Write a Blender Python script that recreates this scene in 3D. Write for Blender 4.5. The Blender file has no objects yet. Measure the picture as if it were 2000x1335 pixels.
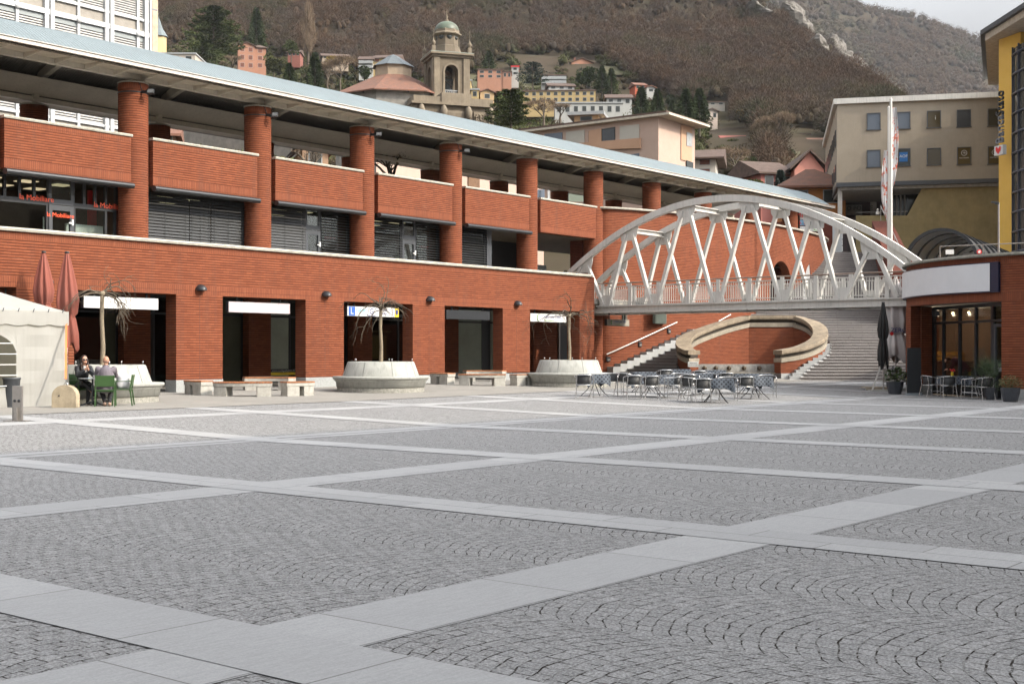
import bpy, bmesh, math, random
import numpy as np
from mathutils import Vector, Matrix
R = math.radians
scene = bpy.context.scene
COL = scene.collection

# ------------------------------------------------------------------ camera
TH = 0.6755            # angle between the arcade facade (+X) and the view direction
EYE = 1.6
CT, ST = math.cos(TH), math.sin(TH)
cam = bpy.data.cameras.new('camera'); cam.sensor_width = 36; cam.lens = 45.27
cam.shift_y = 21.0 / 2000; cam.clip_end = 9000; cam.clip_start = 0.1
co = bpy.data.objects.new('camera', cam); COL.objects.link(co)
co.location = (0, 0, EYE); co.rotation_euler = (R(90), 0, TH - R(90))
scene.camera = co

# ------------------------------------------------------------------ light
SUNV = Vector((0.30, -1.0, 0.74)).normalized()     # towards the sun
w = bpy.data.worlds.new('World'); scene.world = w; w.use_nodes = True
nt = w.node_tree; nt.nodes.clear()
sky = nt.nodes.new('ShaderNodeTexSky'); sky.sky_type = 'NISHITA'; sky.sun_disc = False
sky.sun_elevation = math.asin(SUNV.z); sky.sun_rotation = math.atan2(SUNV.x, SUNV.y)
sky.air_density = 1.0; sky.dust_density = 4.0; sky.ozone_density = 1.0; sky.altitude = 300
# thin high cloud: pulls the sky's blue towards a pale grey
hs = nt.nodes.new('ShaderNodeHueSaturation'); hs.inputs['Saturation'].default_value = 0.12; hs.inputs['Value'].default_value = 1.0
tc = nt.nodes.new('ShaderNodeTexCoord'); mp = nt.nodes.new('ShaderNodeMapping'); mp.inputs['Scale'].default_value = (1, 1, 3.5)
cn = nt.nodes.new('ShaderNodeTexNoise'); cn.inputs['Scale'].default_value = 2.2; cn.inputs['Detail'].default_value = 6
cr = nt.nodes.new('ShaderNodeMapRange'); cr.inputs[1].default_value = 0.35; cr.inputs[2].default_value = 0.7
cr.inputs[3].default_value = 0.82; cr.inputs[4].default_value = 1.12
vm = nt.nodes.new('ShaderNodeMix'); vm.data_type = 'RGBA'; vm.blend_type = 'MULTIPLY'; vm.inputs[0].default_value = 1
bg = nt.nodes.new('ShaderNodeBackground'); bg.inputs[1].default_value = 0.15
wo = nt.nodes.new('ShaderNodeOutputWorld')
L = nt.links.new
L(sky.outputs[0], hs.inputs['Color']); L(tc.outputs['Generated'], mp.inputs[0]); L(mp.outputs[0], cn.inputs['Vector'])
L(cn.outputs[0], cr.inputs[0]); L(hs.outputs[0], vm.inputs[6]); L(cr.outputs[0], vm.inputs[7])
sx = nt.nodes.new('ShaderNodeSeparateXYZ'); L(tc.outputs['Generated'], sx.inputs[0])
el = nt.nodes.new('ShaderNodeMapRange'); L(sx.outputs[2], el.inputs[0])       # veil held dim low down; overhead boost added to fill the shade
for i_, q_ in enumerate((0.22, 0.62, 0.85, 3.4)): el.inputs[i_ + 1].default_value = q_
v2 = nt.nodes.new('ShaderNodeMix'); v2.data_type = 'RGBA'; v2.blend_type = 'MULTIPLY'; v2.inputs[0].default_value = 1
L(vm.outputs[2], v2.inputs[6]); L(el.outputs[0], v2.inputs[7]); L(v2.outputs[2], bg.inputs[0]); L(bg.outputs[0], wo.inputs[0])
sl = bpy.data.lights.new('sun', 'SUN'); sl.energy = 3.0; sl.angle = R(0.7); sl.color = (1.0, 0.88, 0.70)
so = bpy.data.objects.new('sun', sl); COL.objects.link(so)
so.rotation_euler = (-SUNV).to_track_quat('-Z', 'Y').to_euler()
scene.view_settings.view_transform = 'Standard'; scene.view_settings.look = 'None'
scene.view_settings.exposure = 0.45; scene.view_settings.gamma = 1
scene.cycles.max_bounces = 6; scene.cycles.diffuse_bounces = 3; scene.cycles.glossy_bounces = 3
scene.cycles.transparent_max_bounces = 12; scene.cycles.transmission_bounces = 4
scene.cycles.use_denoising = True
scene.cycles.sample_clamp_indirect = 6

# ------------------------------------------------------------------ helpers
def gz(u, v):
    """height of the piazza: level up to the drain line, then rising gently to the arcade"""
    b = max(0.0, v - 18.5)
    return 0.0172 * b + 0.007 * min(1, b / 16) * max(0, min(u, 50) - 26)

def ray(x):
    t = (x - 1000) / 2515
    return CT + t * ST, ST - t * CT
def PXd(x, d):                      # plan position from image column and depth
    a, b = ray(x); return a * d, b * d
def PZ(y, d): return EYE + (688.5 - y) * d / 2515
def GP(x, y):                       # plan position of a ground point
    a, b = ray(x); d = EYE * 2515 / (y - 688.5)
    for _ in range(20):
        d = (EYE - gz(a * d, b * d)) * 2515 / (y - 688.5)
    return a * d, b * d

class MB:
    def __init__(s): s.v = []; s.f = []; s.m = []; s.uv = []; s.sm = []
    def add(s, vs, fs, m=0, uvs=None, smooth=False):
        o = len(s.v); s.v += [tuple(p) for p in vs]
        for i, f in enumerate(fs):
            s.f.append(tuple(o + k for k in f)); s.m.append(m); s.uv.append(uvs[i] if uvs else None); s.sm.append(smooth)
        return s
    def box(s, x0, x1, y0, y1, z0, z1, m=0, M=None):
        vs = [(x, y, z) for z in (z0, z1) for x, y in ((x0, y0), (x1, y0), (x1, y1), (x0, y1))]
        if M is not None: vs = [M @ Vector(p) for p in vs]
        return s.add(vs, [(3, 2, 1, 0), (4, 5, 6, 7), (0, 1, 5, 4), (1, 2, 6, 5), (2, 3, 7, 6), (3, 0, 4, 7)], m)
    def bar(s, a, b, w, h, m=0, up=(0, 0, 1)):
        a = Vector(a); b = Vector(b); d = (b - a).normalized(); up = Vector(up)
        if abs(d.dot(up)) > .98: up = Vector((1, 0, 0))
        x = d.cross(up).normalized(); y = x.cross(d)
        vs = [p + x * i * w / 2 + y * j * h / 2 for p in (a, b) for i, j in ((-1, -1), (1, -1), (1, 1), (-1, 1))]
        return s.add(vs, [(0, 1, 2, 3), (7, 6, 5, 4), (4, 5, 1, 0), (5, 6, 2, 1), (6, 7, 3, 2), (7, 4, 0, 3)], m)
    def prism(s, poly, z0, z1, m=0, smooth=False, z1f=None, z0f=None):
        n = len(poly)
        A = sum(poly[i][0] * poly[(i + 1) % n][1] - poly[(i + 1) % n][0] * poly[i][1] for i in range(n))
        if A < 0: poly = poly[::-1]
        lo = [(p[0], p[1], z0f(p) if z0f else z0) for p in poly]; hi = [(p[0], p[1], z1f(p) if z1f else z1) for p in poly]
        s.add(lo + hi, [tuple(range(n))[::-1], tuple(range(n, 2 * n))], m)
        L = [0]
        for i in range(n): L.append(L[-1] + math.dist(poly[i][:2], poly[(i + 1) % n][:2]))
        fs = []; uv = []
        for i in range(n):
            j = (i + 1) % n; fs.append((i, j, n + j, n + i))
            uv.append([(L[i], lo[i][2]), (L[i + 1], lo[j][2]), (L[i + 1], hi[j][2]), (L[i], hi[i][2])])
        return s.add(lo + hi, fs, m, uv, smooth)
    def ribbon(s, path, prof, m=0, smooth=False, closed=False, caps=True, up=(0, 0, 1), scale=None):
        """sweep a profile (offset sideways, offset up) along a 3-D path; profile is closed"""
        n = len(path); k = len(prof); P = [Vector(p) for p in path]; up = Vector(up); vs = []
        for i, p in enumerate(P):
            a = P[(i - 1) % n] if (closed or i > 0) else p; b = P[(i + 1) % n] if (closed or i < n - 1) else p
            d = (b - a).normalized(); x = d.cross(up)
            x = Vector((1, 0, 0)) if x.length < 1e-5 else x.normalized()
            y = up if abs(d.dot(up)) < .9 else x.cross(d)
            sc = scale[i] if scale else 1
            vs += [p + x * q[0] * sc + y * q[1] * sc for q in prof]
        Lp = [0]; Lq = [0]
        for i in range(n): Lp.append(Lp[-1] + (P[(i + 1) % n] - P[i]).length)
        for i in range(k): Lq.append(Lq[-1] + math.dist(prof[i], prof[(i + 1) % k]))
        fs = []; uv = []
        for i in range(n if closed else n - 1):
            for j in range(k):
                a = i * k; b = ((i + 1) % n) * k; jj = (j + 1) % k
                fs.append((a + j, b + j, b + jj, a + jj)); uv.append([(Lp[i], Lq[j]), (Lp[i + 1], Lq[j]), (Lp[i + 1], Lq[j + 1]), (Lp[i], Lq[j + 1])])
        s.add(vs, fs, m, uv, smooth)
        if caps and not closed:
            s.add(vs[:k], [tuple(range(k))], m); s.add(vs[-k:], [tuple(range(k))[::-1]], m)
        return s
    def tube(s, path, r, seg=8, m=0, smooth=True, closed=False):
        P = [Vector(p) for p in path]; n = len(P); rs = r if isinstance(r, (list, tuple)) else [r] * n
        vs = []; x = None
        for i, p in enumerate(P):
            a = P[(i - 1) % n] if (closed or i > 0) else p; b = P[(i + 1) % n] if (closed or i < n - 1) else p
            d = (b - a).normalized()
            if x is None:
                x = d.cross(Vector((0, 0, 1)))
                if x.length < .05: x = d.cross(Vector((1, 0, 0)))
            x = (x - d * x.dot(d)).normalized(); y = d.cross(x)
            vs += [p + (x * math.cos(2 * math.pi * q / seg) + y * math.sin(2 * math.pi * q / seg)) * rs[i] for q in range(seg)]
        fs = []
        for i in range(n if closed else n - 1):
            for j in range(seg):
                a = i * seg; b = ((i + 1) % n) * seg; jj = (j + 1) % seg
                fs.append((a + j, a + jj, b + jj, b + j))
        s.add(vs, fs, m, None, smooth)
        if not closed:
            s.add(vs[:seg], [tuple(range(seg))[::-1]], m); s.add(vs[-seg:], [tuple(range(seg))], m)
        return s
    def lathe(s, prof, c=(0, 0, 0), seg=24, m=0, smooth=True, a0=0, a1=2 * math.pi, fold=None, axis=None):
        """profile [(radius, z)] turned about z at c; fold(angle, z) scales the radius"""
        full = abs(a1 - a0 - 2 * math.pi) < 1e-6; ns = seg if full else seg + 1; vs = []
        for r_, z in prof:
            for q in range(ns):
                a = a0 + (a1 - a0) * q / seg; k = fold(a, z) if fold else 1
                vs.append((c[0] + r_ * k * math.cos(a), c[1] + r_ * k * math.sin(a), c[2] + z))
        if axis is not None: vs = [axis @ Vector(p) for p in vs]
        fs = []; uv = []; Lz = [0]
        for i in range(len(prof) - 1): Lz.append(Lz[-1] + math.dist(prof[i], prof[i + 1]))
        for i in range(len(prof) - 1):
            for q in range(seg):
                qq = (q + 1) % ns; a = i * ns; b = (i + 1) * ns
                fs.append((a + q, a + qq, b + qq, b + q))
                rr = max(prof[i][0], prof[i + 1][0]); u0 = rr * (a1 - a0) * q / seg; u1 = rr * (a1 - a0) * (q + 1) / seg
                uv.append([(u0, Lz[i]), (u1, Lz[i]), (u1, Lz[i + 1]), (u0, Lz[i + 1])])
        return s.add(vs, fs, m, uv, smooth)
    def sphere(s, c, r, seg=12, rings=8, m=0, sc=(1, 1, 1)):
        prof = [(max(1e-4, r * math.sin(math.pi * i / rings)), -r * math.cos(math.pi * i / rings)) for i in range(rings + 1)]
        vs0 = len(s.v); s.lathe(prof, (0, 0, 0), seg, m)
        for i in range(vs0, len(s.v)):
            p = s.v[i]; s.v[i] = (c[0] + p[0] * sc[0], c[1] + p[1] * sc[1], c[2] + p[2] * sc[2])
        return s
    def build(s, name, mats, parent=None, xf=None, bevel=0, loc=None):
        me = bpy.data.meshes.new(name)
        vs = s.v if xf is None else [xf @ Vector(p) for p in s.v]
        me.from_pydata([tuple(p) for p in vs], [], s.f)
        for mm in (mats if isinstance(mats, (list, tuple)) else [mats]): me.materials.append(mm)
        me.polygons.foreach_set('material_index', s.m); me.polygons.foreach_set('use_smooth', s.sm)
        uvl = me.uv_layers.new(name='UVMap'); flat = []
        for i, p in enumerate(me.polygons):
            if s.uv[i] is not None: flat += [c for q in s.uv[i] for c in q]; continue
            n = p.normal
            if abs(n.z) > .75:
                for k in p.vertices: q = me.vertices[k].co; flat += [q.x, q.y]
            else:
                l = math.hypot(n.x, n.y) or 1; tx, ty = -n.y / l, n.x / l
                for k in p.vertices: q = me.vertices[k].co; flat += [q.x * tx + q.y * ty, q.z]
        uvl.data.foreach_set('uv', flat)
        me.validate(); me.update()
        o = bpy.data.objects.new(name, me); COL.objects.link(o)
        if parent: o.parent = parent
        if loc: o.location = loc
        if bevel:
            b = o.modifiers.new('bevel', 'BEVEL'); b.width = bevel; b.segments = 2; b.limit_method = 'ANGLE'; b.angle_limit = R(35)
        return o

def tag(o, label=None, cat=None, group=None, kind=None):
    if label: o['label'] = label
    if cat: o['category'] = cat
    if group: o['group'] = group
    if kind: o['kind'] = kind
    return o
def thing(name, label, cat, loc=(0, 0, 0), rz=0, group=None):
    o = bpy.data.objects.new(name, None); COL.objects.link(o); o.empty_display_size = .2
    o.location = loc; o.rotation_euler = (0, 0, rz)
    return tag(o, label, cat, group)
def copy_tree(o, parent=None, loc=None, rz=None, label=None):
    c = o.copy(); COL.objects.link(c); c.parent = parent
    for ch in [x for x in o.children]: copy_tree(ch, c)
    if loc is not None: c.location = loc
    if rz is not None: c.rotation_euler[2] = rz
    if label: c['label'] = label
    return c
def text(name, s, size, M, mat, parent, ext=0.004, align='CENTER', sx=1.0, xf=None, shear=0.0):
    cu = bpy.data.curves.new(name, 'FONT'); cu.body = s; cu.size = size; cu.extrude = ext; cu.align_x = align; cu.align_y = 'CENTER'; cu.shear = shear
    cu.resolution_u = 3
    t = bpy.data.objects.new('tmp', cu); COL.objects.link(t); bpy.context.view_layer.update()
    me = bpy.data.meshes.new_from_object(t.evaluated_get(bpy.context.evaluated_depsgraph_get()))
    bpy.data.objects.remove(t)
    for v in me.vertices: v.co = M @ Vector((v.co.x * sx, v.co.y, v.co.z))
    me.materials.clear(); me.materials.append(mat); me.name = name
    o = bpy.data.objects.new(name, me); COL.objects.link(o); o.parent = parent
    return o
def facing(origin, right, up=(0, 0, 1)):
    """matrix with local x = right, local y = up, local z = towards the reader"""
    x = Vector(right).normalized(); y = Vector(up).normalized(); z = x.cross(y)
    M = Matrix.Identity(4)
    for i in range(3): M[i][0] = x[i]; M[i][1] = y[i]; M[i][2] = z[i]; M[i][3] = origin[i]
    return M

# ------------------------------------------------------------------ materials
MATS = {}
def nodes(name):
    m = bpy.data.materials.new(name); m.use_nodes = True; n = m.node_tree; n.nodes.clear()
    o = n.nodes.new('ShaderNodeOutputMaterial'); b = n.nodes.new('ShaderNodeBsdfPrincipled')
    n.links.new(b.outputs[0], o.inputs[0]); MATS[name] = m
    return m, n, b, o
def N(n, t, **kw):
    x = n.nodes.new(t)
    for k, v in kw.items():
        if k.startswith('i_'):
            key = k[2:]; x.inputs[int(key) if key.isdigit() else key.replace('_', ' ')].default_value = v
        else: setattr(x, k, v)
    return x
def mth(n, op, a, b=None, c=None):
    x = n.nodes.new('ShaderNodeMath'); x.operation = op
    for i, q in enumerate((a, b, c)):
        if q is None: continue
        if isinstance(q, (int, float)): x.inputs[i].default_value = q
        else: n.links.new(q, x.inputs[i])
    return x.outputs[0]
def mixc(n, f, a, b, blend='MIX'):
    x = n.nodes.new('ShaderNodeMix'); x.data_type = 'RGBA'; x.blend_type = blend
    for i, q in ((0, f), (6, a), (7, b)):
        if isinstance(q, (int, float)): x.inputs[i].default_value = q
        elif isinstance(q, tuple): x.inputs[i].default_value = q if len(q) == 4 else q + (1,)
        else: n.links.new(q, x.inputs[i])
    return x.outputs[2]
def noise(n, scale, vec=None, detail=4, rough=.6):
    x = N(n, 'ShaderNodeTexNoise', i_Scale=scale, i_Detail=detail, i_Roughness=rough)
    if vec is not None: n.links.new(vec, x.inputs['Vector'])
    return x.outputs[0]
def rng(n, v, a, b, c, d):
    x = n.nodes.new('ShaderNodeMapRange'); n.links.new(v, x.inputs[0])
    for i, q in enumerate((a, b, c, d)): x.inputs[i + 1].default_value = q
    return x.outputs[0]
def bump(n, b, h, strength=.3, dist=.01):
    x = N(n, 'ShaderNodeBump', i_Strength=strength, i_Distance=dist); n.links.new(h, x.inputs['Height']); n.links.new(x.outputs[0], b.inputs['Normal'])
def mat(name, col, rough=.6, var=.12, scale=3.0, metal=0.0, bmp=0.0, bscale=40.0, streak=0.0, spec=.5, col2=None, emit=None):
    if name in MATS: return MATS[name]
    m, n, b, o = nodes(name)
    tc = N(n, 'ShaderNodeTexCoord')
    vec = tc.outputs['Object']
    f = noise(n, scale, vec, 5)
    c2 = col2 or tuple(min(1, c * (1 - 2.2 * var)) for c in col)
    c = mixc(n, rng(n, f, .3, .7, 0, 1), tuple(min(1, c * (1 + var * .6)) for c in col) if not col2 else col, c2)
    if streak:
        mp = N(n, 'ShaderNodeMapping', i_Scale=(6, 6, .35)); n.links.new(vec, mp.inputs[0])
        s = noise(n, 1.5, mp.outputs[0], 4)
        c = mixc(n, rng(n, s, .5, .75, 0, streak), c, tuple(q * .35 for q in col))
    n.links.new(c, b.inputs['Base Color'])
    b.inputs['Roughness'].default_value = rough; b.inputs['Metallic'].default_value = metal
    b.inputs['Specular IOR Level'].default_value = spec
    r_ = noise(n, scale * 4, vec, 3); n.links.new(rng(n, r_, .3, .7, max(.02, rough - .08), min(1, rough + .08)), b.inputs['Roughness'])
    if bmp: bump(n, b, noise(n, bscale, vec, 4), bmp, .01)
    if emit:
        b.inputs['Emission Color'].default_value = (*emit[:3], 1); b.inputs['Emission Strength'].default_value = emit[3]
    return m
def brickmat(name, c1, c2, mortar, bw, bh, ms, swap=False, bmpd=.012, off=.5, big=.1, pale=.12):
    m, n, b, o = nodes(name)
    uv = N(n, 'ShaderNodeUVMap'); uv.uv_map = 'UVMap'
    vec = uv.outputs[0]
    if swap:
        s = N(n, 'ShaderNodeSeparateXYZ'); n.links.new(vec, s.inputs[0]); c = N(n, 'ShaderNodeCombineXYZ')
        n.links.new(s.outputs[1], c.inputs[0]); n.links.new(s.outputs[0], c.inputs[1]); vec = c.outputs[0]
    br = N(n, 'ShaderNodeTexBrick', offset=off, i_Scale=1.0, i_Mortar_Size=ms, i_Mortar_Smooth=.25, i_Bias=0.0, i_Brick_Width=bw, i_Row_Height=bh)
    n.links.new(vec, br.inputs['Vector'])
    br.inputs['Color1'].default_value = (*c1, 1); br.inputs['Color2'].default_value = (*c2, 1); br.inputs['Mortar'].default_value = (*mortar, 1)
    sv = N(n, 'ShaderNodeSeparateXYZ'); n.links.new(vec, sv.inputs[0]); bed = rng(n, mth(n, 'PINGPONG', sv.outputs[1], bh / 2), .008, .018, 1, 0)      # deep raked bed joints
    tc = N(n, 'ShaderNodeTexCoord')
    big_ = noise(n, .45, tc.outputs['Object'], 5); fine = noise(n, 30, vec, 3)
    c = mixc(n, rng(n, big_, .3, .75, 0, big * 2.5), mixc(n, mth(n, 'MULTIPLY', bed, 0.0 if swap else .72), br.outputs['Color'], (.035, .012, .008)), tuple(q * .45 for q in c1))
    # pale lime bloom in short horizontal dashes
    mp = N(n, 'ShaderNodeMapping', i_Scale=(2.2, 11, 1)); n.links.new(vec, mp.inputs[0])
    bl = noise(n, 1.0, mp.outputs[0], 3)
    c = mixc(n, mth(n, 'MULTIPLY', rng(n, bl, .62, .8, 0, 1), pale * 3), c, (min(1, c1[0] * 1.5), c1[1] * 2.3, c1[2] * 3))
    c = mixc(n, rng(n, fine, .2, .8, 0, .25), c, tuple(q * .5 for q in c1))
    mq = N(n, 'ShaderNodeMapping', i_Scale=(2.6, .22, 1)); n.links.new(vec if not swap else uv.outputs[0], mq.inputs[0]); c = mixc(n, rng(n, noise(n, 1.0, mq.outputs[0], 5, .65), .50, .74, 0, .42), c, (.11, .05, .035))      # rain streaks
    n.links.new(c, b.inputs['Base Color']); b.inputs['Roughness'].default_value = .85; b.inputs['Specular IOR Level'].default_value = .2
    h = mth(n, 'SUBTRACT', mth(n, 'MULTIPLY', fine, .15), br.outputs['Fac'] if swap else bed)
    bump(n, b, h, .9, bmpd)
    return m
BC1, BC2, BM = (.262, .080, .037), (.19, .056, .026), (.14, .045, .026)
BRICK = brickmat('brick', BC1, BC2, BM, .25, .085, .004)
SOLD = brickmat('brick_soldier', (.25, .078, .038), (.20, .061, .030), (.09, .032, .02), .28, .075, .006, swap=True, off=0)
BRICKD = brickmat('brick_dark_shaded', (.17, .048, .030), (.13, .036, .023), (.06, .02, .014), .25, .085, .011, pale=.03)  # dark brick, lowered further so the colour holds the stair flank's shade
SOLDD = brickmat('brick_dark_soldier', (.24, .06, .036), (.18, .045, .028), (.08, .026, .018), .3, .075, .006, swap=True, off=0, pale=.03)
COPE = mat('coping_stone', (.42, .39, .33), .8, .12, 6, bmp=.2, bscale=30, streak=.3)
GRAN = mat('granite_plinth', (.31, .32, .315), .75, .1, 20, bmp=.15, bscale=80)
CONC = mat('planter_concrete', (.36, .362, .332), .85, .10, 1.5, bmp=.12, bscale=60, streak=.42)
WHITE = mat('white_steel', (.56, .545, .51), .48, .07, 1.2, streak=.38)
CREAM = mat('cream_steel', (.60, .55, .46), .5, .05, 1.2, streak=.2)
BLACK = mat('black_frame', (.02, .022, .025), .4, .05, 3)
DGREY = mat('dark_grey_metal', (.055, .06, .068), .45, .08, 3)
CHROME = mat('brushed_aluminium', (.62, .62, .62), .28, .05, 8, metal=1.0)
WSIGN = mat('white_sign_face', (.56, .56, .55), .5, .02, 2)
PSIGN = mat('pinkish_sign_face', (.47, .40, .41), .5, .03, 2)
GSTEEL = mat('brushed_grey_steel', (.30, .28, .26), .4, .08, 6, metal=.6)
WOOD = mat('bench_wood', (.42, .17, .07), .6, .2, 9, bmp=.2)
BARKT = mat('pale_bark', (.27, .22, .15), .85, .2, 10, bmp=.5, bscale=30)
TWIG = mat('twig_bark', (.115, .09, .062), .85, .2, 10)
def glassmat(name, tint, refl=.10, rough=.02):
    m, n, b, o = nodes(name); n.nodes.remove(b)
    t = N(n, 'ShaderNodeBsdfTransparent'); t.inputs[0].default_value = (*tint, 1)
    g = N(n, 'ShaderNodeBsdfGlossy', i_Roughness=rough)
    lw = N(n, 'ShaderNodeLayerWeight', i_Blend=.25)
    f = mth(n, 'ADD', mth(n, 'MULTIPLY', lw.outputs['Fresnel'], .8), refl)
    x = n.nodes.new('ShaderNodeMixShader'); n.links.new(f, x.inputs[0]); n.links.new(t.outputs[0], x.inputs[1]); n.links.new(g.outputs[0], x.inputs[2])
    n.links.new(x.outputs[0], o.inputs[0]); return m
GLASS = glassmat('clear_glass', (.82, .86, .84), .04)
TGLASS = glassmat('tinted_glass', (.30, .33, .30), .05)
def pane(name, col, rough=.08):
    m, n, b, o = nodes(name); b.inputs['Base Color'].default_value = (*col, 1); b.inputs['Roughness'].default_value = rough
    tc = N(n, 'ShaderNodeTexCoord'); bump(n, b, noise(n, .8, tc.outputs['Object'], 2), .04, .05)
    b.inputs['Specular IOR Level'].default_value = .6
    return m
PDARK = pane('dark_window', (.03, .033, .03)); PBLUE = pane('sky_window', (.10, .12, .15)); PGREEN = pane('frosted_window', (.12, .14, .115), .3)
PBROWN = pane('brown_window', (.06, .045, .02))
# ------------------------------------------------------------------ ground
def groundmat():
    m, n, b, o = nodes('granite_setts')
    tc = N(n, 'ShaderNodeTexCoord'); sp = N(n, 'ShaderNodeSeparateXYZ'); n.links.new(tc.outputs['Object'], sp.inputs[0])
    jx = noise(n, 5.0, tc.outputs['Object'], 2); jn = N(n, 'ShaderNodeTexNoise', i_Scale=3.0, i_Detail=2.0); n.links.new(tc.outputs['Object'], jn.inputs['Vector'])
    sc = N(n, 'ShaderNodeSeparateColor'); n.links.new(jn.outputs['Color'], sc.inputs[0])
    u = mth(n, 'ADD', sp.outputs[0], mth(n, 'MULTIPLY', mth(n, 'SUBTRACT', sc.outputs[0], .5), .10))
    v = mth(n, 'ADD', sp.outputs[1], mth(n, 'MULTIPLY', mth(n, 'SUBTRACT', sc.outputs[1], .5), .10))
    Wd, Rr, s = 1.55, 1.12, .115
    ul = mth(n, 'SUBTRACT', mth(n, 'MULTIPLY', mth(n, 'FRACT', mth(n, 'DIVIDE', mth(n, 'ADD', u, 200 * Wd), Wd)), Wd), Wd / 2)
    phi = mth(n, 'ARCSINE', mth(n, 'DIVIDE', ul, Rr))
    row = mth(n, 'SUBTRACT', v, mth(n, 'MULTIPLY', mth(n, 'COSINE', phi), Rr))
    colc = mth(n, 'MULTIPLY', phi, Rr)
    cb = N(n, 'ShaderNodeCombineXYZ'); n.links.new(mth(n, 'ADD', colc, mth(n, 'MULTIPLY', mth(n, 'FLOOR', mth(n, 'DIVIDE', u, Wd)), 7.3)), cb.inputs[0]); n.links.new(row, cb.inputs[1])
    br = N(n, 'ShaderNodeTexBrick', offset=.5, i_Scale=1.0, i_Mortar_Size=.007, i_Mortar_Smooth=.5, i_Bias=0.0, i_Brick_Width=s * 1.1, i_Row_Height=s)
    n.links.new(cb.outputs[0], br.inputs['Vector'])
    br.inputs['Color1'].default_value = (.155, .156, .160, 1); br.inputs['Color2'].default_value = (.315, .314, .314, 1); br.inputs['Mortar'].default_value = (.15, .142, .13, 1)
    fine = noise(n, 55, tc.outputs['Object'], 4, .75); mid = noise(n, 9, tc.outputs['Object'], 4); big = noise(n, .35, tc.outputs['Object'], 4)
    c = mixc(n, rng(n, mid, .42, .75, 0, .45), br.outputs['Color'], (.17, .155, .13))
    c = mixc(n, rng(n, big, .35, .7, 0, .35), c, (.19, .188, .19))
    mp = N(n, 'ShaderNodeMapping', i_Scale=(1, 3.2, 1), i_Rotation=(0, 0, R(51))); n.links.new(tc.outputs['Object'], mp.inputs[0])
    c = mixc(n, rng(n, noise(n, 4.0, mp.outputs[0], 6, .8), .47, .62, 0, .9), c, (.095, .093, .09))
    c = mixc(n, rng(n, fine, .36, .64, 0, 1), mixc(n, .50, c, (.53, .53, .53)), mixc(n, .66, c, (.07, .07, .072)))
    # random open joints darker than others
    jm = noise(n, 11, tc.outputs['Object'], 3)
    dark = mth(n, 'MULTIPLY', br.outputs['Fac'], rng(n, jm, .47, .54, .10, 1))
    c = mixc(n, dark, c, (.022, .018, .015))
    n.links.new(c, b.inputs['Base Color']); b.inputs['Roughness'].default_value = .95; b.inputs['Specular IOR Level'].default_value = .08
    h = mth(n, 'ADD', mth(n, 'MULTIPLY', mth(n, 'SUBTRACT', 1.0, br.outputs['Fac']), 1.0), mth(n, 'ADD', mth(n, 'MULTIPLY', fine, .16), mth(n, 'MULTIPLY', noise(n, 14, tc.outputs['Object'], 2), .9)))
    bump(n, b, h, .7, .009)
    return m
SETTS = groundmat()
def slabmat(name, c0, c1, bw, bh, swap=False):
    m, n, b, o = nodes(name)
    tc = N(n, 'ShaderNodeTexCoord'); vec = tc.outputs['Object']
    if swap:
        s = N(n, 'ShaderNodeSeparateXYZ'); n.links.new(vec, s.inputs[0]); q = N(n, 'ShaderNodeCombineXYZ')
        n.links.new(s.outputs[1], q.inputs[0]); n.links.new(s.outputs[0], q.inputs[1]); vec = q.outputs[0]
    br = N(n, 'ShaderNodeTexBrick', offset=.5, i_Scale=1.0, i_Mortar_Size=.007, i_Mortar_Smooth=.1, i_Brick_Width=bw, i_Row_Height=bh)
    n.links.new(vec, br.inputs['Vector'])
    br.inputs['Color1'].default_value = (*c0, 1); br.inputs['Color2'].default_value = (*c1, 1); br.inputs['Mortar'].default_value = (.10, .095, .09, 1)
    fine = noise(n, 70, tc.outputs['Object'], 4, .75); big = noise(n, .8, tc.outputs['Object'], 5)
    mp = N(n, 'ShaderNodeMapping', i_Scale=(1, 7, 1), i_Rotation=(0, 0, .5)); n.links.new(tc.outputs['Object'], mp.inputs[0]); st = noise(n, 5, mp.outputs[0], 4)
    c = mixc(n, rng(n, big, .4, .7, 0, .3), br.outputs['Color'], tuple(q * .72 for q in c0))
    c = mixc(n, rng(n, st, .42, .7, 0, .35), c, tuple(q * .55 for q in c0))
    c = mixc(n, rng(n, fine, .38, .66, 0, .6), c, tuple(q * .6 for q in c0))
    vo = N(n, 'ShaderNodeTexVoronoi', i_Scale=1.3); n.links.new(tc.outputs['Object'], vo.inputs['Vector']); sc_ = N(n, 'ShaderNodeSeparateColor'); n.links.new(vo.outputs['Color'], sc_.inputs[0])
    spot = mth(n, 'MULTIPLY', rng(n, vo.outputs['Distance'], .02, .045, 1, 0), mth(n, 'GREATER_THAN', sc_.outputs[0], .45)); c = mixc(n, mth(n, 'MULTIPLY', spot, .55), c, (.10, .095, .09))
    n.links.new(c, b.inputs['Base Color']); b.inputs['Roughness'].default_value = .9; b.inputs['Specular IOR Level'].default_value = .12
    bump(n, b, mth(n, 'SUBTRACT', mth(n, 'MULTIPLY', fine, .3), br.outputs['Fac']), .5, .004)
    return m
SLAB = slabmat('granite_slabs', (.41, .411, .412), (.325, .327, .33), 1.55, .84)
SLABB = slabmat('granite_slabs_cross', (.41, .411, .412), (.325, .327, .33), 1.55, .84, True)
SLABW = slabmat('granite_walk', (.29, .275, .25), (.25, .24, .22), 1.2, .6)

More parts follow.
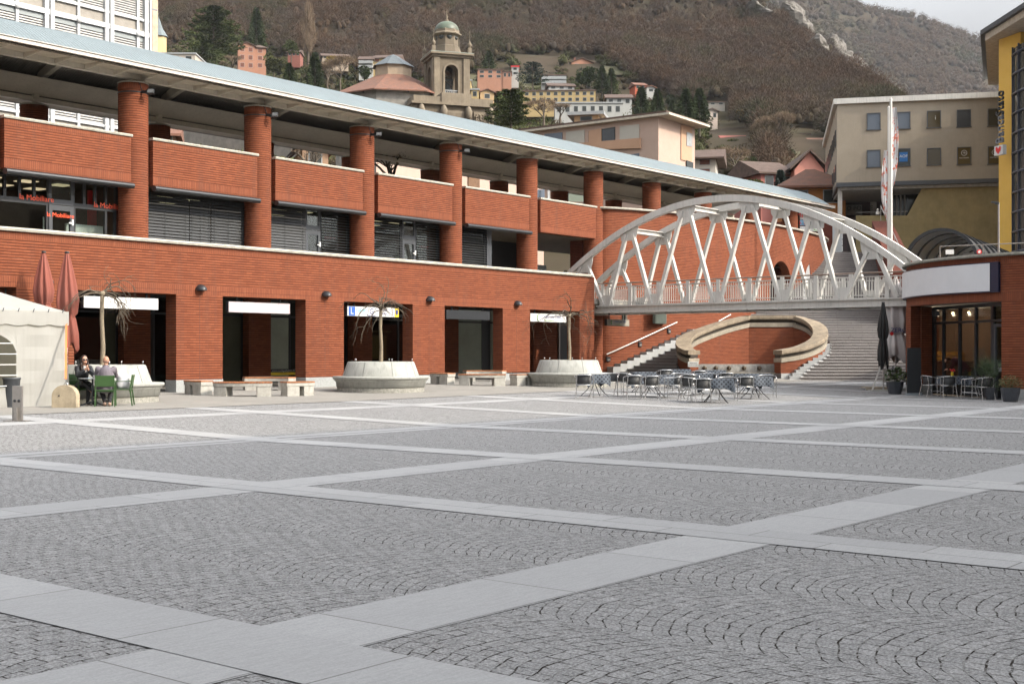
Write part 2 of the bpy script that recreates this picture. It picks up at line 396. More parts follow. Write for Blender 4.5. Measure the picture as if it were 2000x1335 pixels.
def sheet(name, u0, u1, v0, v1, dz, m, step=2.0):
    us = sorted({u0, u1, 26.0, 50.0} | set(np.arange(math.ceil(u0 / step) * step, u1, step))); us = [x for x in us if u0 <= x <= u1]
    vs = sorted({v0, v1, 18.5, 34.5} | set(np.arange(math.ceil(v0 / step) * step, v1, step))); vs = [x for x in vs if v0 <= x <= v1]
    b = MB(); P = [(float(u), float(v), gz(u, v) + dz) for v in vs for u in us]; k = len(us)
    b.add(P, [(j * k + i, j * k + i + 1, (j + 1) * k + i + 1, (j + 1) * k + i) for j in range(len(vs) - 1) for i in range(k - 1)])
    return b
sheet('', -90, 110, -60, 62, 0, SETTS, 4).build('piazza_ground', SETTS)['kind'] = 'structure'
g = MB(); Rg = 4000
g.add([(-Rg, -Rg, -.4), (Rg, -Rg, -.4), (Rg, Rg, -.4), (-Rg, Rg, -.4)], [(0, 1, 2, 3)])
g.build('valley_ground', mat('valley_soil', (.09, .085, .05), .95, .2, .02))['kind'] = 'structure'
# bands along the arcade, then across it (4 mm higher each)
ba = MB()
for v0, v1 in ((-7.65, -6.85), (-1.1, -.3), (5.02, 5.86), (11.56, 12.38), (18.1, 18.42), (18.52, 18.86), (24.65, 25.4)):
    q = sheet('', -60, 100, v0, v1, .004, SLAB); ba.add(q.v, q.f)
ba.build('paving_bands', SLAB)['kind'] = 'structure'
bb = MB()
for k in range(-8, 13):
    u = 4.58 + 5.52 * k
    if u > 60: continue
    q = sheet('', u - .37, u + .37, -40, 27.6, .008, SLABB); bb.add(q.v, q.f)
bb.build('cross_bands', SLABB)['kind'] = 'structure'
sheet('', -60, 58, 27.6, 45.0, .012, SLABW).build('arcade_pavement', SLABW)['kind'] = 'structure'
q = sheet('', -60, 100, 18.42, 18.52, .003, DGREY); q.build('drain_slot', mat('drain_grate', (.06, .06, .06), .7))['kind'] = 'structure'
# ------------------------------------------------------------------ the brick arcade building
def WI(o): return (Matrix.Translation(o.location) @ Matrix.Rotation(o.rotation_euler[2], 4, 'Z')).inverted()
def UX(x, V): a, b = ray(x); return a / b * V
SP = 5.66
AR = thing('arcade_building', 'long two storey red brick arcade building with curved metal canopy roof along the square', 'building', (38, 35, .3))
AX = WI(AR)
def part(b, name, mats, parent=AR, bevel=0, X=AX): return b.build(name, mats, parent, xf=X, bevel=bevel)

b = MB()                                  # street front above the openings, roof terrace floor and end wall
b.box(8, 49.9, 35, 35.55, 3.84, 4.93, 0); b.box(8, 49.9, 34.997, 35.55, 3.52, 3.84, 1); b.box(8, 49.9, 34.997, 35.55, 4.93, 5.16, 1)
b.box(49.35, 49.9, 35.55, 39.0, 3.84, 4.93, 0); b.box(49.35, 49.903, 35.55, 39.0, 3.52, 3.84, 1); b.box(49.35, 49.903, 35.55, 39.0, 4.93, 5.16, 1)
part(b, 'wall', [BRICK, SOLD])
b = MB(); b.ribbon([(8, 35.25, 5.2), (49.62, 35.25, 5.2), (49.62, 39.0, 5.2)], [(.34, -.04), (.36, .02), (.32, .07), (-.3, .07), (-.34, .02), (-.32, -.04)], 0)
part(b, 'coping', COPE)
FLOOR = mat('terrace_slab', (.33, .31, .27), .8); CEIL = mat('arcade_ceiling', (.07, .052, .032), .7)
b = MB(); b.box(8, 56.0, 35.55, 39.3, 3.95, 4.2); b.box(8, 90, 39.3, 45.9, 3.95, 4.2, 0); part(b, 'terrace_floor', FLOOR)
b = MB(); b.box(8, 56, 35.55, 45.5, 3.72, 3.94); b.box(8, 80, 38.9, 45.5, 7.5, 7.62); part(b, 'ceiling', CEIL)
b = MB(); b.box(8, 80, 39.0, 45.7, 7.63, 8.2); part(b, 'roof_slab', FLOOR)
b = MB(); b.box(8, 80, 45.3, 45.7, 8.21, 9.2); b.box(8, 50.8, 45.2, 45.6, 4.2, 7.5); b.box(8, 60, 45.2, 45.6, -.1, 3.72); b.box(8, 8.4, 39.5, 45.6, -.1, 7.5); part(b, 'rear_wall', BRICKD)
for k in range(-3, 5):
    u0 = 26.07 + SP * k; u1 = u0 + 1.9 if k < 4 else 49.9
    if u0 < 8: continue
    b = MB(); g0 = gz(u0, 35) - .05; b.box(u0, u1, 35.0, 35.55, g0 + .4, 3.52, 0)
    if k < 4: b.box(u0 + .944, u0 + .956, 34.996, 35.0, .72, 3.52, 1)
    p = part(b, 'pier', [BRICK, mat('joint_line', (.12, .05, .035), .9)])
    b = MB(); b.box(u0 - .012, u1 + .012, 34.985, 35.565, g0, .70); b.build('plinth', GRAN, p, xf=AX, bevel=.006)
for v0, v1 in ((35.55, 36.2), (38.2, 39.5)): b = MB(); b.box(49.35, 49.9, v0, v1, .2, 3.52); part(b, 'end_pier', BRICK)
# inner piers and shopfronts of the ground floor
for k in range(-3, 5):
    u0 = 27.1 + SP * k
    if u0 < 8: continue
    b = MB(); b.box(u0, u0 + 1.12, 39.4, 40.3, .68, 3.72); p = part(b, 'inner_pier', BRICK)
    b = MB(); b.box(u0 - .01, u0 + 1.13, 39.385, 40.29, .2, .68); b.build('plinth', GRAN, p, xf=AX)
CURT = mat('olive_curtain', (.075, .08, .05), .9, .15, .5); FROST = mat('pale_green_film', (.30, .34, .28), .55, .08, 1.2); ROOM = mat('dim_room', (.10, .085, .06), .9)
def shopfront(u0, u1, V, z0, z1, mull, trans, panes, name='shop_window', door=None, sill=.0):
    """frame with mullions at the given positions; panes: list of materials, one per field"""
    b = MB(); t = .045
    b.box(u0, u1, V, V + .09, z1 - .09, z1); b.box(u0, u1, V, V + .09, z0, z0 + .12)
    xs = [u0] + mull + [u1]
    for i, x in enumerate(xs):
        a = x if i == 0 else x - t; c = x + 2 * t if i == 0 else (x if i == len(xs) - 1 else x + t)
        if i == len(xs) - 1: a = x - 2 * t
        b.box(a, c, V + .002, V + .088, z0 + .12, z1 - .09)
    if trans: b.box(u0 + .01, u1 - .01, V + .004, V + .086, trans - .04, trans + .04)
    f = part(b, name, BLACK)
    for i in range(len(xs) - 1):
        pm = panes[i % len(panes)]
        q = MB(); q.box(xs[i] + .02, xs[i + 1] - .02, V + .03, V + .045, z0 + .1, z1 - .08); q.build('pane', pm, f, xf=AX)
    return f
for k in range(-4, 4):
    u0 = 28.22 + SP * k; u1 = u0 + 4.54
    if u0 < 8: continue
    if k == -1:   panes, mull = [CURT, TGLASS, CURT], [u0 + 1.2, u1 - .55]
    elif k == 0:  panes, mull = [PDARK, TGLASS, CURT], [u0 + .4, u0 + 3.2]
    elif k == 1:  panes, mull = [FROST, PDARK, PDARK], [u0 + 1.3, u0 + 3.1]
    elif k == 2:  panes, mull = [TGLASS], [u0 + .3, u0 + 2.0, u0 + 4.2]
    else:         panes, mull = [FROST, BLACK, FROST], [u0 + 2.15, u0 + 2.7]
    shopfront(u0, u1, 39.75, .3, 3.72, mull, 3.05, panes)
b = MB(); b.box(50.82, 53.0, 39.4, 39.9, .3, 3.72); b.box(54.2, 55.2, 39.4, 39.9, .3, 3.72); part(b, 'entrance_wall', BRICK)
b = MB(); b.box(52.9, 53.0, 39.3, 39.42, .3, 3.3); b.box(54.1, 54.2, 39.3, 39.42, .3, 3.3); b.box(53.0, 54.1, 39.3, 39.42, 3.2, 3.3); d = part(b, 'entrance_door', GSTEEL)
b = MB(); b.box(53.0, 54.1, 39.34, 39.40, .3, 3.2); b.build('door_leaf', BLACK, d, xf=AX)
b = MB(); b.tube([(53.9, 39.34, 1.0), (53.93, 39.24, 1.1), (53.93, 39.24, 1.5), (53.9, 39.34, 1.6)], .02); b.build('handle', CHROME, d, xf=AX)
# shelf and desk behind the driving school glass, shop lighting put in as glow
b = MB(); b.box(40.1, 43.6, 42.2, 42.4, 2.55, 2.62); b.box(40.2, 41.2, 42.3, 42.35, 1.2, 2.4); b.box(42.0, 43.4, 42.3, 42.35, 1.3, 2.4); b.box(40.9, 42.9, 41.3, 41.9, .3, 1.05)
part(b, 'shop_furniture', mat('glowing_timber', (.35, .22, .10), .6, emit=(1, .55, .2, .10)))

# round brick columns, front and rear rows
for k in range(-3, 10):
    u = 27.21 + SP * k
    for v, z0 in ((39.0, -.1 if k >= 5 else 4.2), (45.4, 8.2)):
        if u < 8: continue
        b = MB(); b.lathe([(.52, z0), (.52, 10.88)], (u, v, 0), 40, 0); b.lathe([(.523, 10.88), (.523, 11.08), (.001, 11.08)], (u, v, 0), 40, 1)
        c = part(b, 'column', [BRICK, SOLD])
        b = MB(); b.lathe([(.545, 11.08), (.55, 11.11), (.5, 11.14), (.2, 11.17), (.001, 11.17)], (u, v, 0), 32); b.build('column_cap', COPE, c, xf=AX)
        b = MB(); b.lathe([(.06, 11.15), (.06, 11.34)], (u, v, 0), 10); b.box(u - .14, u + .14, v - .14, v + .14, 11.17, 11.2); b.build('bearing_pin', CREAM, c, xf=AX)
# parapets with cope, and the awning cassettes under them
for k in range(-4, 5):
    u0 = 27.72 + SP * k; u1 = u0 + 4.75
    if u0 < 8: continue
    b = MB(); b.box(u0, u1, 38.55, 39.1, 7.86, 8.92, 0); b.box(u0 - .003, u1 + .003, 38.547, 39.1, 7.54, 7.86, 1); b.box(u0 - .003, u1 + .003, 38.547, 39.1, 8.92, 9.14, 1)
    p = part(b, 'parapet', [BRICK, SOLD])
    b = MB(); b.ribbon([(u0 - .04, 38.8, 9.18), (u1 + .04, 38.8, 9.18)], [(.3, -.04), (.32, .01), (.29, .05), (-.29, .05), (-.32, .01), (-.3, -.04)]); b.build('coping', COPE, p, xf=AX)
    if k < 4:
        b = MB(); prof = [(-.12 + .13 * math.cos(a), .1 * math.sin(a)) for a in np.linspace(0, 2 * math.pi, 13)[:-1]]
        b.ribbon([(u0 - .02, 38.35, 7.42), (u1 + .02, 38.35, 7.42)], prof, smooth=False); part(b, 'awning_cassette', BLACK)
# first floor shopfronts
def room(u0, u1, v0, v1, z0, z1, mw, name='room_interior'):
    b = MB(); b.box(u0, u1, v1, v1 + .05, z0, z1); b.box(u0 - .02, u0, v0, v1, z0, z1); b.box(u1, u1 + .02, v0, v1, z0, z1)
    return part(b, name, mw)
VF = 39.35
LIT = mat('ceiling_panel_light', (.8, .75, .6), .5, emit=(1, .82, .5, .45)); RED = mat('signal_red', (.62, .02, .02), .45); SLATM = mat('blind_slats', (.032, .034, .036), .5, .1, 2)
INTW = mat('shop_wall_brown', (.10, .062, .045), .9); OR = mat('orange_lettering', (.85, .10, .03), .5); WPAP = mat('white_paper', (.7, .71, .7), .6)
def bay(u): return 27.21 + SP * u + .45, 27.21 + SP * (u + 1) - .45
def blind(u0, u1, z0, z1, tilt, gap=.112, V=VF - .09, name='slatted_blind'):
    b = MB(); n = int((z1 - z0) / gap); h = .5 * .108
    for i in range(n):
        z = z1 - gap * (i + .5); dy = h * math.cos(tilt); dz = h * math.sin(tilt)
        b.add([(u0, V - dy, z - dz), (u1, V - dy, z - dz), (u1, V + dy, z + dz), (u0, V + dy, z + dz)], [(0, 1, 2, 3)])
        b.add([(u0, V - dy, z - dz - .006), (u1, V - dy, z - dz - .006), (u1, V - dy, z - dz), (u0, V - dy, z - dz)], [(0, 1, 2, 3)])
    for f in (.08, .5, .92):
        x = u0 + (u1 - u0) * f; b.box(x - .006, x + .006, V - .05, V - .042, z0, z1)
    b.box(u0, u1, V - .04, V + .04, z0 - .05, z0)
    return part(b, name, SLATM)
def office(i):
    u0, u1 = bay(i); room(u0, u1, VF + .12, 43.5, 4.2, 7.5, INTW)
    b = MB()
    for x in np.arange(u0 + .5, u1 - .5, 1.3):
        for v in (40.4, 42.0): b.box(x, x + .6, v, v + .6, 7.47, 7.49)
    part(b, 'ceiling_lights', LIT)
def transoms(u0, u1, n):
    b = MB()
    for i in range(n + 1): x = u0 + (u1 - u0) * i / n; b.box(x - .05, x + .05, VF - .01, VF + .08, 6.72, 7.5)
    b.box(u0, u1, VF - .012, VF + .082, 6.65, 6.73); b.box(u0, u1, VF - .012, VF + .082, 7.42, 7.5)
    return part(b, 'transom_frame', BLACK)
def glazdoor(u0, u1):
    b = MB(); b.box(u0, u0 + .13, VF - .03, VF + .07, 4.2, 6.6); b.box(u1 - .13, u1, VF - .03, VF + .07, 4.2, 6.6); b.box(u0 + .13, u1 - .13, VF - .03, VF + .07, 6.42, 6.6); b.box(u0 + .13, u1 - .13, VF - .03, VF + .07, 4.2, 4.5)
    b.box(u0, u1, VF - .02, VF + .06, 6.62, 6.8); b.box(u0, u0 + .1, VF - .02, VF + .06, 6.8, 7.5); b.box(u1 - .1, u1, VF - .02, VF + .06, 6.8, 7.5)
    d = part(b, 'door', DGREY); q = MB(); q.box(u0 + .12, u1 - .12, VF + .01, VF + .02, 4.5, 7.4); q.build('pane', GLASS, d, xf=AX)
    q = MB(); q.box(u1 - .1, u1 - .04, VF - .09, VF - .03, 5.95, 6.15); q.box(u1 - .2, u1 - .04, VF - .08, VF - .04, 6.0, 6.05); q.build('door_closer', WPAP, d, xf=AX)
    return d
# bay with the insurance office
u0, u1 = bay(-1); office(-1); dA, dB = UX(95, VF), UX(143, VF); transoms(u0, dA, 4); transoms(dB, u1, 4)
shopfront(u0, dA, VF, 4.2, 6.65, [], None, [GLASS]); shopfront(dB, u1, VF, 4.2, 6.65, [UX(207, VF)], None, [GLASS]); door = glazdoor(dA, dB)
b = MB(); b.box(UX(172, 40.6), UX(206, 40.6), 40.55, 40.65, 4.2, 7.4); part(b, 'red_partition', RED)
b = MB(); b.box(UX(126, 40.2), UX(198, 40.2), 40.1, 40.18, 4.2, 6.1); bd = part(b, 'display_board', WPAP)
for x in (-.1, .4): pass
b = MB(); 
for i in range(26):
    x = UX(148, 40.08) + random.Random(i).uniform(0, 1.4); z = 5.2 + random.Random(i + 50).uniform(-.25, .25)
    b.tube([(x, 40.09, z), (x + .05, 40.09, z + random.Random(i).uniform(-.15, .15)), (x + .12, 40.09, z + .03)], .008, 4)
b.build('sketch_lines', BLACK, bd, xf=AX)
def ft(s, x, z, size, mm, V, ext=.003, parent=AR, al='CENTER'): return text('lettering', s, size, AX @ facing((x, V, z), (1, 0, 0)), mm, parent, ext, al)
ft('la Mobiliare', UX(71, VF), PZ(387.5, VF / ray(71)[1]), .27, OR, VF - .03); ft('la Mobiliare', UX(213, VF), PZ(403, VF / ray(213)[1]), .27, OR, VF - .03)
ft('la Mobiliare', UX(117, VF), PZ(421, VF / ray(117)[1]), .22, OR, VF - .04); ft('la Mobiliare', UX(187, 40.5), PZ(407, 40.5 / ray(187)[1]), .17, WPAP, 40.53)
b = MB(); b.box(UX(209, 40), UX(216, 40), 39.9, 39.95, 4.9, 6.3); b.box(UX(84, 39.7), UX(86.5, 39.7), 39.7, 39.72, 4.9, 6.2); part(b, 'white_panels', WPAP)
b = MB(); b.box(UX(208, 39.8), u1, 39.75, 39.8, 4.2, 5.2); b.box(u0, UX(60, 39.8), 39.8, 39.85, 4.2, 4.9); part(b, 'desk_screen', FROST)
# bay with the half drawn blinds
u0, u1 = bay(0); office(0); W3 = (u1 - u0) / 3
shopfront(u0, u1, VF, 4.2, 7.4, [UX(362, VF) + .75, UX(405, VF)], None, [GLASS])
for i, (a, c) in enumerate(((u0, UX(366, VF)), (UX(367.5, VF), UX(408, VF)), (UX(409.5, VF), u1))): blind(a, c, 5.45, 7.4, R(62))
b = MB()
for i in range(5): b.box(u0 + .05 + i * .9, u0 + .9 + i * .9, 39.9, 39.93, 4.2, 5.5)
part(b, 'office_screens', FROST)
# bays with door between blinds
for i, (xa, xb) in ((1, (596, 625)), (2, (785, 811))):
    u0, u1 = bay(i); office(i); a, c = UX(xa, VF), UX(xb, VF)
    shopfront(u0, a, VF, 4.2, 7.4, [], None, [GLASS]); shopfront(c, u1, VF, 4.2, 7.4, [], None, [GLASS]); d = glazdoor(a, c)
    blind(u0, a - .06, 4.35, 7.4, R(66) if i == 1 else R(25)); blind(c + .06, u1, 4.35, 7.4, R(20))
    if i == 1:
        q = MB(); q.box(a + .16, c - .2, VF - .05, VF - .035, 4.95, 5.35); s = q.build('red_notice', RED, d, xf=AX)
        ft('Suisse ID', (a + c) / 2 - .05, 5.26, .1, WPAP, VF - .054, .002, s)
    b = MB(); b.box(a + .05, c - .1, 40.3, 40.35, 4.2, 5.6 if i == 1 else 5.2); b.box((a + c) / 2 + .05, c + .1, 40.2, 40.25, 4.2, 6.2); part(b, 'green_screens', FROST)
    b = MB(); b.box(c + .5, c + 1.1, 39.6, 39.62, 6.35, 6.42); part(b, 'red_line', RED)
# bay with a shop end and open passage
u0, u1 = bay(3); a = UX(948, VF); shopfront(u0, a, VF, 4.2, 7.4, [], None, [PDARK]); blind(u0, a - .05, 4.35, 7.4, R(28))
b = MB(); b.box(a, a + .35, VF - .1, 44.0, 4.2, 7.5); part(b, 'corner_post', DGREY)
b = MB(); b.box(a + .4, UX(981, 44), 44.2, 44.5, 4.2, 7.5, 0); b.box(UX(1008, 44), 50.4, 44.2, 44.5, 4.2, 7.5, 0); b.box(UX(981, 44), UX(1008, 44), 44.2, 44.5, 6.1, 7.5, 0); b.box(a + .4, a + .45, 40, 44.2, 4.2, 7.5); part(b, 'passage_wall', BRICKD)
b = MB(); b.box(UX(994, 44.1), UX(1007, 44.1), 44.0, 44.04, 4.2, 6.5); part(b, 'teal_poster', mat('teal_print', (.04, .16, .20), .5, .2, 1, col2=(.25, .28, .28)))
# bay with the ski and sports shop behind the bridge landing
u0, u1 = 50.4, 55.0; b = MB(); b.box(50.35, 50.9, 42.5, 45, 4.2, 7.5); b.box(50.9, 56, 43.2, 43.4, 4.2, 7.5); part(b, 'shop_back_wall', BLACK)
b = MB(); b.box(UX(1049, 42), UX(1067, 42), 42.0, 42.03, 4.2, 6.3); p = part(b, 'open_sign', mat('pale_blue_board', (.35, .42, .45), .5))
for i, ch in enumerate('open'): ft(ch, UX(1054, 42), 6.0 - i * .3, .38, BLACK, 41.98, .003, p)
b = MB(); b.box(UX(1076, 42.6), UX(1088, 42.6), 42.6, 42.9, 4.2, 5.3); part(b, 'red_rack', mat('dark_red_cloth', (.22, .02, .02), .8))
b = MB(); b.box(UX(1102, 42.8), UX(1110, 42.8), 42.8, 42.85, 4.2, 6.2); b.box(UX(1113, 42.8), UX(1115, 42.8), 42.8, 42.85, 4.2, 6.2); part(b, 'ski_rack', FROST)
for k in range(-4, 6):          # wall piers behind the columns upstairs
    u = 27.21 + SP * k
    if u < 8 or k == 4: continue
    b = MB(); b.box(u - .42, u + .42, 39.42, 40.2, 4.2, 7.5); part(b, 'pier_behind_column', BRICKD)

# ------------------------------------------------------------------ canopy (vault on the two column rows)
def roofmat():
    m, n, b, o = nodes('canopy_sheet')
    tc = N(n, 'ShaderNodeTexCoord'); sp = N(n, 'ShaderNodeSeparateXYZ'); n.links.new(tc.outputs['Object'], sp.inputs[0])
    u = sp.outputs[0]; rib = mth(n, 'PINGPONG', u, .075)
    seam = mth(n, 'LESS_THAN', mth(n, 'ABSOLUTE', mth(n, 'SUBTRACT', mth(n, 'MODULO', mth(n, 'ADD', u, 188.7), 1.887), .03)), .022)
    dirt = noise(n, .6, tc.outputs['Object'], 5)
    c = mixc(n, rng(n, dirt, .4, .75, 0, .35), (.165, .198, .212), (.135, .152, .158)); c = mixc(n, mth(n, 'MULTIPLY', seam, .6), c, (.13, .15, .165))
    n.links.new(c, b.inputs['Base Color']); b.inputs['Roughness'].default_value = .9; b.inputs['Specular IOR Level'].default_value = .12
    bump(n, b, rib, .7, .5); return m
CAN = MB(); cz = 5.92; Rr = 7.13; vc = 42.2
a0 = math.atan2(11.45 - cz, -4.5); a1 = math.atan2(11.45 - cz, 4.5)
U0, U1 = 6.0, 82.0; us = list(np.arange(U0, U1, 4)) + [U1]; aa = np.linspace(a0, a1, 25)
top = [[(u, vc + Rr * math.cos(a), cz + Rr * math.sin(a)) for a in aa] for u in us]
for i in range(len(us) - 1):
    for j in range(24): CAN.add([top[i][j], top[i + 1][j], top[i + 1][j + 1], top[i][j + 1]], [(0, 1, 2, 3)], 0, smooth=True)
Ri = Rr - .14; bot = [[(u, vc + Ri * math.cos(a), cz + Ri * math.sin(a)) for a in aa] for u in us]
for i in range(len(us) - 1):
    for j in range(24): CAN.add([bot[i][j], bot[i][j + 1], bot[i + 1][j + 1], bot[i + 1][j]], [(0, 1, 2, 3)], 1, smooth=True)
for i in (0, len(us) - 1):
    for j in range(24): CAN.add([top[i][j], top[i][j + 1], bot[i][j + 1], bot[i][j]], [(0, 1, 2, 3)], 2)
def under():
    m, n, b, o = nodes('canopy_underside'); tc = N(n, 'ShaderNodeTexCoord'); sp = N(n, 'ShaderNodeSeparateXYZ'); n.links.new(tc.outputs['Object'], sp.inputs[0])
    b.inputs['Base Color'].default_value = (.25, .235, .21, 1); b.inputs['Roughness'].default_value = .7; bump(n, b, mth(n, 'PINGPONG', sp.outputs[0], .06), .8, .4); return m
CN = part(CAN, 'canopy', [roofmat(), under(), WHITE])
def cpart(b, name, mm): return b.build(name, mm, CN, xf=AX)
b = MB()
for v, s in ((37.7, -1), (46.7, 1)):
    b.box(U0, U1, min(v, v + s * .12), max(v, v + s * .12), 11.40, 11.51)
    b.box(U0, U1, min(v, v + s * .16), max(v, v + s * .16), 11.525, 11.55)
cpart(b, 'gutter', mat('cream_gutter', (.50, .46, .41), .5, .06, 2, streak=.15))
b = MB()
for v, e in ((39.0, 37.75), (45.4, 46.65)):
    b.box(U0, U1, v - .11, v + .11, 11.26, 11.45)
    c_ = MB(); v2 = v - .11 if v < 42 else v + .11; c_.add([(U0, e, 11.365), (U1, e, 11.365), (U1, v2, 11.44), (U0, v2, 11.44)], [(0, 1, 2, 3)]); c_.add([(U0, e, 11.385), (U1, e, 11.385), (U1, v2, 11.46), (U0, v2, 11.46)], [(3, 2, 1, 0)]); cpart(c_, 'soffit_panel', mat('cream_soffit', (.55, .49, .40), .7, .08, 1.5))  # panel toned darker than the brackets, its shade put into the colour
cpart(b, 'edge_beam', CREAM)
b = MB()
b.add([(U0, 45.3, 11.5), (U1, 45.3, 11.5), (U1, 44.3, 12.0), (U0, 44.3, 12.0)], [(3, 2, 1, 0)]); cpart(b, 'rear_soffit', CREAM)
for i, u in enumerate(np.arange(27.21 - SP * 3 + .28, 81.5, SP / 5)):
    b = MB()
    b.add([(u + dx, v, z) for dx in (-.03, .03) for v, z in ((38.88, 11.262), (37.8, 11.335), (37.8, 11.37), (38.88, 11.438))], [(0, 1, 2, 3), (7, 6, 5, 4), (0, 4, 5, 1), (1, 5, 6, 2), (2, 6, 7, 3), (3, 7, 4, 0)])
    cpart(b, 'bracket', CREAM)
for k in range(-3, 10):
    u = 27.21 + SP * k
    P = [(u, 45.4, 11.3)] + [(u, vc + (Ri - .2) * math.cos(a), cz + (Ri - .2) * math.sin(a)) for a in np.linspace(R(66), R(114), 12)] + [(u, 39.0, 11.4)]
    b = MB(); b.ribbon(P, [(-.11, -.16), (.11, -.16), (.11, .17), (-.11, .17)], up=(1, 0, 0) if False else (0, .001, 1)); cpart(b, 'rib', CREAM)
for v in (40.5, 42.2, 43.9):
    z = cz + math.sqrt((Ri - .14) ** 2 - (v - vc) ** 2); b = MB(); b.box(U0, U1, v - .07, v + .07, z - .08, z + .09); cpart(b, 'purlin', CREAM)

# ------------------------------------------------------------------ curved brick wall behind the bridge, with arched passage
CW = thing('curved_brick_wall', 'tall bowed red brick wall with arched doorway rising behind the white footbridge', 'wall', (68, 36, .3)); CX = WI(CW)
ctl = [(55.7, 39.4), (55.9, 38.3), (58.8, 37.2), (62.1, 36.4), (67.5, 35.75), (73.2, 36.0), (78.6, 36.9), (82.4, 38.6), (84.0, 41.0)]
def spline(c, n=10):
    out = []
    P = [Vector((*p, 0)) if len(p) == 2 else Vector(p) for p in c]
    for i in range(len(P) - 1):
        p0 = P[max(i - 1, 0)]; p1 = P[i]; p2 = P[i + 1]; p3 = P[min(i + 2, len(P) - 1)]
        for k in range(n):
            t = k / n; out.append(.5 * ((2 * p1) + (p2 - p0) * t + (2 * p0 - 5 * p1 + 4 * p2 - p3) * t * t + (3 * p1 - p0 - 3 * p2 + p3) * t ** 3))
    out.append(P[-1]); return out
cw = spline(ctl, 12)
ua, ub = UX(1503, 35.8), UX(1545, 35.9); zs_, zc_ = 4.2, 7.1            # arched opening: springing and half width
ucen = (ua + ub) / 2; rad = (ub - ua) / 2
def wallstrip(b, path, zf0, zf1, m, th=.5, off=0.0):
    L = 0
    for i in range(len(path) - 1):
        p, q = path[i], path[i + 1]; d = (q - p); l = d.length; nrm = Vector((d.y, -d.x, 0)).normalized() * off
        P = p + nrm; Q = q + nrm
        b.add([(P.x, P.y, zf0(p)), (Q.x, Q.y, zf0(q)), (Q.x, Q.y, zf1(q)), (P.x, P.y, zf1(p))], [(0, 1, 2, 3)], m, [[(L, zf0(p)), (L + l, zf0(q)), (L + l, zf1(q)), (L, zf1(p))]])
        B = Vector((-d.y, d.x, 0)).normalized() * th; p2 = p + B; q2 = q + B
        b.add([(P.x, P.y, zf1(p)), (Q.x, Q.y, zf1(q)), (q2.x, q2.y, zf1(q)), (p2.x, p2.y, zf1(p))], [(0, 1, 2, 3)], m)
        b.add([(p2.x, p2.y, zf0(p)), (q2.x, q2.y, zf0(q)), (q2.x, q2.y, zf1(q)), (p2.x, p2.y, zf1(p))], [(3, 2, 1, 0)], m)
        b.add([(P.x, P.y, zf0(p)), (Q.x, Q.y, zf0(q)), (q2.x, q2.y, zf0(q)), (p2.x, p2.y, zf0(p))], [(3, 2, 1, 0)], m)
        L += l
    return b
b = MB(); C = lambda z: (lambda p: z)
fine = []
for i in range(len(cw) - 1):
    for t in (0, .5): fine.append(cw[i].lerp(cw[i + 1], t))
fine.append(cw[-1])
left = [p for p in fine if p.x < ucen - rad] ; mid = [p for p in fine if ucen - rad <= p.x <= ucen + rad and p.y < 40]; right = [p for p in fine if p.x > ucen + rad]
def atx(x):
    for i in range(len(fine) - 1):
        if fine[i].x <= x <= fine[i + 1].x: return fine[i].lerp(fine[i + 1], (x - fine[i].x) / (fine[i + 1].x - fine[i].x + 1e-9))
left.append(atx(ucen - rad)); right.insert(0, atx(ucen + rad)); mid = [atx(ucen + rad * math.cos(a)) for a in np.linspace(math.pi, 0, 17)]
arch = lambda p: zc_ - rad + 0.0 + math.sqrt(max(0, rad ** 2 - (p.x - ucen) ** 2)) if True else 0
for seg in (left, right):
    wallstrip(b, seg, C(-.2), C(7.42), 0); wallstrip(b, seg, C(7.42), C(7.74), 1, off=.003); wallstrip(b, seg, C(7.74), C(8.88), 0); wallstrip(b, seg, C(8.88), C(9.14), 1, off=.003)
wallstrip(b, mid, C(-.2), C(3.9), 0); wallstrip(b, mid, arch, C(8.88), 0); wallstrip(b, mid, C(8.88), C(9.14), 1, off=.003)
b.build('wall', [BRICK, SOLD], CW, xf=CX)
b = MB(); b.ribbon([(p.x, p.y + .2, 9.18) for p in fine[2:]], [(.36, -.04), (.38, .02), (.33, .06), (-.33, .06), (-.38, .02), (-.36, -.04)]); b.build('coping', COPE, CW, xf=CX)
b = MB(); A2 = [atx(ucen + (rad + .34) * math.cos(a)) for a in np.linspace(math.pi, 0, 25)]; n2 = Vector((0, -.012, 0))
for i in range(24):
    t0, t1 = math.pi - math.pi * i / 24, math.pi - math.pi * (i + 1) / 24; q = []
    for t in (t0, t1):
        for r_ in (rad, rad + .34): p = atx(ucen + r_ * math.cos(t)); q.append((p.x, p.y - .012, zc_ - rad + r_ * math.sin(t)))
    b.add(q, [(0, 2, 3, 1)], 0, [[(0, i * .15), (0, (i + 1) * .15), (.34, (i + 1) * .15), (.34, i * .15)]])
b.build('arch_ring', SOLD, CW, xf=CX)
b = MB(); b.box(ucen - rad, ucen + rad, 37.2, 37.3, 3.9, 7.2); b.build('arch_interior', BLACK, CW, xf=CX)
b = MB(); b.lathe([(.001, 0), (.62, 0)], (0, 0, 0), 24, axis=Matrix.Translation((ucen - .35, 36.7, 6.45)) @ Matrix.Rotation(R(90), 4, 'X')); b.build('round_teal_sign', mat('teal_sign', (.05, .30, .32), .4, .1, 1, col2=(.45, .55, .55)), CW, xf=CX)
b = MB()
for x0, x1 in ((1236 - 20, 1238), (1278, 1300)):
    v = 37.6; p = atx(UX((x0 + x1) / 2, v)); a_, c_ = UX(x0, p.y), UX(x1, p.y)
    b.box(a_, c_, p.y - .05, p.y + .1, 3.15, 4.15)
    for i in range(12): b.box(a_ + .04, c_ - .04, p.y - .09, p.y - .05, 3.2 + .075 * i, 3.24 + .075 * i)
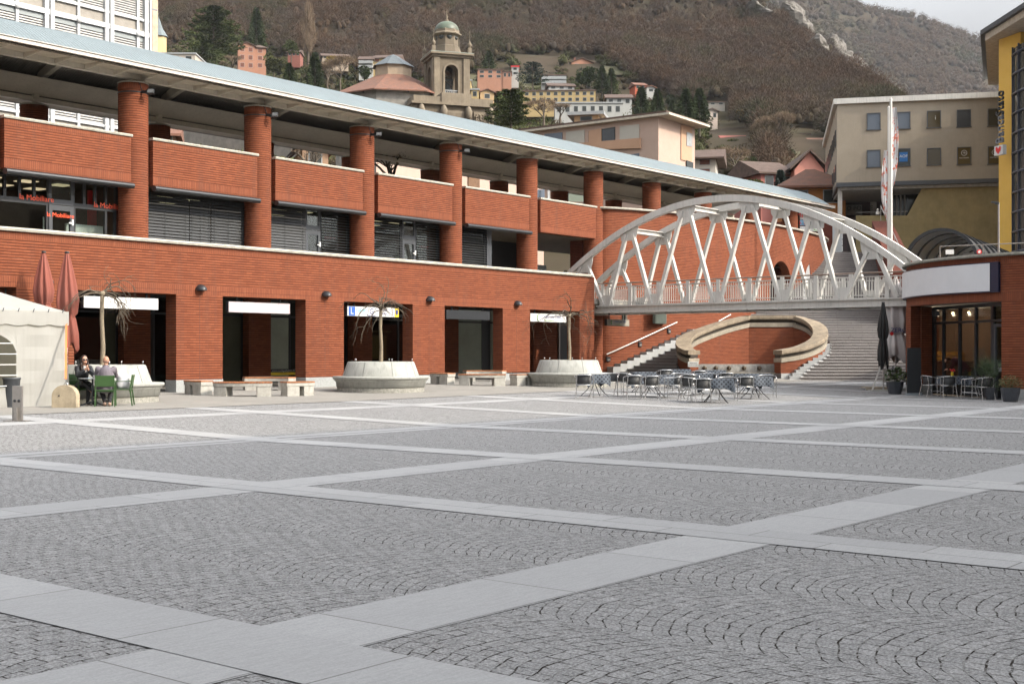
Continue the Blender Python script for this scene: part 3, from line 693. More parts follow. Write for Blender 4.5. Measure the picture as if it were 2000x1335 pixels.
b.build('louvre_vent', mat('grey_green_louvre', (.10, .12, .10), .5), CW, xf=CX)

# brick end tower beside the stairs and the shop board in front of it
t = thing('brick_tower', 'plain brown brick block at the far end of the canopy beside the directory panel', 'tower', (86, 42, 5)); X = WI(t)
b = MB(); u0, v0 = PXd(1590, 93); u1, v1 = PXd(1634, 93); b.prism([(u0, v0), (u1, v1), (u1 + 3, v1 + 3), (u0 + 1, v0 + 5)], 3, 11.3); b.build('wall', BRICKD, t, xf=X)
t = thing('shop_board', 'stacked white and blue shop name board standing on the curved wall under the canopy end', 'sign', (*PXd(1585, 86), 9.2)); X = WI(t)
p0 = Vector((*PXd(1562, 86), 0)); p1 = Vector((*PXd(1601, 86), 0)); d = (p1 - p0).normalized(); rows = [(412, 428, WSIGN), (429.5, 440, mat('sky_blue_sign', (.20, .42, .62), .5)), (442, 452, WSIGN)]
for y0, y1, mm in rows:
    b = MB(); b.bar(p0 + Vector((0, 0, (PZ(y0, 86) + PZ(y1, 86)) / 2)), p1 + Vector((0, 0, (PZ(y0, 86) + PZ(y1, 86)) / 2)), .12, PZ(y0, 86) - PZ(y1, 86)); b.build('panel', mm, t, xf=X)
b = MB(); b.bar(p0 + Vector((0, .1, 8.8)), p0 + Vector((0, .1, 11.2)), .1, .1); b.bar(p1 + Vector((0, .1, 8.8)), p1 + Vector((0, .1, 11.2)), .1, .1); b.build('post', BLACK, t, xf=X)
F = lambda x, y: X @ facing((*PXd(x, 85.88), PZ(y, 85.88)), d)
text('lettering', 'MIGROS', .5, F(1581, 420), RED, t); text('lettering', 'k kiosk', .38, F(1577, 435), RED, t); text('lettering', 'C', .4, F(1593, 447), mat('sign_green', (.15, .4, .06), .5), t)
def RD(r, d): return r * ST + d * CT, -r * CT + d * ST
# ------------------------------------------------------------------ footbridge
BR = thing('footbridge', 'white steel tied arch footbridge with zigzag struts spanning above the fountain stairs', 'bridge', (52.5, 29.05, 3.4)); X = WI(BR)
VC = 29.05
arc = lambda s: 8.52 - .0455 * s * s
def bp(b, name, mm=WHITE, bevel=0, par=BR): return b.build(name, mm, par, xf=X, bevel=bevel)
tops = (-7.30, -4.70, -1.62, 1.62, 4.70, 7.30); bots = (-8.55, -6.0, -3.3, 0, 3.3, 6.0, 8.55)
for u in (51.0, 54.0):
    b = MB(); P = [(u, VC + s, arc(s)) for s in np.linspace(-10.1, 10.1, 61)]
    b.ribbon(P, [(-.13, -.15), (.13, -.15), (.13, .15), (-.13, .15)], up=(0, 0, 1), smooth=False); bp(b, 'arch')
    for s in tops:
        b = MB(); z = arc(s) - .1; sl = -.091 * s; c = [(s + q * .5, z - .02 + sl * q * .5) for q in (-1, 1)]
        pts = [(s - .5, z - sl * .5), (s + .5, z + sl * .5), (s + .46, z - .34 + sl * .4), (s + .3, z - .52), (s - .3, z - .52), (s - .46, z - .34 - sl * .4)]
        b.add([(u + dx, VC + p[0], p[1]) for dx in (-.025, .025) for p in pts], [tuple(range(6)), tuple(range(11, 5, -1))] + [(i, (i + 1) % 6, 6 + (i + 1) % 6, 6 + i) for i in range(6)])
        bp(b, 'gusset')
    for i, s in enumerate(tops):
        for e, q in ((-1, bots[i]), (1, bots[i + 1])):
            b = MB(); a = Vector((u, VC + s + e * .18, arc(s) - .3)); c = Vector((u, VC + q - e * .16, 3.86)); b.bar(a, c, .15, .20, up=(1, 0, 0)); bp(b, 'strut')
    for q in bots[1:-1]:
        b = MB(); pts = [(q - .42, 3.84), (q + .42, 3.84), (q + .3, 4.2), (q + .2, 4.34), (q - .2, 4.34), (q - .3, 4.2)]
        b.add([(u + dx, VC + p[0], p[1]) for dx in (-.03, .03) for p in pts], [tuple(range(6)), tuple(range(11, 5, -1))] + [(i, (i + 1) % 6, 6 + (i + 1) % 6, 6 + i) for i in range(6)]); bp(b, 'gusset')
    # railing
    ur = u + (.12 if u < 52 else -.12)
    b = MB(); b.tube([(ur, VC - 9.6, 4.92), (ur, VC + 9.6, 4.92)], .032, 8); r = bp(b, 'railing', mat('handrail_brown', (.24, .17, .13), .5))
    b = MB(); b.box(ur - .02, ur + .02, VC - 9.6, VC + 9.6, 4.74, 4.775); b.box(ur - .02, ur + .02, VC - 9.6, VC + 9.6, 3.98, 4.015)
    n = 160
    for i in range(n): v = VC - 9.55 + 19.1 * i / (n - 1); b.box(ur - .009, ur + .009, v - .011, v + .011, 4.015, 4.74)
    bp(b, 'balusters', par=r)
    for i in range(13):
        v = VC - 9.5 + 19.0 * i / 12; b = MB(); b.box(ur - .03, ur + .03, v - .09, v + .09, 3.86, 4.9); bp(b, 'rail_post', par=r, bevel=.008)
    b = MB(); b.box(u - .17, u + .17, 18.8, 39.3, 3.50, 3.56); b.box(u - .17, u + .17, 18.8, 39.3, 3.80, 3.86); b.box(u - .05, u + .05, 18.8, 39.3, 3.56, 3.80); bp(b, 'deck_beam')
b = MB(); b.box(51.2, 53.8, 18.8, 39.3, 3.72, 3.84); bp(b, 'deck', mat('deck_steel', (.30, .29, .27), .7))
for s in np.linspace(-9, 9, 13):
    b = MB(); b.box(51.1, 53.9, VC + s - .05, VC + s + .05, 3.5, 3.71); bp(b, 'cross_girder')
for s in (-4.7, -1.62, 1.62, 4.7):
    b = MB(); z = arc(s) - .02; b.box(51.13, 53.87, VC + s - .14, VC + s + .14, z - .03, z); b.box(51.13, 53.87, VC + s - .14, VC + s + .14, z - .24, z - .21); b.box(51.13, 53.87, VC + s - .02, VC + s + .02, z - .21, z - .03); bp(b, 'arch_brace')

# ------------------------------------------------------------------ stairs
def stepmat(name, c, shade=.6):
    m, n, b, o = nodes(name); uv = N(n, 'ShaderNodeUVMap'); uv.uv_map = 'UVMap'; tc = N(n, 'ShaderNodeTexCoord')
    br = N(n, 'ShaderNodeTexBrick', offset=.5, i_Scale=1.0, i_Mortar_Size=.006, i_Brick_Width=1.35, i_Row_Height=.45); n.links.new(uv.outputs[0], br.inputs['Vector'])
    br.inputs['Color1'].default_value = (*c, 1); br.inputs['Color2'].default_value = (*(q * .85 for q in c), 1); br.inputs['Mortar'].default_value = (.06, .055, .05, 1)
    mp = N(n, 'ShaderNodeMapping', i_Scale=(2, 2, 12)); n.links.new(tc.outputs['Object'], mp.inputs[0]); d = noise(n, 1.6, mp.outputs[0], 5)
    n.links.new(mixc(n, rng(n, d, .4, .75, 0, .5), br.outputs['Color'], tuple(q * .5 for q in c)), b.inputs['Base Color']); b.inputs['Roughness'].default_value = .8
    return m
STEP = stepmat('porphyry_steps', (.30, .285, .275)); RISER = stepmat('porphyry_risers', (.22, .20, .19)); PALE = mat('pale_stringer', (.36, .365, .36), .75, .06, 3, streak=.1)
def flight(name, r0, r1, d0, z0, n, rise, tread, root, X, lf=None):
    b = MB(); d = d0; z = z0
    for i in range(n):
        a = lf(d) if lf else r0; p = [RD(a, d), RD(r1, d), RD(r1, d + tread + .04), RD(a, d + tread + .04)]; zz = z + rise
        w = r1 - a
        b.add([(*p[0], z - .02), (*p[1], z - .02), (*p[1], zz - .05), (*p[0], zz - .05)], [(0, 1, 2, 3)], 1, [[(0, z), (w, z), (w, zz - .05), (0, zz - .05)]])
        e = [RD(a, d - .035), RD(r1, d - .035), p[2], p[3]]
        b.add([(*e[0], zz - .05), (*e[1], zz - .05), (*e[1], zz), (*e[0], zz)], [(0, 1, 2, 3)], 0, [[(i * .3, 0), (i * .3 + w, 0), (i * .3 + w, .05), (i * .3, .05)]])
        b.add([(*e[0], zz - .05), (*e[1], zz - .05), (*p[1], zz - .05), (*p[0], zz - .05)], [(3, 2, 1, 0)], 1)
        b.add([(*q, zz) for q in e], [(0, 1, 2, 3)], 0, [[(0, 0), (w, 0), (w, .4), (0, .4)]])
        b.add([(*p[0], -.2), (*p[3], -.2), (*p[3], zz), (*p[0], zz)], [(3, 2, 1, 0)], 1)
        d += tread; z = zz
    return b.build(name, [STEP, RISER], root, xf=X), d, z
ST1 = thing('left_staircase', 'flight of grey stone steps climbing beside the bowed brick wall left of the fountain', 'stairs', (*RD(7.5, 65), .3)); X1 = WI(ST1)
def wall_at(l):          # point on the bowed wall l metres along it from the stair foot
    acc = 0; pts = [p for p in fine if p.x > 55.8]
    for i in range(len(pts) - 1):
        q = (pts[i + 1] - pts[i]).length
        if acc + q >= l: return pts[i].lerp(pts[i + 1], (l - acc) / q)
        acc += q
limbx = ((60, 8.35), (65.8, 8.35), (66.7, 8.75), (67.7, 9.7), (68.7, 10.9), (69.6, 12.3), (72, 14))
rimx = ((60, 13.7), (62.5, 13.9), (63.5, 14.5), (64.5, 15.2), (65.1, 15.7), (66.2, 16.4), (67.5, 16.7), (68.7, 16.5), (75, 16.5))
def interp(t, d):
    return float(np.interp(d, [q[0] for q in t], [q[1] for q in t]))
wd = Vector((.96, -.28, 0)).normalized(); wn = Vector((-.28, -.96, 0)).normalized()
def reach(p):            # how far a tread runs before it meets the horseshoe
    l = .5
    while l < 6.4:
        q = p + wn * l
        if q.x * ST - q.y * CT > interp(limbx, depth(q)): break
        l += .05
    return l
def depth(p): return p.x * CT + p.y * ST
b = MB(); sb = MB(); z = .30
for i in range(14):
    p = wall_at(i * .42 + .02) ; p2 = wall_at((i + 1) * .42 + .06); z1 = z + .154; a0_ = p + wn * .45; L0 = reach(p); e0 = p + wn * L0; e1 = p2 + wn * L0; s1_ = p2 + wn * .45
    f0, g0_ = a0_ - wd * .035, e0 - wd * .035; w_ = L0 - .45
    b.add([(*a0_[:2], 0), (*e0[:2], 0), (*e0[:2], z1 - .05), (*a0_[:2], z1 - .05)], [(0, 1, 2, 3)], 1, [[(0, z - 1), (w_, z - 1), (w_, z1), (0, z1)]])
    b.add([(*f0[:2], z1 - .05), (*g0_[:2], z1 - .05), (*g0_[:2], z1), (*f0[:2], z1)], [(0, 1, 2, 3)], 0)
    b.add([(*f0[:2], z1), (*g0_[:2], z1), (*e1[:2], z1), (*s1_[:2], z1)], [(0, 1, 2, 3)], 0, [[(0, 0), (w_, 0), (w_, .4), (0, .4)]])
    b.add([(*e0[:2], 0), (*e1[:2], 0), (*e1[:2], z1), (*e0[:2], z1)], [(0, 1, 2, 3)], 1)
    q0, q1 = wall_at(i * .42), wall_at((i + 1) * .42 + .01); sb.prism([tuple((q0 + wn * .0)[:2]), tuple((q0 + wn * .5)[:2]), tuple((q1 + wn * .5)[:2]), tuple((q1 + wn * .0)[:2])], 0 if i == 0 else z - .2, z1 + .42)
    z = z1
b.build('steps', [STEP, RISER], ST1, xf=X1)
q0, q1 = wall_at(14 * .42), wall_at(14 * .42 + 2.2); sb.prism([q0[:2], (q0 + wn * .5)[:2], (q1 + wn * .5)[:2], q1[:2]], z - .2, z + .42)
sb.build('stringer', PALE, ST1, xf=X1)
b = MB(); q = wall_at(14 * .42); b.prism([tuple(q[:2]), tuple((q + wn * reach(q))[:2]), RD(12.3, 70.1), RD(16.4, 70.1), RD(16.4, 68.9), RD(26, 68.9), RD(26, 71.6), RD(11.5, 72.6)], z - .3, 2.47); b.build('landing', [STEP], ST1, xf=X1)
ST2 = thing('right_staircase', 'broad flight of grey stone steps rising right of the horseshoe fountain towards the upper street', 'stairs', (*RD(17, 62.4), .1)); X2 = WI(ST2)
_, d2, z2 = flight('steps', 11.5, 24, 62.3, .12, 16, .148, .41, ST2, X2, lf=lambda d: interp(rimx, d))
b = MB(); d = 62.3; z = .12
for i in range(13):
    a = interp(rimx, d); b.prism([RD(a - .5, d + .05), RD(a + .05, d + .05), RD(interp(rimx, d + .41) + .05, d + .47), RD(a - .5, d + .47)], 0, z + .148 + .04); d += .41; z += .148
b.build('stringer', PALE, ST2, xf=X2)
ST3 = thing('upper_staircase', 'long upper stone stairway rising behind the footbridge to the beige offices', 'stairs', (*RD(18, 71.5), 2.4)); X3 = WI(ST3)
_, d3, z3 = flight('steps', 9, 26, d2 + 2.5, z2, 39, .15, .395, ST3, X3, lf=lambda d: float(np.interp(d, [71, 75.1, 79.8, 84.4, 88], [10.3, 14.3, 17.5, 20.3, 21.8])))
b = MB(); b.prism([RD(12, d3), RD(50, d3), RD(50, 140), RD(12, 140)], z3 - .5, z3); b.build('upper_terrace', [STEP], ST3, xf=X3)
b = MB(); d = d2 + 2.5; z = z2 + .1
for i in range(14): b.prism([RD(18.3 + i * .1, d + 6), RD(18.8 + i * .1, d + 6), RD(18.9 + i * .1, d + 6.4), RD(18.4 + i * .1, d + 6.4)], z, z + 2.35, 0); d += .395; z += .15
WS = thing('stair_side_wall', 'dark brick flank wall with slanted top right of the upper stairway', 'wall', (*RD(21, 73), 2.5)); X = WI(WS)
b = MB(); pl = [RD(21.4, 72.6), RD(24.6, 88), RD(25.8, 87.6), RD(22.8, 72.3)]
zt = lambda p: 6.1 + min(1, max(0, ((p[0] * CT + p[1] * ST) - 72.3) / 15.5)) * 4.5
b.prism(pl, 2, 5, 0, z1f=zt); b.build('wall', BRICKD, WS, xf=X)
b = MB(); P = [RD(22.0, 72.5), RD(25.2, 88)]; b.tube([(*P[0], 7.2), (*P[1], 11.6)], .03)
for f in (0, .33, .66, 1): q = Vector((*P[0], 6.1)).lerp(Vector((*P[1], 10.6)), f); b.tube([q, q + Vector((0, 0, 1.1))], .025)
b.build('handrail', GSTEEL, WS, xf=X)
# wall handrails and step lights on the bowed wall
def wallpt(x, z, off=.12):
    best = None
    for i in range(len(fine) - 1):
        p, q = fine[i], fine[i + 1]
        xs = [1000 + 2515 * (k.x * ST - k.y * CT) / (k.x * CT + k.y * ST) for k in (p, q)]
        if min(xs) <= x <= max(xs) and p.x < 82:
            c = p.lerp(q, (x - xs[0]) / (xs[1] - xs[0] + 1e-9)); d = (q - p).normalized(); c = c + Vector((d.y, -d.x, 0)) * off; return Vector((c.x, c.y, z)), d
for i, (xa, ya, xb, yb, lab) in enumerate(((1184, 691.5, 1319, 629, 'long sloping steel handrail on the bowed wall above the lower steps'), (1400, 627, 1423, 614, 'short upper steel handrail on the bowed wall half hidden by the fountain coping'))):
    pts = []
    for f in np.linspace(0, 1, 8):
        x = xa + (xb - xa) * f; y = ya + (yb - ya) * f; p, _ = wallpt(x, 0, .14); pts.append(Vector((p.x, p.y, PZ(y, depth(p)))))
    t = thing('handrail', lab, 'handrail', pts[0]); X = WI(t); b = MB(); b.tube(pts, .035, 8); b.build('rail', mat('pale_rail', (.68, .64, .6), .4), t, xf=X)
    b = MB()
    for k in (1, 4, 6): b.bar(pts[k], pts[k] + Vector((0, .16, -.08)), .03, .03)
    b.build('rail_bracket', GSTEEL, t, xf=X)
for x, y, lab in ((1188, 701, 'lowest square step light on the bowed brick wall'), (1249.5, 672, 'middle square step light on the bowed brick wall'), (1306, 646, 'upper square step light below the handrail end')):
    p, d = wallpt(x, 0, .03); z = PZ(y, depth(p)); t = thing('step_light', lab, 'wall light', (p.x, p.y, z), group='step lights on the bowed wall'); X = WI(t)
    b = MB(); b.bar(Vector((p.x, p.y, z)) - d * .11, Vector((p.x, p.y, z)) + d * .11, .06, .26); b.build('housing', BLACK, t, xf=X, bevel=.008)
    b = MB(); q = Vector((p.x, p.y - .035, z - .03)); b.bar(q - d * .07, q + d * .07, .02, .1); b.build('lens', GSTEEL, t, xf=X)

# ------------------------------------------------------------------ horseshoe fountain
FO = thing('horseshoe_fountain', 'horseshoe shaped brick fountain wall with broad sloping sandstone coping and low spout trough', 'fountain', (*RD(11.5, 65), .2)); X = WI(FO)
ctl = [(9.1, 64.3), (8.75, 64.9), (8.75, 65.8), (9.15, 66.7), (10.1, 67.7), (11.3, 68.7), (12.7, 69.6), (15.3, 69.6), (16.0, 68.7), (16.15, 67.5), (15.7, 66.2), (14.6, 65.1), (13.3, 64.5)]
pp = spline(ctl[:7], 8)[:-1] + [Vector((*ctl[6], 0))] + spline(ctl[6:8], 3)[1:-1] + spline(ctl[7:], 8)
kz = .37
def pz(d): return min(1.58 + kz * (d - 64.5), 3.52) if d > 64.5 else 1.58
path = []
for p in pp:
    u, v = RD(p.x, p.y); path.append(Vector((u, v, pz(p.y))))
SANDST = mat('sandstone_coping', (.25, .20, .14), .85, .18, 2.5, bmp=.3, bscale=20, streak=.3)
SANDP = mat('pale_sandstone', (.31, .27, .21), .85, .12, 2.5, bmp=.2, bscale=20, streak=.3)
b = MB(); b.ribbon(path, [(-.38, -.08), (.38, -.08), (.40, .0), (.38, .14), (-.38, .14), (-.40, .0)]); b.build('coping', SANDST, FO, xf=X)
b = MB(); b.ribbon([p + Vector((0, 0, -.14)) for p in path], [(-.24, -.1), (.24, -.1), (.24, .06), (-.24, .06)]); b.build('shadow_joint', mat('dark_joint', (.05, .04, .03), .9), FO, xf=X)
b = MB(); b.ribbon([p + Vector((0, 0, -.38)) for p in path], [(-.33, -.10), (.33, -.10), (.35, .12), (-.35, .12)]); b.build('lower_moulding', SANDP, FO, xf=X)
b = MB(); L_ = 0; n = len(path)
for side in (-.28, .28):
    L_ = 0; row = []
    for i, p in enumerate(path):
        a = path[max(0, i - 1)]; c = path[min(n - 1, i + 1)]; d = (c - a); d.z = 0; d.normalize(); q = p + Vector((d.y, -d.x, 0)) * side; row.append(q)
    for i in range(n - 1):
        l = (row[i + 1] - row[i]).length; a, c = row[i], row[i + 1]
        vs = [(a.x, a.y, -.05), (c.x, c.y, -.05), (c.x, c.y, c.z - .5), (a.x, a.y, a.z - .5)]
        b.add(vs, [(0, 1, 2, 3)], 0, [[(L_, 0), (L_ + l, 0), (L_ + l, c.z), (L_, a.z)]]); L_ += l
for i in (0, n - 1):
    a = path[i]; c = path[1 if i == 0 else n - 2]; d = (c - a); d.z = 0; d.normalize(); s_ = Vector((d.y, -d.x, 0)) * .28
    b.add([(a.x - s_.x, a.y - s_.y, -.05), (a.x + s_.x, a.y + s_.y, -.05), (a.x + s_.x, a.y + s_.y, a.z - .45), (a.x - s_.x, a.y - s_.y, a.z - .45)], [(0, 1, 2, 3)], 0)
b.build('brick_wall', BRICK, FO, xf=X)
b = MB()          # plinth
b.ribbon([Vector((p.x, p.y, .45)) for p in path[-22:]], [(-.31, -.45), (.31, -.45), (.31, .12), (-.31, .12)]); b.ribbon([Vector((p.x, p.y, .35)) for p in path[:6]], [(-.31, -.45), (.31, -.45), (.31, .12), (-.31, .12)]); b.build('plinth', PALE, FO, xf=X)
BAND = mat('fountain_stone', (.36, .35, .33), .75, .2, 4, streak=.5)
b = MB(); dF = 65.3; b.prism([RD(9.05, dF), RD(13.4, dF), RD(13.4, dF + .35), RD(9.05, dF + .35)], .1, 1.02); bk = b.build('spout_wall', BAND, FO, xf=X)
b = MB(); b.prism([RD(9.1, dF - .55), RD(13.35, dF - .55), RD(13.35, dF - .01), RD(9.1, dF - .01)], .15, .52); b.prism([RD(9.05, dF - .62), RD(13.4, dF - .62), RD(13.4, dF - .45), RD(9.05, dF - .45)], .52, .60); b.build('trough', SANDP, FO, xf=X)
for i, x in enumerate((1357, 1376, 1398, 1424, 1453, 1483)):
    r_ = (x - 1000) * dF / 2515; b = MB(); c = RD(r_, dF - .02); q = RD(r_, dF - .2)
    b.lathe([(.001, 0), (.11, 0), (.12, .02), (.06, .05), (.001, .06)], (0, 0, 0), 10, axis=Matrix.Translation((*c, .82)) @ Matrix.Rotation(TH - R(90), 4, 'Z') @ Matrix.Rotation(R(90), 4, 'X'))
    b.tube([(*c, .82), (*q, .80), (*RD(r_, dF - .24), .74)], .022, 6); b.build('spout', mat('bronze_spout', (.08, .06, .04), .5, metal=.6), FO, xf=X)
b = MB(); c = Vector((*RD(9.0, 63.98), 1.03)); rt = Vector((ST, -CT, 0)); b.bar(c - rt * .26, c + rt * .26, .05, .26); pl_ = b.build('name_plate', WPAP, FO, xf=X)
text('lettering', 'FONTANA', .075, X @ facing(c + Vector((-.02, -.025, .05)), rt), BLACK, pl_, .002); text('lettering', 'ACQUA POTABILE', .06, X @ facing(c + Vector((-.02, -.025, -.05)), rt), BLACK, pl_, .002)
# ------------------------------------------------------------------ cafe building
CA = thing('cafe_building', 'single storey rounded brick cafe with large windows and roof terrace', 'building', (46, 14, 0)); X = WI(CA)
cc = Vector((51.4, 12.9, 0)); CR = 7.0
def cp(a, r=CR): return Vector((cc.x - r * math.cos(R(a)), cc.y + r * math.sin(R(a)), 0))
def cpart_(b, name, mm, bevel=0, par=None): return b.build(name, mm, par or CA, xf=X, bevel=bevel)
arcp = [Vector((44.4, -14, 0)), Vector((44.4, 4, 0)), Vector((44.4, 10, 0))] + [cp(a) for a in range(0, 93, 4)] + [Vector((56, 19.9, 0)), Vector((64, 19.9, 0))]
arcp = arcp[::-1]
b = MB(); C = lambda z: (lambda p: z)
wallstrip(b, arcp, C(3.35), C(3.68), 1, .4, off=.003 * 0); wallstrip(b, arcp, C(3.68), C(4.62), 0, .4); wallstrip(b, arcp, C(4.62), C(4.88), 1, .4)
pierL = [p for p in arcp if p.y > 18.55]; wallstrip(b, pierL, C(.38), C(3.35), 0, .4)
pierR = [Vector((44.45, 14.35, 0)), Vector((44.4, 12.9, 0)), Vector((44.4, -14, 0))]; wallstrip(b, pierR, C(.38), C(3.35), 0, .4)
w1 = Vector((48.75, 18.35, 0)); w0 = Vector((45.1, 14.35, 0))
e = pierL[-1]; b.prism([(e.x, e.y), (w1.x - .05, w1.y - .05), (w1.x + .4, w1.y + .3), (e.x + .4, e.y + .35)], .38, 3.35, 0)
cpart_(b, 'wall', [BRICK, SOLD])
b = MB(); wallstrip(b, pierL, C(-.05), C(.38), 0, .44, off=.02); wallstrip(b, pierR, C(-.05), C(.38), 0, .44, off=.02); b.prism([(e.x - .02, e.y - .02), (w1.x - .05, w1.y - .07), (w1.x + .4, w1.y + .3), (e.x + .4, e.y + .3)], -.05, .38); cpart_(b, 'plinth', GRAN)
b = MB(); b.ribbon([(p.x, p.y, 4.92) for p in arcp], [(.14, -.04), (.17, .0), (.14, .07), (-.5, .07), (-.5, -.04)][::1]); cpart_(b, 'coping', mat('weathered_coping', (.27, .26, .22), .85, .2, 5, bmp=.3, bscale=25, streak=.4))
b = MB(); b.prism([(p.x, p.y) for p in [Vector((44.6, -13.8, 0)), Vector((44.6, 10, 0))] + [cp(a, 6.8) for a in range(0, 91, 10)] + [Vector((64, 19.7, 0)), Vector((64, -13.8, 0))]], 3.5, 4.05); cpart_(b, 'roof', FLOOR)
b = MB(); b.prism([(p.x, p.y) for p in [Vector((44.75, -13.6, 0)), Vector((44.75, 10, 0))] + [cp(a, 6.7) for a in range(0, 91, 10)] + [Vector((64, 19.5, 0)), Vector((64, -13.6, 0))]], 3.36, 3.45); cpart_(b, 'ceiling', mat('cafe_ceiling', (.30, .28, .24), .8))
b = MB(); b.box(52.5, 52.7, 6, 19.5, .02, 3.36); b.box(46, 52.5, 9.0, 9.2, .02, 3.36); cpart_(b, 'interior_wall', mat('cafe_interior', (.13, .085, .06), .8))
# window front on the chord
ch = (w1 - w0); cl = ch.length; cd = ch.normalized(); cn_ = Vector((-cd.y, cd.x, 0))
WM = Matrix.Translation(w0) @ Matrix(((cd.x, cn_.x, 0, 0), (cd.y, cn_.y, 0, 0), (0, 0, 1, 0), (0, 0, 0, 1)))       # x along the front, y outwards
def cf(x):                                  # position along the front of an image column
    a, b_ = ray(x); q = Vector((a, b_)); det = q.x * (-cd.y) - q.y * (-cd.x); s_ = (w0.x * (-cd.y) - w0.y * (-cd.x)) / det
    return (q.x * s_ - w0.x) * cd.x + (q.y * s_ - w0.y) * cd.y
b = MB(); ms = [0, cf(1940), cf(1907), cf(1875), cf(1843.5), cl]
for i, s_ in enumerate(ms): b.box(s_ - .05, s_ + .05, -.05, .05, .03, 3.35, M=WM) if i not in (0, 1) else b.box(s_ - .09, s_ + .09, -.05, .05, .03, 3.35, M=WM)
b.box(0, cl, -.052, .052, 3.22, 3.35, M=WM); b.box(0, cl, -.052, .052, 2.68, 2.76, M=WM); b.box(.5, cl, -.052, .052, .03, .3, M=WM); b.box(cl - .25, cl, -.053, .053, .03, 3.35, M=WM)
wf = cpart_(b, 'window_frame', BLACK)
for i in range(5):
    b = MB(); b.box(ms[i] + .05, ms[i + 1] - .05, -.012, 0, .1, 3.24, M=WM); b.build('pane', glassmat('cafe_glass', (.85, .86, .85), .06) if i == 0 else MATS.get('cafe_glass') or GLASS, wf, xf=X) if i else b.build('pane', TGLASS, wf, xf=X)
CGL = glassmat('cafe_glass', (.85, .86, .85), .06)
for o_ in wf.children:
    if o_.data.materials[0] != TGLASS: o_.data.materials[0] = CGL
b = MB(); b.box(.12, ms[1] - .12, .0, .06, .05, .2, M=WM); b.box(.12, .24, .0, .06, .2, 2.6, M=WM); b.box(ms[1] - .24, ms[1] - .12, .0, .06, .2, 2.6, M=WM); b.box(.24, ms[1] - .24, 0, .06, 2.5, 2.6, M=WM); cpart_(b, 'door', DGREY)
b = MB(); b.box(cf(1839), cf(1832), .08, .25, 3.0, 3.18, M=WM); cpart_(b, 'sensor_box', DGREY)
# lettered-over sign band (blank)
b = MB(); sp_ = [cp(a, CR + .16) for a in np.linspace(15, 73, 14)]
wallstrip(b, sp_[::-1], C(3.70), C(4.65), 0, .08); t = thing('cafe_sign', 'long curved blank pale grey sign panel above the cafe window', 'sign', (cp(45, 7.1).x, cp(45, 7.1).y, 4.2)); b.build('face', mat('pale_sign', (.60, .61, .63), .5, .03, 1), t, xf=WI(t))
b = MB(); wallstrip(b, [cp(a, CR + .14) for a in np.linspace(12.5, 73.6, 14)][::-1], C(3.66), C(4.69), 0, .12); b.build('casing', mat('navy_casing', (.015, .015, .04), .4), t, xf=WI(t))
# interior: lamps, counter, shelf of goods, person
for x, y in ((1830, 611), (1861, 611), (1892, 610)):
    u, v = PXd(x, 50.5); z = PZ(y, 50.5); lab = {1830: 'left', 1861: 'middle', 1892: 'right'}[x] + ' glowing pendant bulb inside the cafe window'
    t = thing('pendant_bulb', lab, 'lamp', (u, v, 3.36), group='pendant bulbs in the cafe')
    b = MB(); b.tube([(0, 0, 0), (0, 0, z - 3.36 + .05)], .008, 5); b.build('cord', BLACK, t); b = MB(); b.sphere((0, 0, z - 3.36), .05, 12, 8); b.build('bulb', mat('glowing_bulb', (1, .8, .5), .4, emit=(1, .75, .4, 14)), t)
    pl_ = bpy.data.lights.new('bulb_light', 'POINT'); pl_.energy = 170; pl_.color = (1, .8, .55); pl_.shadow_soft_size = .05; po_ = bpy.data.objects.new('bulb_light', pl_); COL.objects.link(po_); po_.parent = t; po_.location = (0, 0, z - 3.36 - .08)
CW_ = mat('counter_front', (.42, .42, .36), .5, .08, 2)
t = thing('cafe_counter', 'pale display counter with yellow goods shelf behind the cafe window', 'counter', (*PXd(1850, 52), 0)); Xc = WI(t); a = Vector((*PXd(1812, 51.5), 0)); c = Vector((*PXd(1885, 49.5), 0))
b = MB(); b.bar(a + Vector((0, 0, .62)), c + Vector((0, 0, .62)), .7, 1.2); b.build('front', CW_, t, xf=Xc); b = MB(); b.bar(a + Vector((0, 0, 1.24)), c + Vector((0, 0, 1.24)), .8, .05); b.build('top', GSTEEL, t, xf=Xc)
b = MB(); rr_ = random.Random(3)
for i in range(90):
    f = rr_.random(); p = a.lerp(c, f) + Vector((.6, .3, rr_.choice((1.3, 1.5)))); b.box(p.x, p.x + .12, p.y - .06, p.y + .06, p.z, p.z + rr_.uniform(.08, .16))
b.build('goods', mat('yellow_goods', (.5, .32, .05), .5, .3, 14, col2=(.25, .08, .03)), t, xf=Xc)
b = MB(); a2 = Vector((*PXd(1895, 48.6), 0)); c2 = Vector((*PXd(1940, 47.5), 0)); b.bar(a2 + Vector((0, 0, .5)), c2 + Vector((0, 0, .5)), .6, 1.0); t2 = thing('bar_counter', 'lower dark counter near the cafe door', 'counter', (a2.x, a2.y, 0)); b.build('body', CW_, t2, xf=WI(t2)); b = MB(); b.bar(a2 + Vector((0, 0, 1.02)), c2 + Vector((0, 0, 1.02)), .7, .04); b.build('top', BLACK, t2, xf=WI(t2))

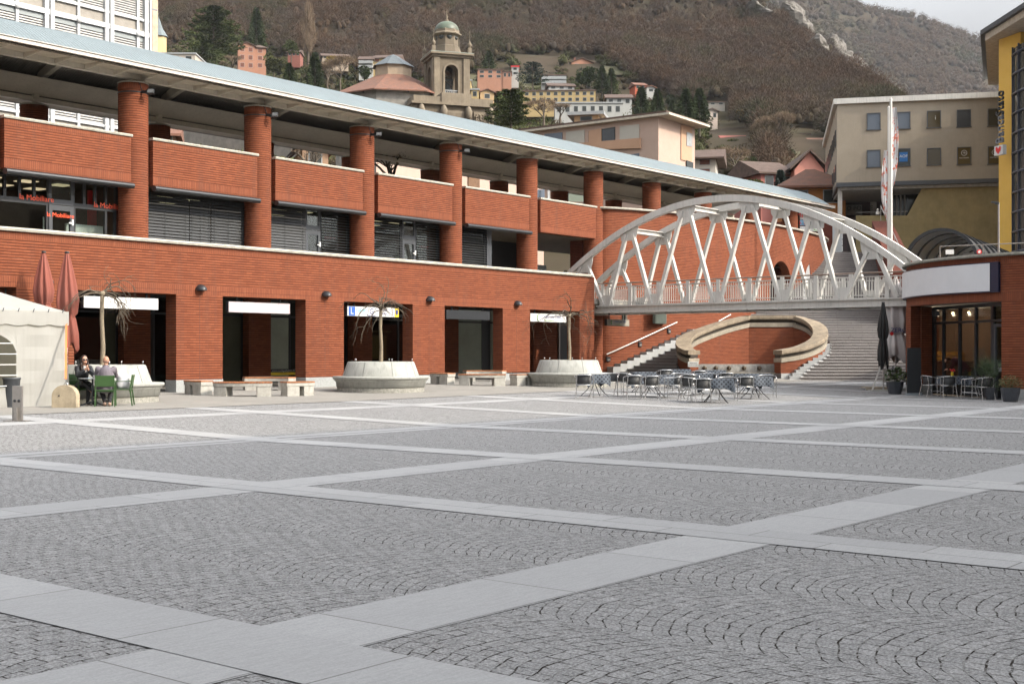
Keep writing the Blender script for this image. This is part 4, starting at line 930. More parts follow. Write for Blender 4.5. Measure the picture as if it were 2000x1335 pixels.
# roof terrace rail and things
t = thing('terrace_rail', 'thin grey pipe railing along the cafe roof edge', 'railing', (*PXd(1838, 50), 4.9)); Xr = WI(t)
q0 = Vector((*PXd(1836, 50), 0)); q1 = Vector((*PXd(2040, 48), 0))
b = MB(); b.tube([q0 + Vector((0, 0, 5.72)), q1 + Vector((0, 0, 5.72))], .022, 6); b.tube([q0 + Vector((0, 0, 5.25)), q1 + Vector((0, 0, 5.25))], .012, 6); b.build('rail', GSTEEL, t, xf=Xr)
for f in (0, .42, .84): p = q0.lerp(q1, f); b = MB(); b.tube([p + Vector((0, 0, 4.0)), p + Vector((0, 0, 5.74))], .025, 6); b.build('post', GSTEEL, t, xf=Xr)
u, v = PXd(1855, 50.5); t = thing('small_board', 'small blank white board hanging on the terrace rail', 'sign', (u, v, PZ(492, 50.5))); b = MB(); b.box(-.02, .02, -.16, .16, -.09, .09, M=Matrix.Rotation(TH, 4, 'Z')); b.build('panel', WSIGN, t)
u, v = PXd(1912.5, 52); t = thing('no_entry_sign', 'tiny round red and white sign on the cafe roof', 'sign', (u, v, PZ(492, 52))); RM = Matrix.Rotation(TH - R(90), 4, 'Z') @ Matrix.Rotation(R(90), 4, 'X')
b = MB(); b.lathe([(.001, 0), (.10, 0), (.10, -.02)], seg=16, axis=RM); b.build('disc', RED, t); b = MB(); b.lathe([(.001, .004), (.05, .004)], seg=12, axis=RM); b.build('white_bar', WSIGN, t); b = MB(); b.tube([(0, .02, -1.2), (0, .02, 0)], .015, 5); b.build('post', GSTEEL, t)

# barrel glass roof over the escalator
t = thing('barrel_skylight', 'black ribbed barrel vault of tinted glass on the roof behind the cafe', 'skylight', (*PXd(1838, 75), 4.2)); Xs = WI(t)
s0 = Vector((*PXd(1838, 75), 0)); s1 = Vector((*PXd(1938, 89), 0)); ad = (s1 - s0).normalized(); sd = Vector((ad.y, -ad.x, 0)); rad2 = 2.06
AMB = glassmat('amber_glass', (.80, .76, .66), .10, .3)
ns = 8; LEN = (s1 - s0).length
for i in range(ns):
    o_ = s0 + ad * LEN * i / (ns - 1); P = [o_ + sd * rad2 * math.cos(a) + Vector((0, 0, 6.7 + rad2 * math.sin(a))) for a in np.linspace(0, math.pi, 21)]
    P = [P[0] - Vector((0, 0, 2.6))] + P + [P[-1] - Vector((0, 0, 2.6))]; b = MB(); b.ribbon(P, [(-.09, -.13), (.09, -.13), (.09, .13), (-.09, .13)], up=ad); b.build('rib', BLACK, t, xf=Xs)
b = MB(); sn = [s0 + sd * rad2 * .985 * math.cos(a) + Vector((0, 0, 6.7 + rad2 * .985 * math.sin(a))) for a in np.linspace(0, math.pi, 21)]; en = [p + ad * LEN for p in sn]
for i in range(20): b.add([sn[i], en[i], en[i + 1], sn[i + 1]], [(0, 1, 2, 3)], smooth=True)
b.build('glazing', AMB, t, xf=Xs)
# ------------------------------------------------------------------ beige office building with overhang
BE = mat('beige_render', (.29, .25, .195), .85, .05, .6, streak=.12); OL = mat('olive_render', (.24, .19, .09), .85, .1, .8, streak=.15); PLUM = mat('plum_wall', (.11, .085, .085), .8); SOF = mat('grey_soffit', (.30, .29, .27), .8)
t = thing('office_building', 'beige rendered office block with square windows overhanging an olive ground floor', 'building', (*PXd(1780, 109), 8)); Xo = WI(t); OB = t
A = Vector((*PXd(1635, 110), 0)); B = Vector((*PXd(2080, 106), 0)); Cc = Vector((*PXd(1612, 133), 0)); fd = (B - A).normalized(); D = Cc + fd * 60
ZT, ZB = 22.8, 16.1
b = MB(); b.prism([(p.x, p.y) for p in (A, B, D, Cc)], ZB, ZT); b.build('wall', BE, t, xf=Xo)
b = MB(); ctr = (A + B + Cc + D) / 4; b.prism([tuple((p + (p - ctr).normalized() * .35)[:2]) for p in (A, B, D, Cc)], ZT, ZT + .45); b.build('roof_edge', WHITE, t, xf=Xo)
b = MB(); b.prism([tuple((p + (p - ctr).normalized() * .05)[:2]) for p in (A, B, D, Cc)], ZB - .35, ZB); b.build('dark_band', DGREY, t, xf=Xo)
fn = Vector((fd.y, -fd.x, 0))
if fn.dot(Vector((CT, ST, 0))) > 0: fn = -fn
def onf(x, off=0):
    a, b_ = ray(x); o_ = A + fn * off; det = a * (-fd.y) - b_ * (-fd.x); s_ = (o_.x * (-fd.y) - o_.y * (-fd.x)) / det
    return Vector((a * s_, b_ * s_, 0))
wins = [(1706.5, 222, 253, 'sky'), (1764.5, 220, 251, 'sky'), (1824, 217.5, 249, 'br'), (1882.5, 215.5, 247.5, 'bl'), (1943, 213.5, 246, 'dk'), (1706.5, 294, 326, 'sky'), (1764.5, 291.5, 324, 'poster'), (1824, 290.5, 322, 'br'), (1883, 288.5, 321, 'logo'), (1943, 287, 320, 'logo'), (2003, 211, 244, 'dk'), (2003, 286, 319, 'br')]
for x, y0, y1, kd in wins:
    p = onf(x); d = depth(p); h0, h1 = PZ(y1, d), PZ(y0, d); o_ = p + fn * .02
    b = MB()
    for a_, c_, lo, hi in ((-.56, .56, h1, h1 + .05), (-.62, .62, h0 - .07, h0), (-.56, -.5, h0, h1), (.5, .56, h0, h1)):
        b.bar(o_ + fd * a_ + Vector((0, 0, (lo + hi) / 2)), o_ + fd * c_ + Vector((0, 0, (lo + hi) / 2)), .12, hi - lo)
    wnd = b.build('window', DGREY, t, xf=Xo); b = MB(); q = p + fn * .012; b.bar(q - fd * .5 + Vector((0, 0, (h0 + h1) / 2)), q + fd * .5 + Vector((0, 0, (h0 + h1) / 2)), .02, h1 - h0)
    b.build('pane', {'sky': PBLUE, 'br': PBROWN, 'bl': DGREY, 'dk': PDARK, 'poster': PDARK, 'logo': PBROWN}[kd], wnd, xf=Xo)
    if kd == 'bl':
        b = MB()
        for i in range(14): z = h0 + (h1 - h0) * (i + .5) / 14; b.bar(p + fn * .03 - fd * .5 + Vector((0, 0, z)), p + fn * .03 + fd * .5 + Vector((0, 0, z)), .02, .06)
        b.build('blind', SLATM, wnd, xf=Xo)
    if kd == 'poster':
        b = MB(); b.bar(p + fn * .04 - fd * .34 + Vector((0, 0, h0 + .75)), p + fn * .04 + fd * .34 + Vector((0, 0, h0 + .75)), .03, .8); b.build('blue_poster', mat('blue_print', (.01, .12, .35), .5), wnd, xf=Xo); text('lettering', 'AOF', .34, Xo @ facing(p + fn * .06 + Vector((0, 0, h0 + .8)), fd), WSIGN, wnd)
    if kd == 'logo':
        RMx = Xo @ facing(p + fn * .03 + Vector((0, 0, h0 + .95)), fd)
        b = MB(); b.tube([RMx @ Vector((.22 * math.cos(a), .22 * math.sin(a), .01)) for a in np.linspace(0, 2 * math.pi, 21)], .02, 5); b.build('ring_mark', WSIGN, wnd); text('lettering', 'FB', .22, RMx, WSIGN, wnd); text('lettering', 'FISIOTERAPIA', .13, RMx @ Matrix.Translation((0, -.42, 0)), WSIGN, wnd)
    if kd == 'br' and y0 < 230: text('lettering', 'i', .5, Xo @ facing(p + fn * .03 + fd * .12 + Vector((0, 0, h0 + .8)), fd), WSIGN, wnd)
sd_ = (Cc - A); sl_ = sd_.length; sd_.normalize(); sn_ = Vector((-sd_.y, sd_.x, 0))
if sn_.dot(fd) > 0: sn_ = -sn_
for j, z in enumerate((20.2, 17.2)):
    for i in range(8):
        p = A + sd_ * (1.8 + i * 2.7) + sn_ * .02 + Vector((0, 0, z)); b = MB(); b.bar(p, p + sd_ * 1.0, .1, 1.4); w_ = b.build('window', DGREY, t, xf=Xo); b = MB(); b.bar(p + sn_ * .055 + sd_ * .06, p + sn_ * .055 + sd_ * .94, .02, 1.28); b.build('pane', PDARK, w_, xf=Xo)
# recessed lower storey and olive wall with slanted edge
def fq(pts, off, th, m, name, par=None):
    P = []
    for x, y in pts: p = onf(x, off); P.append(Vector((p.x, p.y, PZ(y, depth(p)))))
    n = len(P); b = MB(); b.add(P + [p - fn * th for p in P], [tuple(range(n)), tuple(range(2 * n - 1, n - 1, -1))] + [(i, (i + 1) % n, n + (i + 1) % n, n + i) for i in range(n)]); return b.build(name, m, par or t, xf=Xo)
fq([(1672, 421), (1772, 421), (1806, 357.5), (2080, 352), (2080, 560), (1672, 560)], -.6, .5, OL, 'olive_wall')
b = MB(); b.prism([tuple((A - fn * .3 + fd * .3)[:2]), tuple((B - fn * .3)[:2]), tuple((B - fn * 16)[:2]), tuple((A - fn * 16 + fd * -.6)[:2])], ZB - .6, ZB - .36); b.build('soffit', SOF, t, xf=Xo)
fq([(1625, 350), (1735, 352), (1735, 500), (1625, 500)], -10, .3, PLUM, 'recess_wall'); fq([(1700, 352), (1712, 352), (1712, 500), (1700, 500)], -9.5, .3, SOF, 'recess_pier')
fq([(1645, 400), (1684, 400), (1684, 420), (1645, 420)], -9.6, .1, mat('dull_panel', (.26, .26, .25), .8), 'name_panel')
p = onf(1664, -9.5); text('lettering', 'SPAZIO PONTE', .55, Xo @ facing((p.x, p.y, PZ(407, depth(p))), fd), DGREY, t)
fq([(1735, 352), (1800, 352), (1800, 378), (1735, 381)], -4.0, .3, SOF, 'fascia'); fq([(1735, 381), (1800, 378), (1800, 421), (1735, 421)], -4.4, .1, PDARK, 'ribbon_window')
for x in (1742, 1750, 1758, 1766): fq([(x, 381), (x + 2.5, 381), (x + 2.5, 421), (x, 421)], -4.0, .2, SOF, 'mullion')
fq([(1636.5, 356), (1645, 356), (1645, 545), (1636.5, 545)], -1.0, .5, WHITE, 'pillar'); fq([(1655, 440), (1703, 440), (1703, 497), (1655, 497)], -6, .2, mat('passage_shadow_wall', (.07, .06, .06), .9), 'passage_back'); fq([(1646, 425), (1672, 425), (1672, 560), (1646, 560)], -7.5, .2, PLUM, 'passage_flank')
b = MB(); p = onf(1672, -.6); q = onf(1772, -.6); zr = PZ(415, depth(p)); b.tube([Vector((p.x, p.y, zr)), Vector((q.x, q.y, zr))], .025, 5)
b.build('balcony_rail', GSTEEL, t, xf=Xo)
u, v = PXd(1714, 108.5); t = thing('balcony_lantern', 'small white lantern standing on the balcony edge of the beige offices', 'lantern', (u, v, PZ(419, 108.5))); b = MB(); b.lathe([(.14, 0), (.16, .18), (.05, .34), (.12, .4), (.03, .5)], seg=10); b.build('body', WHITE, t)
# directory panel at the head of the stairs
t = thing('directory_panel', 'tall narrow white directory panel at the head of the stairs beside the brick block', 'sign', (*PXd(1636, 92), 8.0)); Xd = WI(t)
a = Vector((*PXd(1627, 92), 0)); c = Vector((*PXd(1645, 91.6), 0)); z0, z1 = PZ(550, 92), PZ(431, 92); dd = (c - a).normalized()
b = MB(); b.bar(a + Vector((0, 0, (z0 + z1) / 2)), c + Vector((0, 0, (z0 + z1) / 2)), .2, z1 - z0); b.build('panel', mat('directory_face', (.50, .53, .54), .5, .05, 2), t, xf=Xd)
for y, s_ in ((440, 'SPAZIO'), (446, 'PONTE'), (462, 'bar'), (474, 'studio'), (486, 'fisio'), (498, 'dott.'), (510, 'P'), (522, 'WC')):
    c_ = a.lerp(c, .5); text('lettering', s_, .22, Xd @ facing((c_.x - .1 * CT, c_.y - .1 * ST - .03, PZ(y, 91.8)), dd), DGREY, t); 
b = MB()
for y in (452, 468, 480, 492, 504, 516): z = PZ(y, 91.8); b.bar(a + Vector((-.08, -.08, z)), c + Vector((-.08, -.08, z)), .02, .05)
b.build('divider_lines', DGREY, t, xf=Xd)
# feather banner by the arch
u, v = PXd(1577, 76); t = thing('feather_banner', 'tall narrow white feather banner leaning beside the arched doorway', 'banner', (u, v, 4.2)); Xf = Matrix.Rotation(TH - R(90), 4, 'Z')
P = [(-.28, .6), (.0, .55), (.12, 1.5), (.14, 2.5), (.10, 3.1), (-.02, 2.9), (-.16, 2.4), (-.26, 1.6)]; b = MB(); n = len(P)
b.add([Xf @ Vector((p[0], s_, p[1] - .5)) for s_ in (-.012, .012) for p in P], [tuple(range(n)), tuple(range(2 * n - 1, n - 1, -1))] + [(i, (i + 1) % n, n + (i + 1) % n, n + i) for i in range(n)]); b.build('cloth', WSIGN, t)
b = MB(); b.tube([Xf @ Vector(p) for p in ((.13, 0, -.6), (.16, 0, 1.2), (.17, 0, 2.2), (.11, 0, 2.65))], .012, 6); b.build('pole', BLACK, t); text('lettering', 'Rock', .3, Xf @ facing((-.06, -.02, 1.2), (0, 0, 1), (-1, 0, 0)), BLACK, t)
# flagpoles
for x0, y0, lab, sg in ((1740, 196, 'taller white flagpole with a limp white and orange flag, right of the pair', 1), (1736, 212, 'shorter white flagpole with a limp white and orange flag, left of the pair', -1)):
    d = 72 if sg > 0 else 74; u, v = PXd(x0, d); zt = PZ(y0, d); zb = 6.0; t = thing('flagpole', lab, 'flagpole', (u, v, zb), group='flagpoles')
    b = MB(); b.tube([(0, 0, 0), (0, 0, zt - zb)], [.10, .07], 12); b.lathe([(.07, 0), (.09, .05), (.001, .16)], (0, 0, zt - zb), 10); b.build('pole', WHITE, t)
    f = thing('flag', 'limp white flag with orange print hanging on the %s flagpole' % ('taller right' if sg > 0 else 'shorter left'), 'flag', (u, v, zt - .4)); b = MB(); H = 4.6 if sg > 0 else 4.2; n = 26; vs = []; rg = random.Random(7 + sg)
    tp = 0 if sg > 0 else 2.0
    for i in range(n + 1):
        q = i / n
        for j in range(9):
            w_ = j / 8 * (.22 + .14 * math.sin(q * 3.0)) * (1 - .6 * max(0, q - .75) * 4 * .5) + .07; fo = .09 * math.sin(j * 2.1 + q * 5) * (j / 8)
            vs.append(Xf @ Vector((sg * w_, fo, -tp - q * H + .06 * j * q)))
    b.add(vs, [(i * 9 + j, i * 9 + j + 1, (i + 1) * 9 + j + 1, (i + 1) * 9 + j) for i in range(n) for j in range(8)], 0, smooth=True)
    def flagm():
        if 'flag_cloth' in MATS: return MATS['flag_cloth']
        m, n_, bb_, oo = nodes('flag_cloth'); tc = N(n_, 'ShaderNodeTexCoord'); mp = N(n_, 'ShaderNodeMapping', i_Scale=(3, 3, 1.6)); n_.links.new(tc.outputs['Object'], mp.inputs[0]); f_ = noise(n_, 1.6, mp.outputs[0], 3, .7)
        n_.links.new(mixc(n_, rng(n_, f_, .54, .57, 0, 1), (.50, .49, .49), (.48, .10, .05)), bb_.inputs['Base Color']); bb_.inputs['Roughness'].default_value = .8; return m
    b.build('cloth', flagm(), f)
# yellow bank building
YE = mat('ochre_render', (.62, .38, .07), .8, .04, .5)
t = thing('bank_building', 'ochre yellow bank building with curved dark glass front and wide eaves at the right edge', 'building', (*RD(38, 90), 5)); Xb = WI(t)
b = MB(); b.prism([RD(34.25, 90.6), RD(34.9, 88.4), RD(52, 88.4), RD(52, 105), RD(40.5, 105)], 3, 23.6); b.build('wall', YE, t, xf=Xb)
b = MB(); b.prism([RD(33.2, 91.3), RD(33.5, 78), RD(54, 78), RD(54, 106), RD(38.8, 106)], 24.1, 24.42); b.build('roof_edge', DGREY, t, xf=Xb)
b = MB(); b.prism([RD(33.45, 91.0), RD(33.75, 78.2), RD(53.8, 78.2), RD(53.8, 106), RD(39.2, 106)], 23.62, 24.08); b.build('soffit', mat('pale_soffit', (.40, .34, .27), .8), t, xf=Xb)
c0 = RD(42.0, 88.0); b = MB(); b.lathe([(7.4, 4), (7.4, 22.6)], (*c0, 0), 36); b.lathe([(7.4, 22.6), (.01, 22.6)], (*c0, 0), 36); b.build('curved_glazing', pane('curtain_glass', (.05, .05, .045), .05), t, xf=Xb)
b = MB()
for i in range(14): z = 4.4 + i * 1.36; b.lathe([(7.44, z), (7.5, z), (7.5, z + .14), (7.44, z + .14), (7.44, z)], (*c0, 0), 48)
for i in range(36): a = 2 * math.pi * i / 36; b.box(7.38, 7.5, -.05, .05, 4, 22.7, M=Matrix.Translation((*c0, 0)) @ Matrix.Rotation(a, 4, 'Z'))
b.build('glazing_bars', mat('navy_bars', (.03, .035, .055), .4), t, xf=Xb)
p0 = Vector((*RD(34.27, 90.5), 0)); pr = (Vector((*RD(34.9, 88.4), 0)) - p0).normalized(); nm = Vector((pr.y, -pr.x, 0))
if nm.dot(Vector((CT, ST, 0))) > 0: nm = -nm
sgn = Vector((*PXd(1961, 89.3), 0)) + nm * .3
text('lettering', 'Banca', 1.05, Xb @ facing(sgn + Vector((0, 0, PZ(282, 89.5))), (0, 0, 1), -pr if pr.dot(Vector((ST, -CT, 0))) > 0 else pr), mat('grey_letters', (.16, .17, .19), .5), t, .08, 'LEFT', sx=.8)
text('lettering', 'Stato', 1.05, Xb @ facing(sgn + Vector((0, 0, PZ(228, 89.5))), (0, 0, 1), -pr if pr.dot(Vector((ST, -CT, 0))) > 0 else pr), BLACK, t, .08, 'LEFT', sx=.8)
lz = PZ(295, 89.5); b = MB(); b.bar(sgn + Vector((0, 0, lz)) - pr * .45, sgn + Vector((0, 0, lz)) + pr * .45, .3, .66); lg = b.build('logo_box', WSIGN, t, xf=Xb)
b = MB(); FM = facing(sgn + nm * .17 + Vector((0, 0, lz)), pr if pr.dot(Vector((ST, -CT, 0))) > 0 else -pr); H_ = [(-.3, .2), (-.15, .26), (0, .1), (.15, .26), (.3, .2), (.26, -.02), (0, -.28), (-.26, -.02)]; b.add([FM @ Vector((x, y, .01)) for x, y in H_], [tuple(range(8))]); b.build('red_mark', RED, lg, xf=Xb)
# street lamp on the terrace
u, v = PXd(1950.5, 70); t = thing('street_lamp', 'slim grey street lamp with two small heads in front of the bank wall', 'street lamp', (u, v, 4.2)); zt = PZ(396, 70) - 4.2
b = MB(); b.tube([(0, 0, 0), (0, 0, zt)], [.07, .05], 8); b.build('pole', GSTEEL, t); b = MB(); q = Vector((ST, -CT, 0)); b.bar(Vector((0, 0, zt)), -q * .38 + Vector((0, 0, zt + .04)), .14, .08); b.bar(Vector((0, 0, zt - .06)), -q * .2 + Vector((0, 0, zt - .06)), .1, .06); b.build('lamp_head', BLACK, t)
# tall block behind the photographer that shades the near half of the square
t = thing('block_of_flats', 'long pale apartment block on the near side of the square shading the paving', 'building', (10, -22, 0)); b = MB(); b.box(-55, 66, -9, 9, 0, 23.8); b.build('wall', BE, t)
for fl in range(7):
    for i in range(26):
        b = MB(); x = -52 + i * 4.6; b.box(x, x + 1.6, 9.0, 9.04, 1.2 + fl * 3.3, 2.8 + fl * 3.3)
        if i % 2 == fl % 2: b.build('window', PDARK, t)
# ------------------------------------------------------------------ hills
PD = [0, 95, 100, 120, 150, 200, 300, 350, 400, 480, 520, 640, 900, 1300, 2200]
PH = [4, 4, 6.5, 10, 15, 22, 47, 61, 74, 105, 120, 177, 330, 560, 900]
CX_ = [-1.2, .10, .152, .22, .2375, .27, .30, .34, .45, .9]                 # crest elevation against column slope t
CE_ = [.60, .42, .30, .2515, .238, .21, .195, .17, .13, .06]
from mathutils import noise as MN
def hprof(d): return float(np.interp(d, PD, PH))
DG = np.arange(96, 1400, 6.0); EG = np.array([hprof(d) / d for d in DG])
def hillz(t, d):
    e = float(np.interp(t, CX_, CE_)); idx = np.argmax(EG >= e) if (EG >= e).any() else len(DG) - 1
    dc = DG[idx]; h = hprof(min(d, dc)) if d <= dc else hprof(dc) - .45 * (d - dc)
    if d > 560: h += 0
    k = min(1, max(0, (d - 130) / 300)); x = t * d
    h += k * (7 * MN.noise(Vector((x / 90, d / 90, 0))) + 3 * MN.noise(Vector((x / 30, d / 30, 3))))
    return h if d <= dc else max(h, -5)
def hillmat():
    m, n, b, o = nodes('hillside_ground'); tc = N(n, 'ShaderNodeTexCoord'); v = tc.outputs['Object']
    f = noise(n, .02, v, 6); g_ = noise(n, .12, v, 5)
    c = mixc(n, rng(n, f, .4, .6, 0, 1), (.050, .037, .025), (.045, .040, .022)); c = mixc(n, rng(n, g_, .35, .7, 0, .7), c, (.065, .05, .034))
    n.links.new(c, b.inputs['Base Color']); b.inputs['Roughness'].default_value = 1; b.inputs['Specular IOR Level'].default_value = .1; return m
ts = np.linspace(-.95, .8, 150); ds = np.concatenate([np.arange(97, 300, 9), np.arange(300, 720, 9), np.arange(720, 1400, 30)])
b = MB(); V_ = []
for d in ds:
    for t in ts:
        r_ = t * d; u, v = RD(r_, d); V_.append((u, v, hillz(t, d)))
nt_ = len(ts); b.add(V_, [(j * nt_ + i, j * nt_ + i + 1, (j + 1) * nt_ + i + 1, (j + 1) * nt_ + i) for j in range(len(ds) - 1) for i in range(nt_ - 1)], smooth=True)
b.build('hillside', hillmat())['kind'] = 'structure'
# far ridge
D2 = [1250, 1400, 1600, 1900, 2300]
def rid(t, d):
    e = float(np.interp(t, [.0, .15, .225, .256, .30, .34, .378, .45, .8], [.36, .32, .288, .274, .2605, .250, .237, .222, .19])); k = (1, 1, 1)
    f = float(np.interp(d, [1000, 1350, 1900, 2500], [.02, .45, 1, .8])); x = t * d
    return e * 1900 * f + 22 * MN.noise(Vector((x / 170, d / 170, 9))) * min(1, f) + 9 * MN.noise(Vector((x / 60, d / 60, 5)))
b = MB(); ts2 = np.linspace(-.1, .9, 120); ds2 = np.arange(1000, 2500, 45); V_ = []
for d in ds2:
    for t in ts2: u, v = RD(t * d, d); V_.append((u, v, rid(t, d)))
nt_ = len(ts2); b.add(V_, [(j * nt_ + i, j * nt_ + i + 1, (j + 1) * nt_ + i + 1, (j + 1) * nt_ + i) for j in range(len(ds2) - 1) for i in range(nt_ - 1)], smooth=True)
b.build('far_ridge', hillmat())['kind'] = 'structure'

# ------------------------------------------------------------------ vegetation tools
def leafmat(name, cols, rough=.9, sc=.6):
    """foliage / twigs: colour differs from crown to crown through a colour attribute"""
    m, n, b, o = nodes(name); at = N(n, 'ShaderNodeAttribute', attribute_name='tone'); sp = N(n, 'ShaderNodeSeparateColor'); n.links.new(at.outputs['Color'], sp.inputs[0])
    rp = n.nodes.new('ShaderNodeValToRGB'); n.links.new(sp.outputs[0], rp.inputs[0]); e = rp.color_ramp.elements
    while len(e) < len(cols): e.new(.5)
    for i, c in enumerate(cols): e[i].position = i / max(1, len(cols) - 1); e[i].color = (*c, 1)
    c = mixc(n, mth(n, 'MULTIPLY', sp.outputs[1], .75), rp.outputs[0], (.0, .0, .0)) if False else mixc(n, sp.outputs[1], rp.outputs[0], mixc(n, .5, rp.outputs[0], (.02, .02, .01)))
    n.links.new(c, b.inputs['Base Color']); b.inputs['Roughness'].default_value = rough; b.inputs['Specular IOR Level'].default_value = .15
    return m
def quick_mesh(name, V, F, tones, mat_, parent=None, xf=None):
    """V (n,3), F (m,3) arrays, tones (m,2) per face"""
    me = bpy.data.meshes.new(name); V = np.asarray(V, np.float32)
    if xf is not None: M = np.array(xf); V = V @ M[:3, :3].T + M[:3, 3]
    m_ = len(F); me.vertices.add(len(V)); me.vertices.foreach_set('co', V.ravel()); me.loops.add(m_ * 3); me.loops.foreach_set('vertex_index', np.asarray(F, np.int32).ravel())
    me.polygons.add(m_); me.polygons.foreach_set('loop_start', np.arange(0, m_ * 3, 3, dtype=np.int32)); me.update(calc_edges=True)
    a = me.color_attributes.new('tone', 'FLOAT_COLOR', 'CORNER'); c = np.ones((m_, 3, 4), np.float32); c[:, :, 0] = tones[:, 0:1]; c[:, :, 1] = tones[:, 1:2]; a.data.foreach_set('color', c.ravel())
    me.materials.append(mat_); o = bpy.data.objects.new(name, me); COL.objects.link(o)
    if parent: o.parent = parent
    return o
def slivers(P, D, L, W, rg):
    """triangles at points P pointing along D"""
    n = len(P); s = np.cross(D, rg.normal(size=(n, 3))); s /= np.linalg.norm(s, axis=1, keepdims=True) + 1e-9
    V = np.stack([P - s * W[:, None], P + s * W[:, None], P + D * L[:, None]], 1).reshape(-1, 3); F = np.arange(3 * n).reshape(n, 3); return V, F
def crowns(C, Rr, Hh, tone, n, rg, Lf=.30, Wf=.035, flat=.25):
    """many rounded bare crowns at once: C (k,3) base centres, radii Rr, heights Hh"""
    k = len(C); th = rg.uniform(0, 2 * np.pi, (k, n)); cz_ = rg.uniform(-flat, 1, (k, n)); sr = np.sqrt(np.clip(1 - cz_ ** 2, 0, 1)); rad_ = rg.uniform(.55, 1, (k, n)) ** .5
    lob = 1 + .22 * np.sin(3 * th + rg.uniform(0, 6, (k, 1))) * sr + .15 * np.sin(5 * th + 4 * cz_ + rg.uniform(0, 6, (k, 1)))
    D = np.stack([sr * np.cos(th), sr * np.sin(th), cz_], -1); P = D * (rad_ * lob)[..., None] * np.stack([Rr, Rr, Hh * .55], -1)[:, None, :] * .8; P[..., 2] += (Hh * .5)[:, None]; P += C[:, None, :]
    D2_ = D + rg.normal(size=D.shape) * .55 + np.array([0, 0, .35]); D2_ /= np.linalg.norm(D2_, axis=-1, keepdims=True)
    L_ = (Rr[:, None] * Lf * rg.uniform(.6, 1.4, (k, n))).ravel(); W_ = (Rr[:, None] * Wf * rg.uniform(.6, 1.4, (k, n))).ravel()
    V, F = slivers(P.reshape(-1, 3), D2_.reshape(-1, 3), L_, W_, rg)
    tn = np.stack([np.repeat(tone, n), rg.uniform(0, .6, k * n)], 1); return V, F, tn
# rocky spur along the crest
ROCK = mat('cliff_rock', (.17, .152, .13), .95, .3, .12, bmp=.6, bscale=.5, col2=(.07, .062, .052))
def rocks():
    b = MB(); rr = random.Random(4)
    for x, y, w_, h in ((1478, 22, 30, 22), (1502, 34, 26, 20), (1556, 38, 34, 46), (1572, 62, 30, 40), (1600, 98, 36, 34), (1632, 94, 30, 40), (1650, 120, 46, 36), (1672, 132, 40, 34), (1692, 160, 44, 40), (1722, 170, 34, 32), (1745, 178, 26, 24), (1660, 196, 26, 14), (1540, 20, 24, 20), (1420, -8, 30, 20), (1702, 186, 30, 16)):
        t = (x - 1000) / 2515; far = y < 215; d = 240.0
        e_ = (688.5 - y) / 2515
        dd = 300.0
        while dd < 1100 and (hillz(t, dd) - 1.6) / dd < e_ - .004: dd += 4
        d = min(dd, 1000) - 4; s = d / 2515; u, v = RD(t * d, d); z = PZ(y, d)
        n0 = len(b.v); b.sphere((0, 0, 0), 1, 16, 12)
        for i in range(n0, len(b.v)):
            p = Vector(b.v[i]); k = 1 + .35 * MN.noise(p * 1.7 + Vector((x, y, 0))) + .22 * MN.noise(p * 4.5 + Vector((y, x, 0)))
            q = p * k; c_ = Vector((q.x * w_ * s * .6, q.y * 9, q.z * h * s * .62 - q.x * w_ * s * .35)); b.v[i] = (u + c_.x * ST + c_.y * CT, v - c_.x * CT + c_.y * ST, z + c_.z)
        for i in range(len(b.sm)): b.sm[i] = False
    return b
rocks().build('rock_outcrops', ROCK)['kind'] = 'structure'
# grassy and vineyard patches
GRASS = mat('hill_grass', (.06, .068, .024), 1, .25, .25, col2=(.075, .06, .03)); 
b = MB()
for x0, x1, y0, y1 in ((1180, 1300, 122, 150), (915, 1080, 150, 185), (1500, 1560, 300, 340)):
    for i in range(10):
        for j in range(5):
            q = []
            for a, c in ((i, j), (i + 1, j), (i + 1, j + 1), (i, j + 1)):
                x = x0 + (x1 - x0) * a / 10 + 4 * math.sin(c * 2.0 + x0); y = y1 + (y0 - y1) * c / 5; t = (x - 1000) / 2515; d = 150.0
                while d < 700 and (hillz(t, d) + .6 - 1.6) / d < (688.5 - y) / 2515: d += 3
                u, v = RD(t * d, d); q.append((u, v, hillz(t, d) + .8))
            b.add(q, [(0, 1, 2, 3)])
b.build('meadow', GRASS)['kind'] = 'structure'
def ground_d(x, y, lo=100):
    t = (x - 1000) / 2515; d = float(lo)
    while d < 900 and (hillz(t, d) - 1.6) / d < (688.5 - y) / 2515: d += 2
    return d

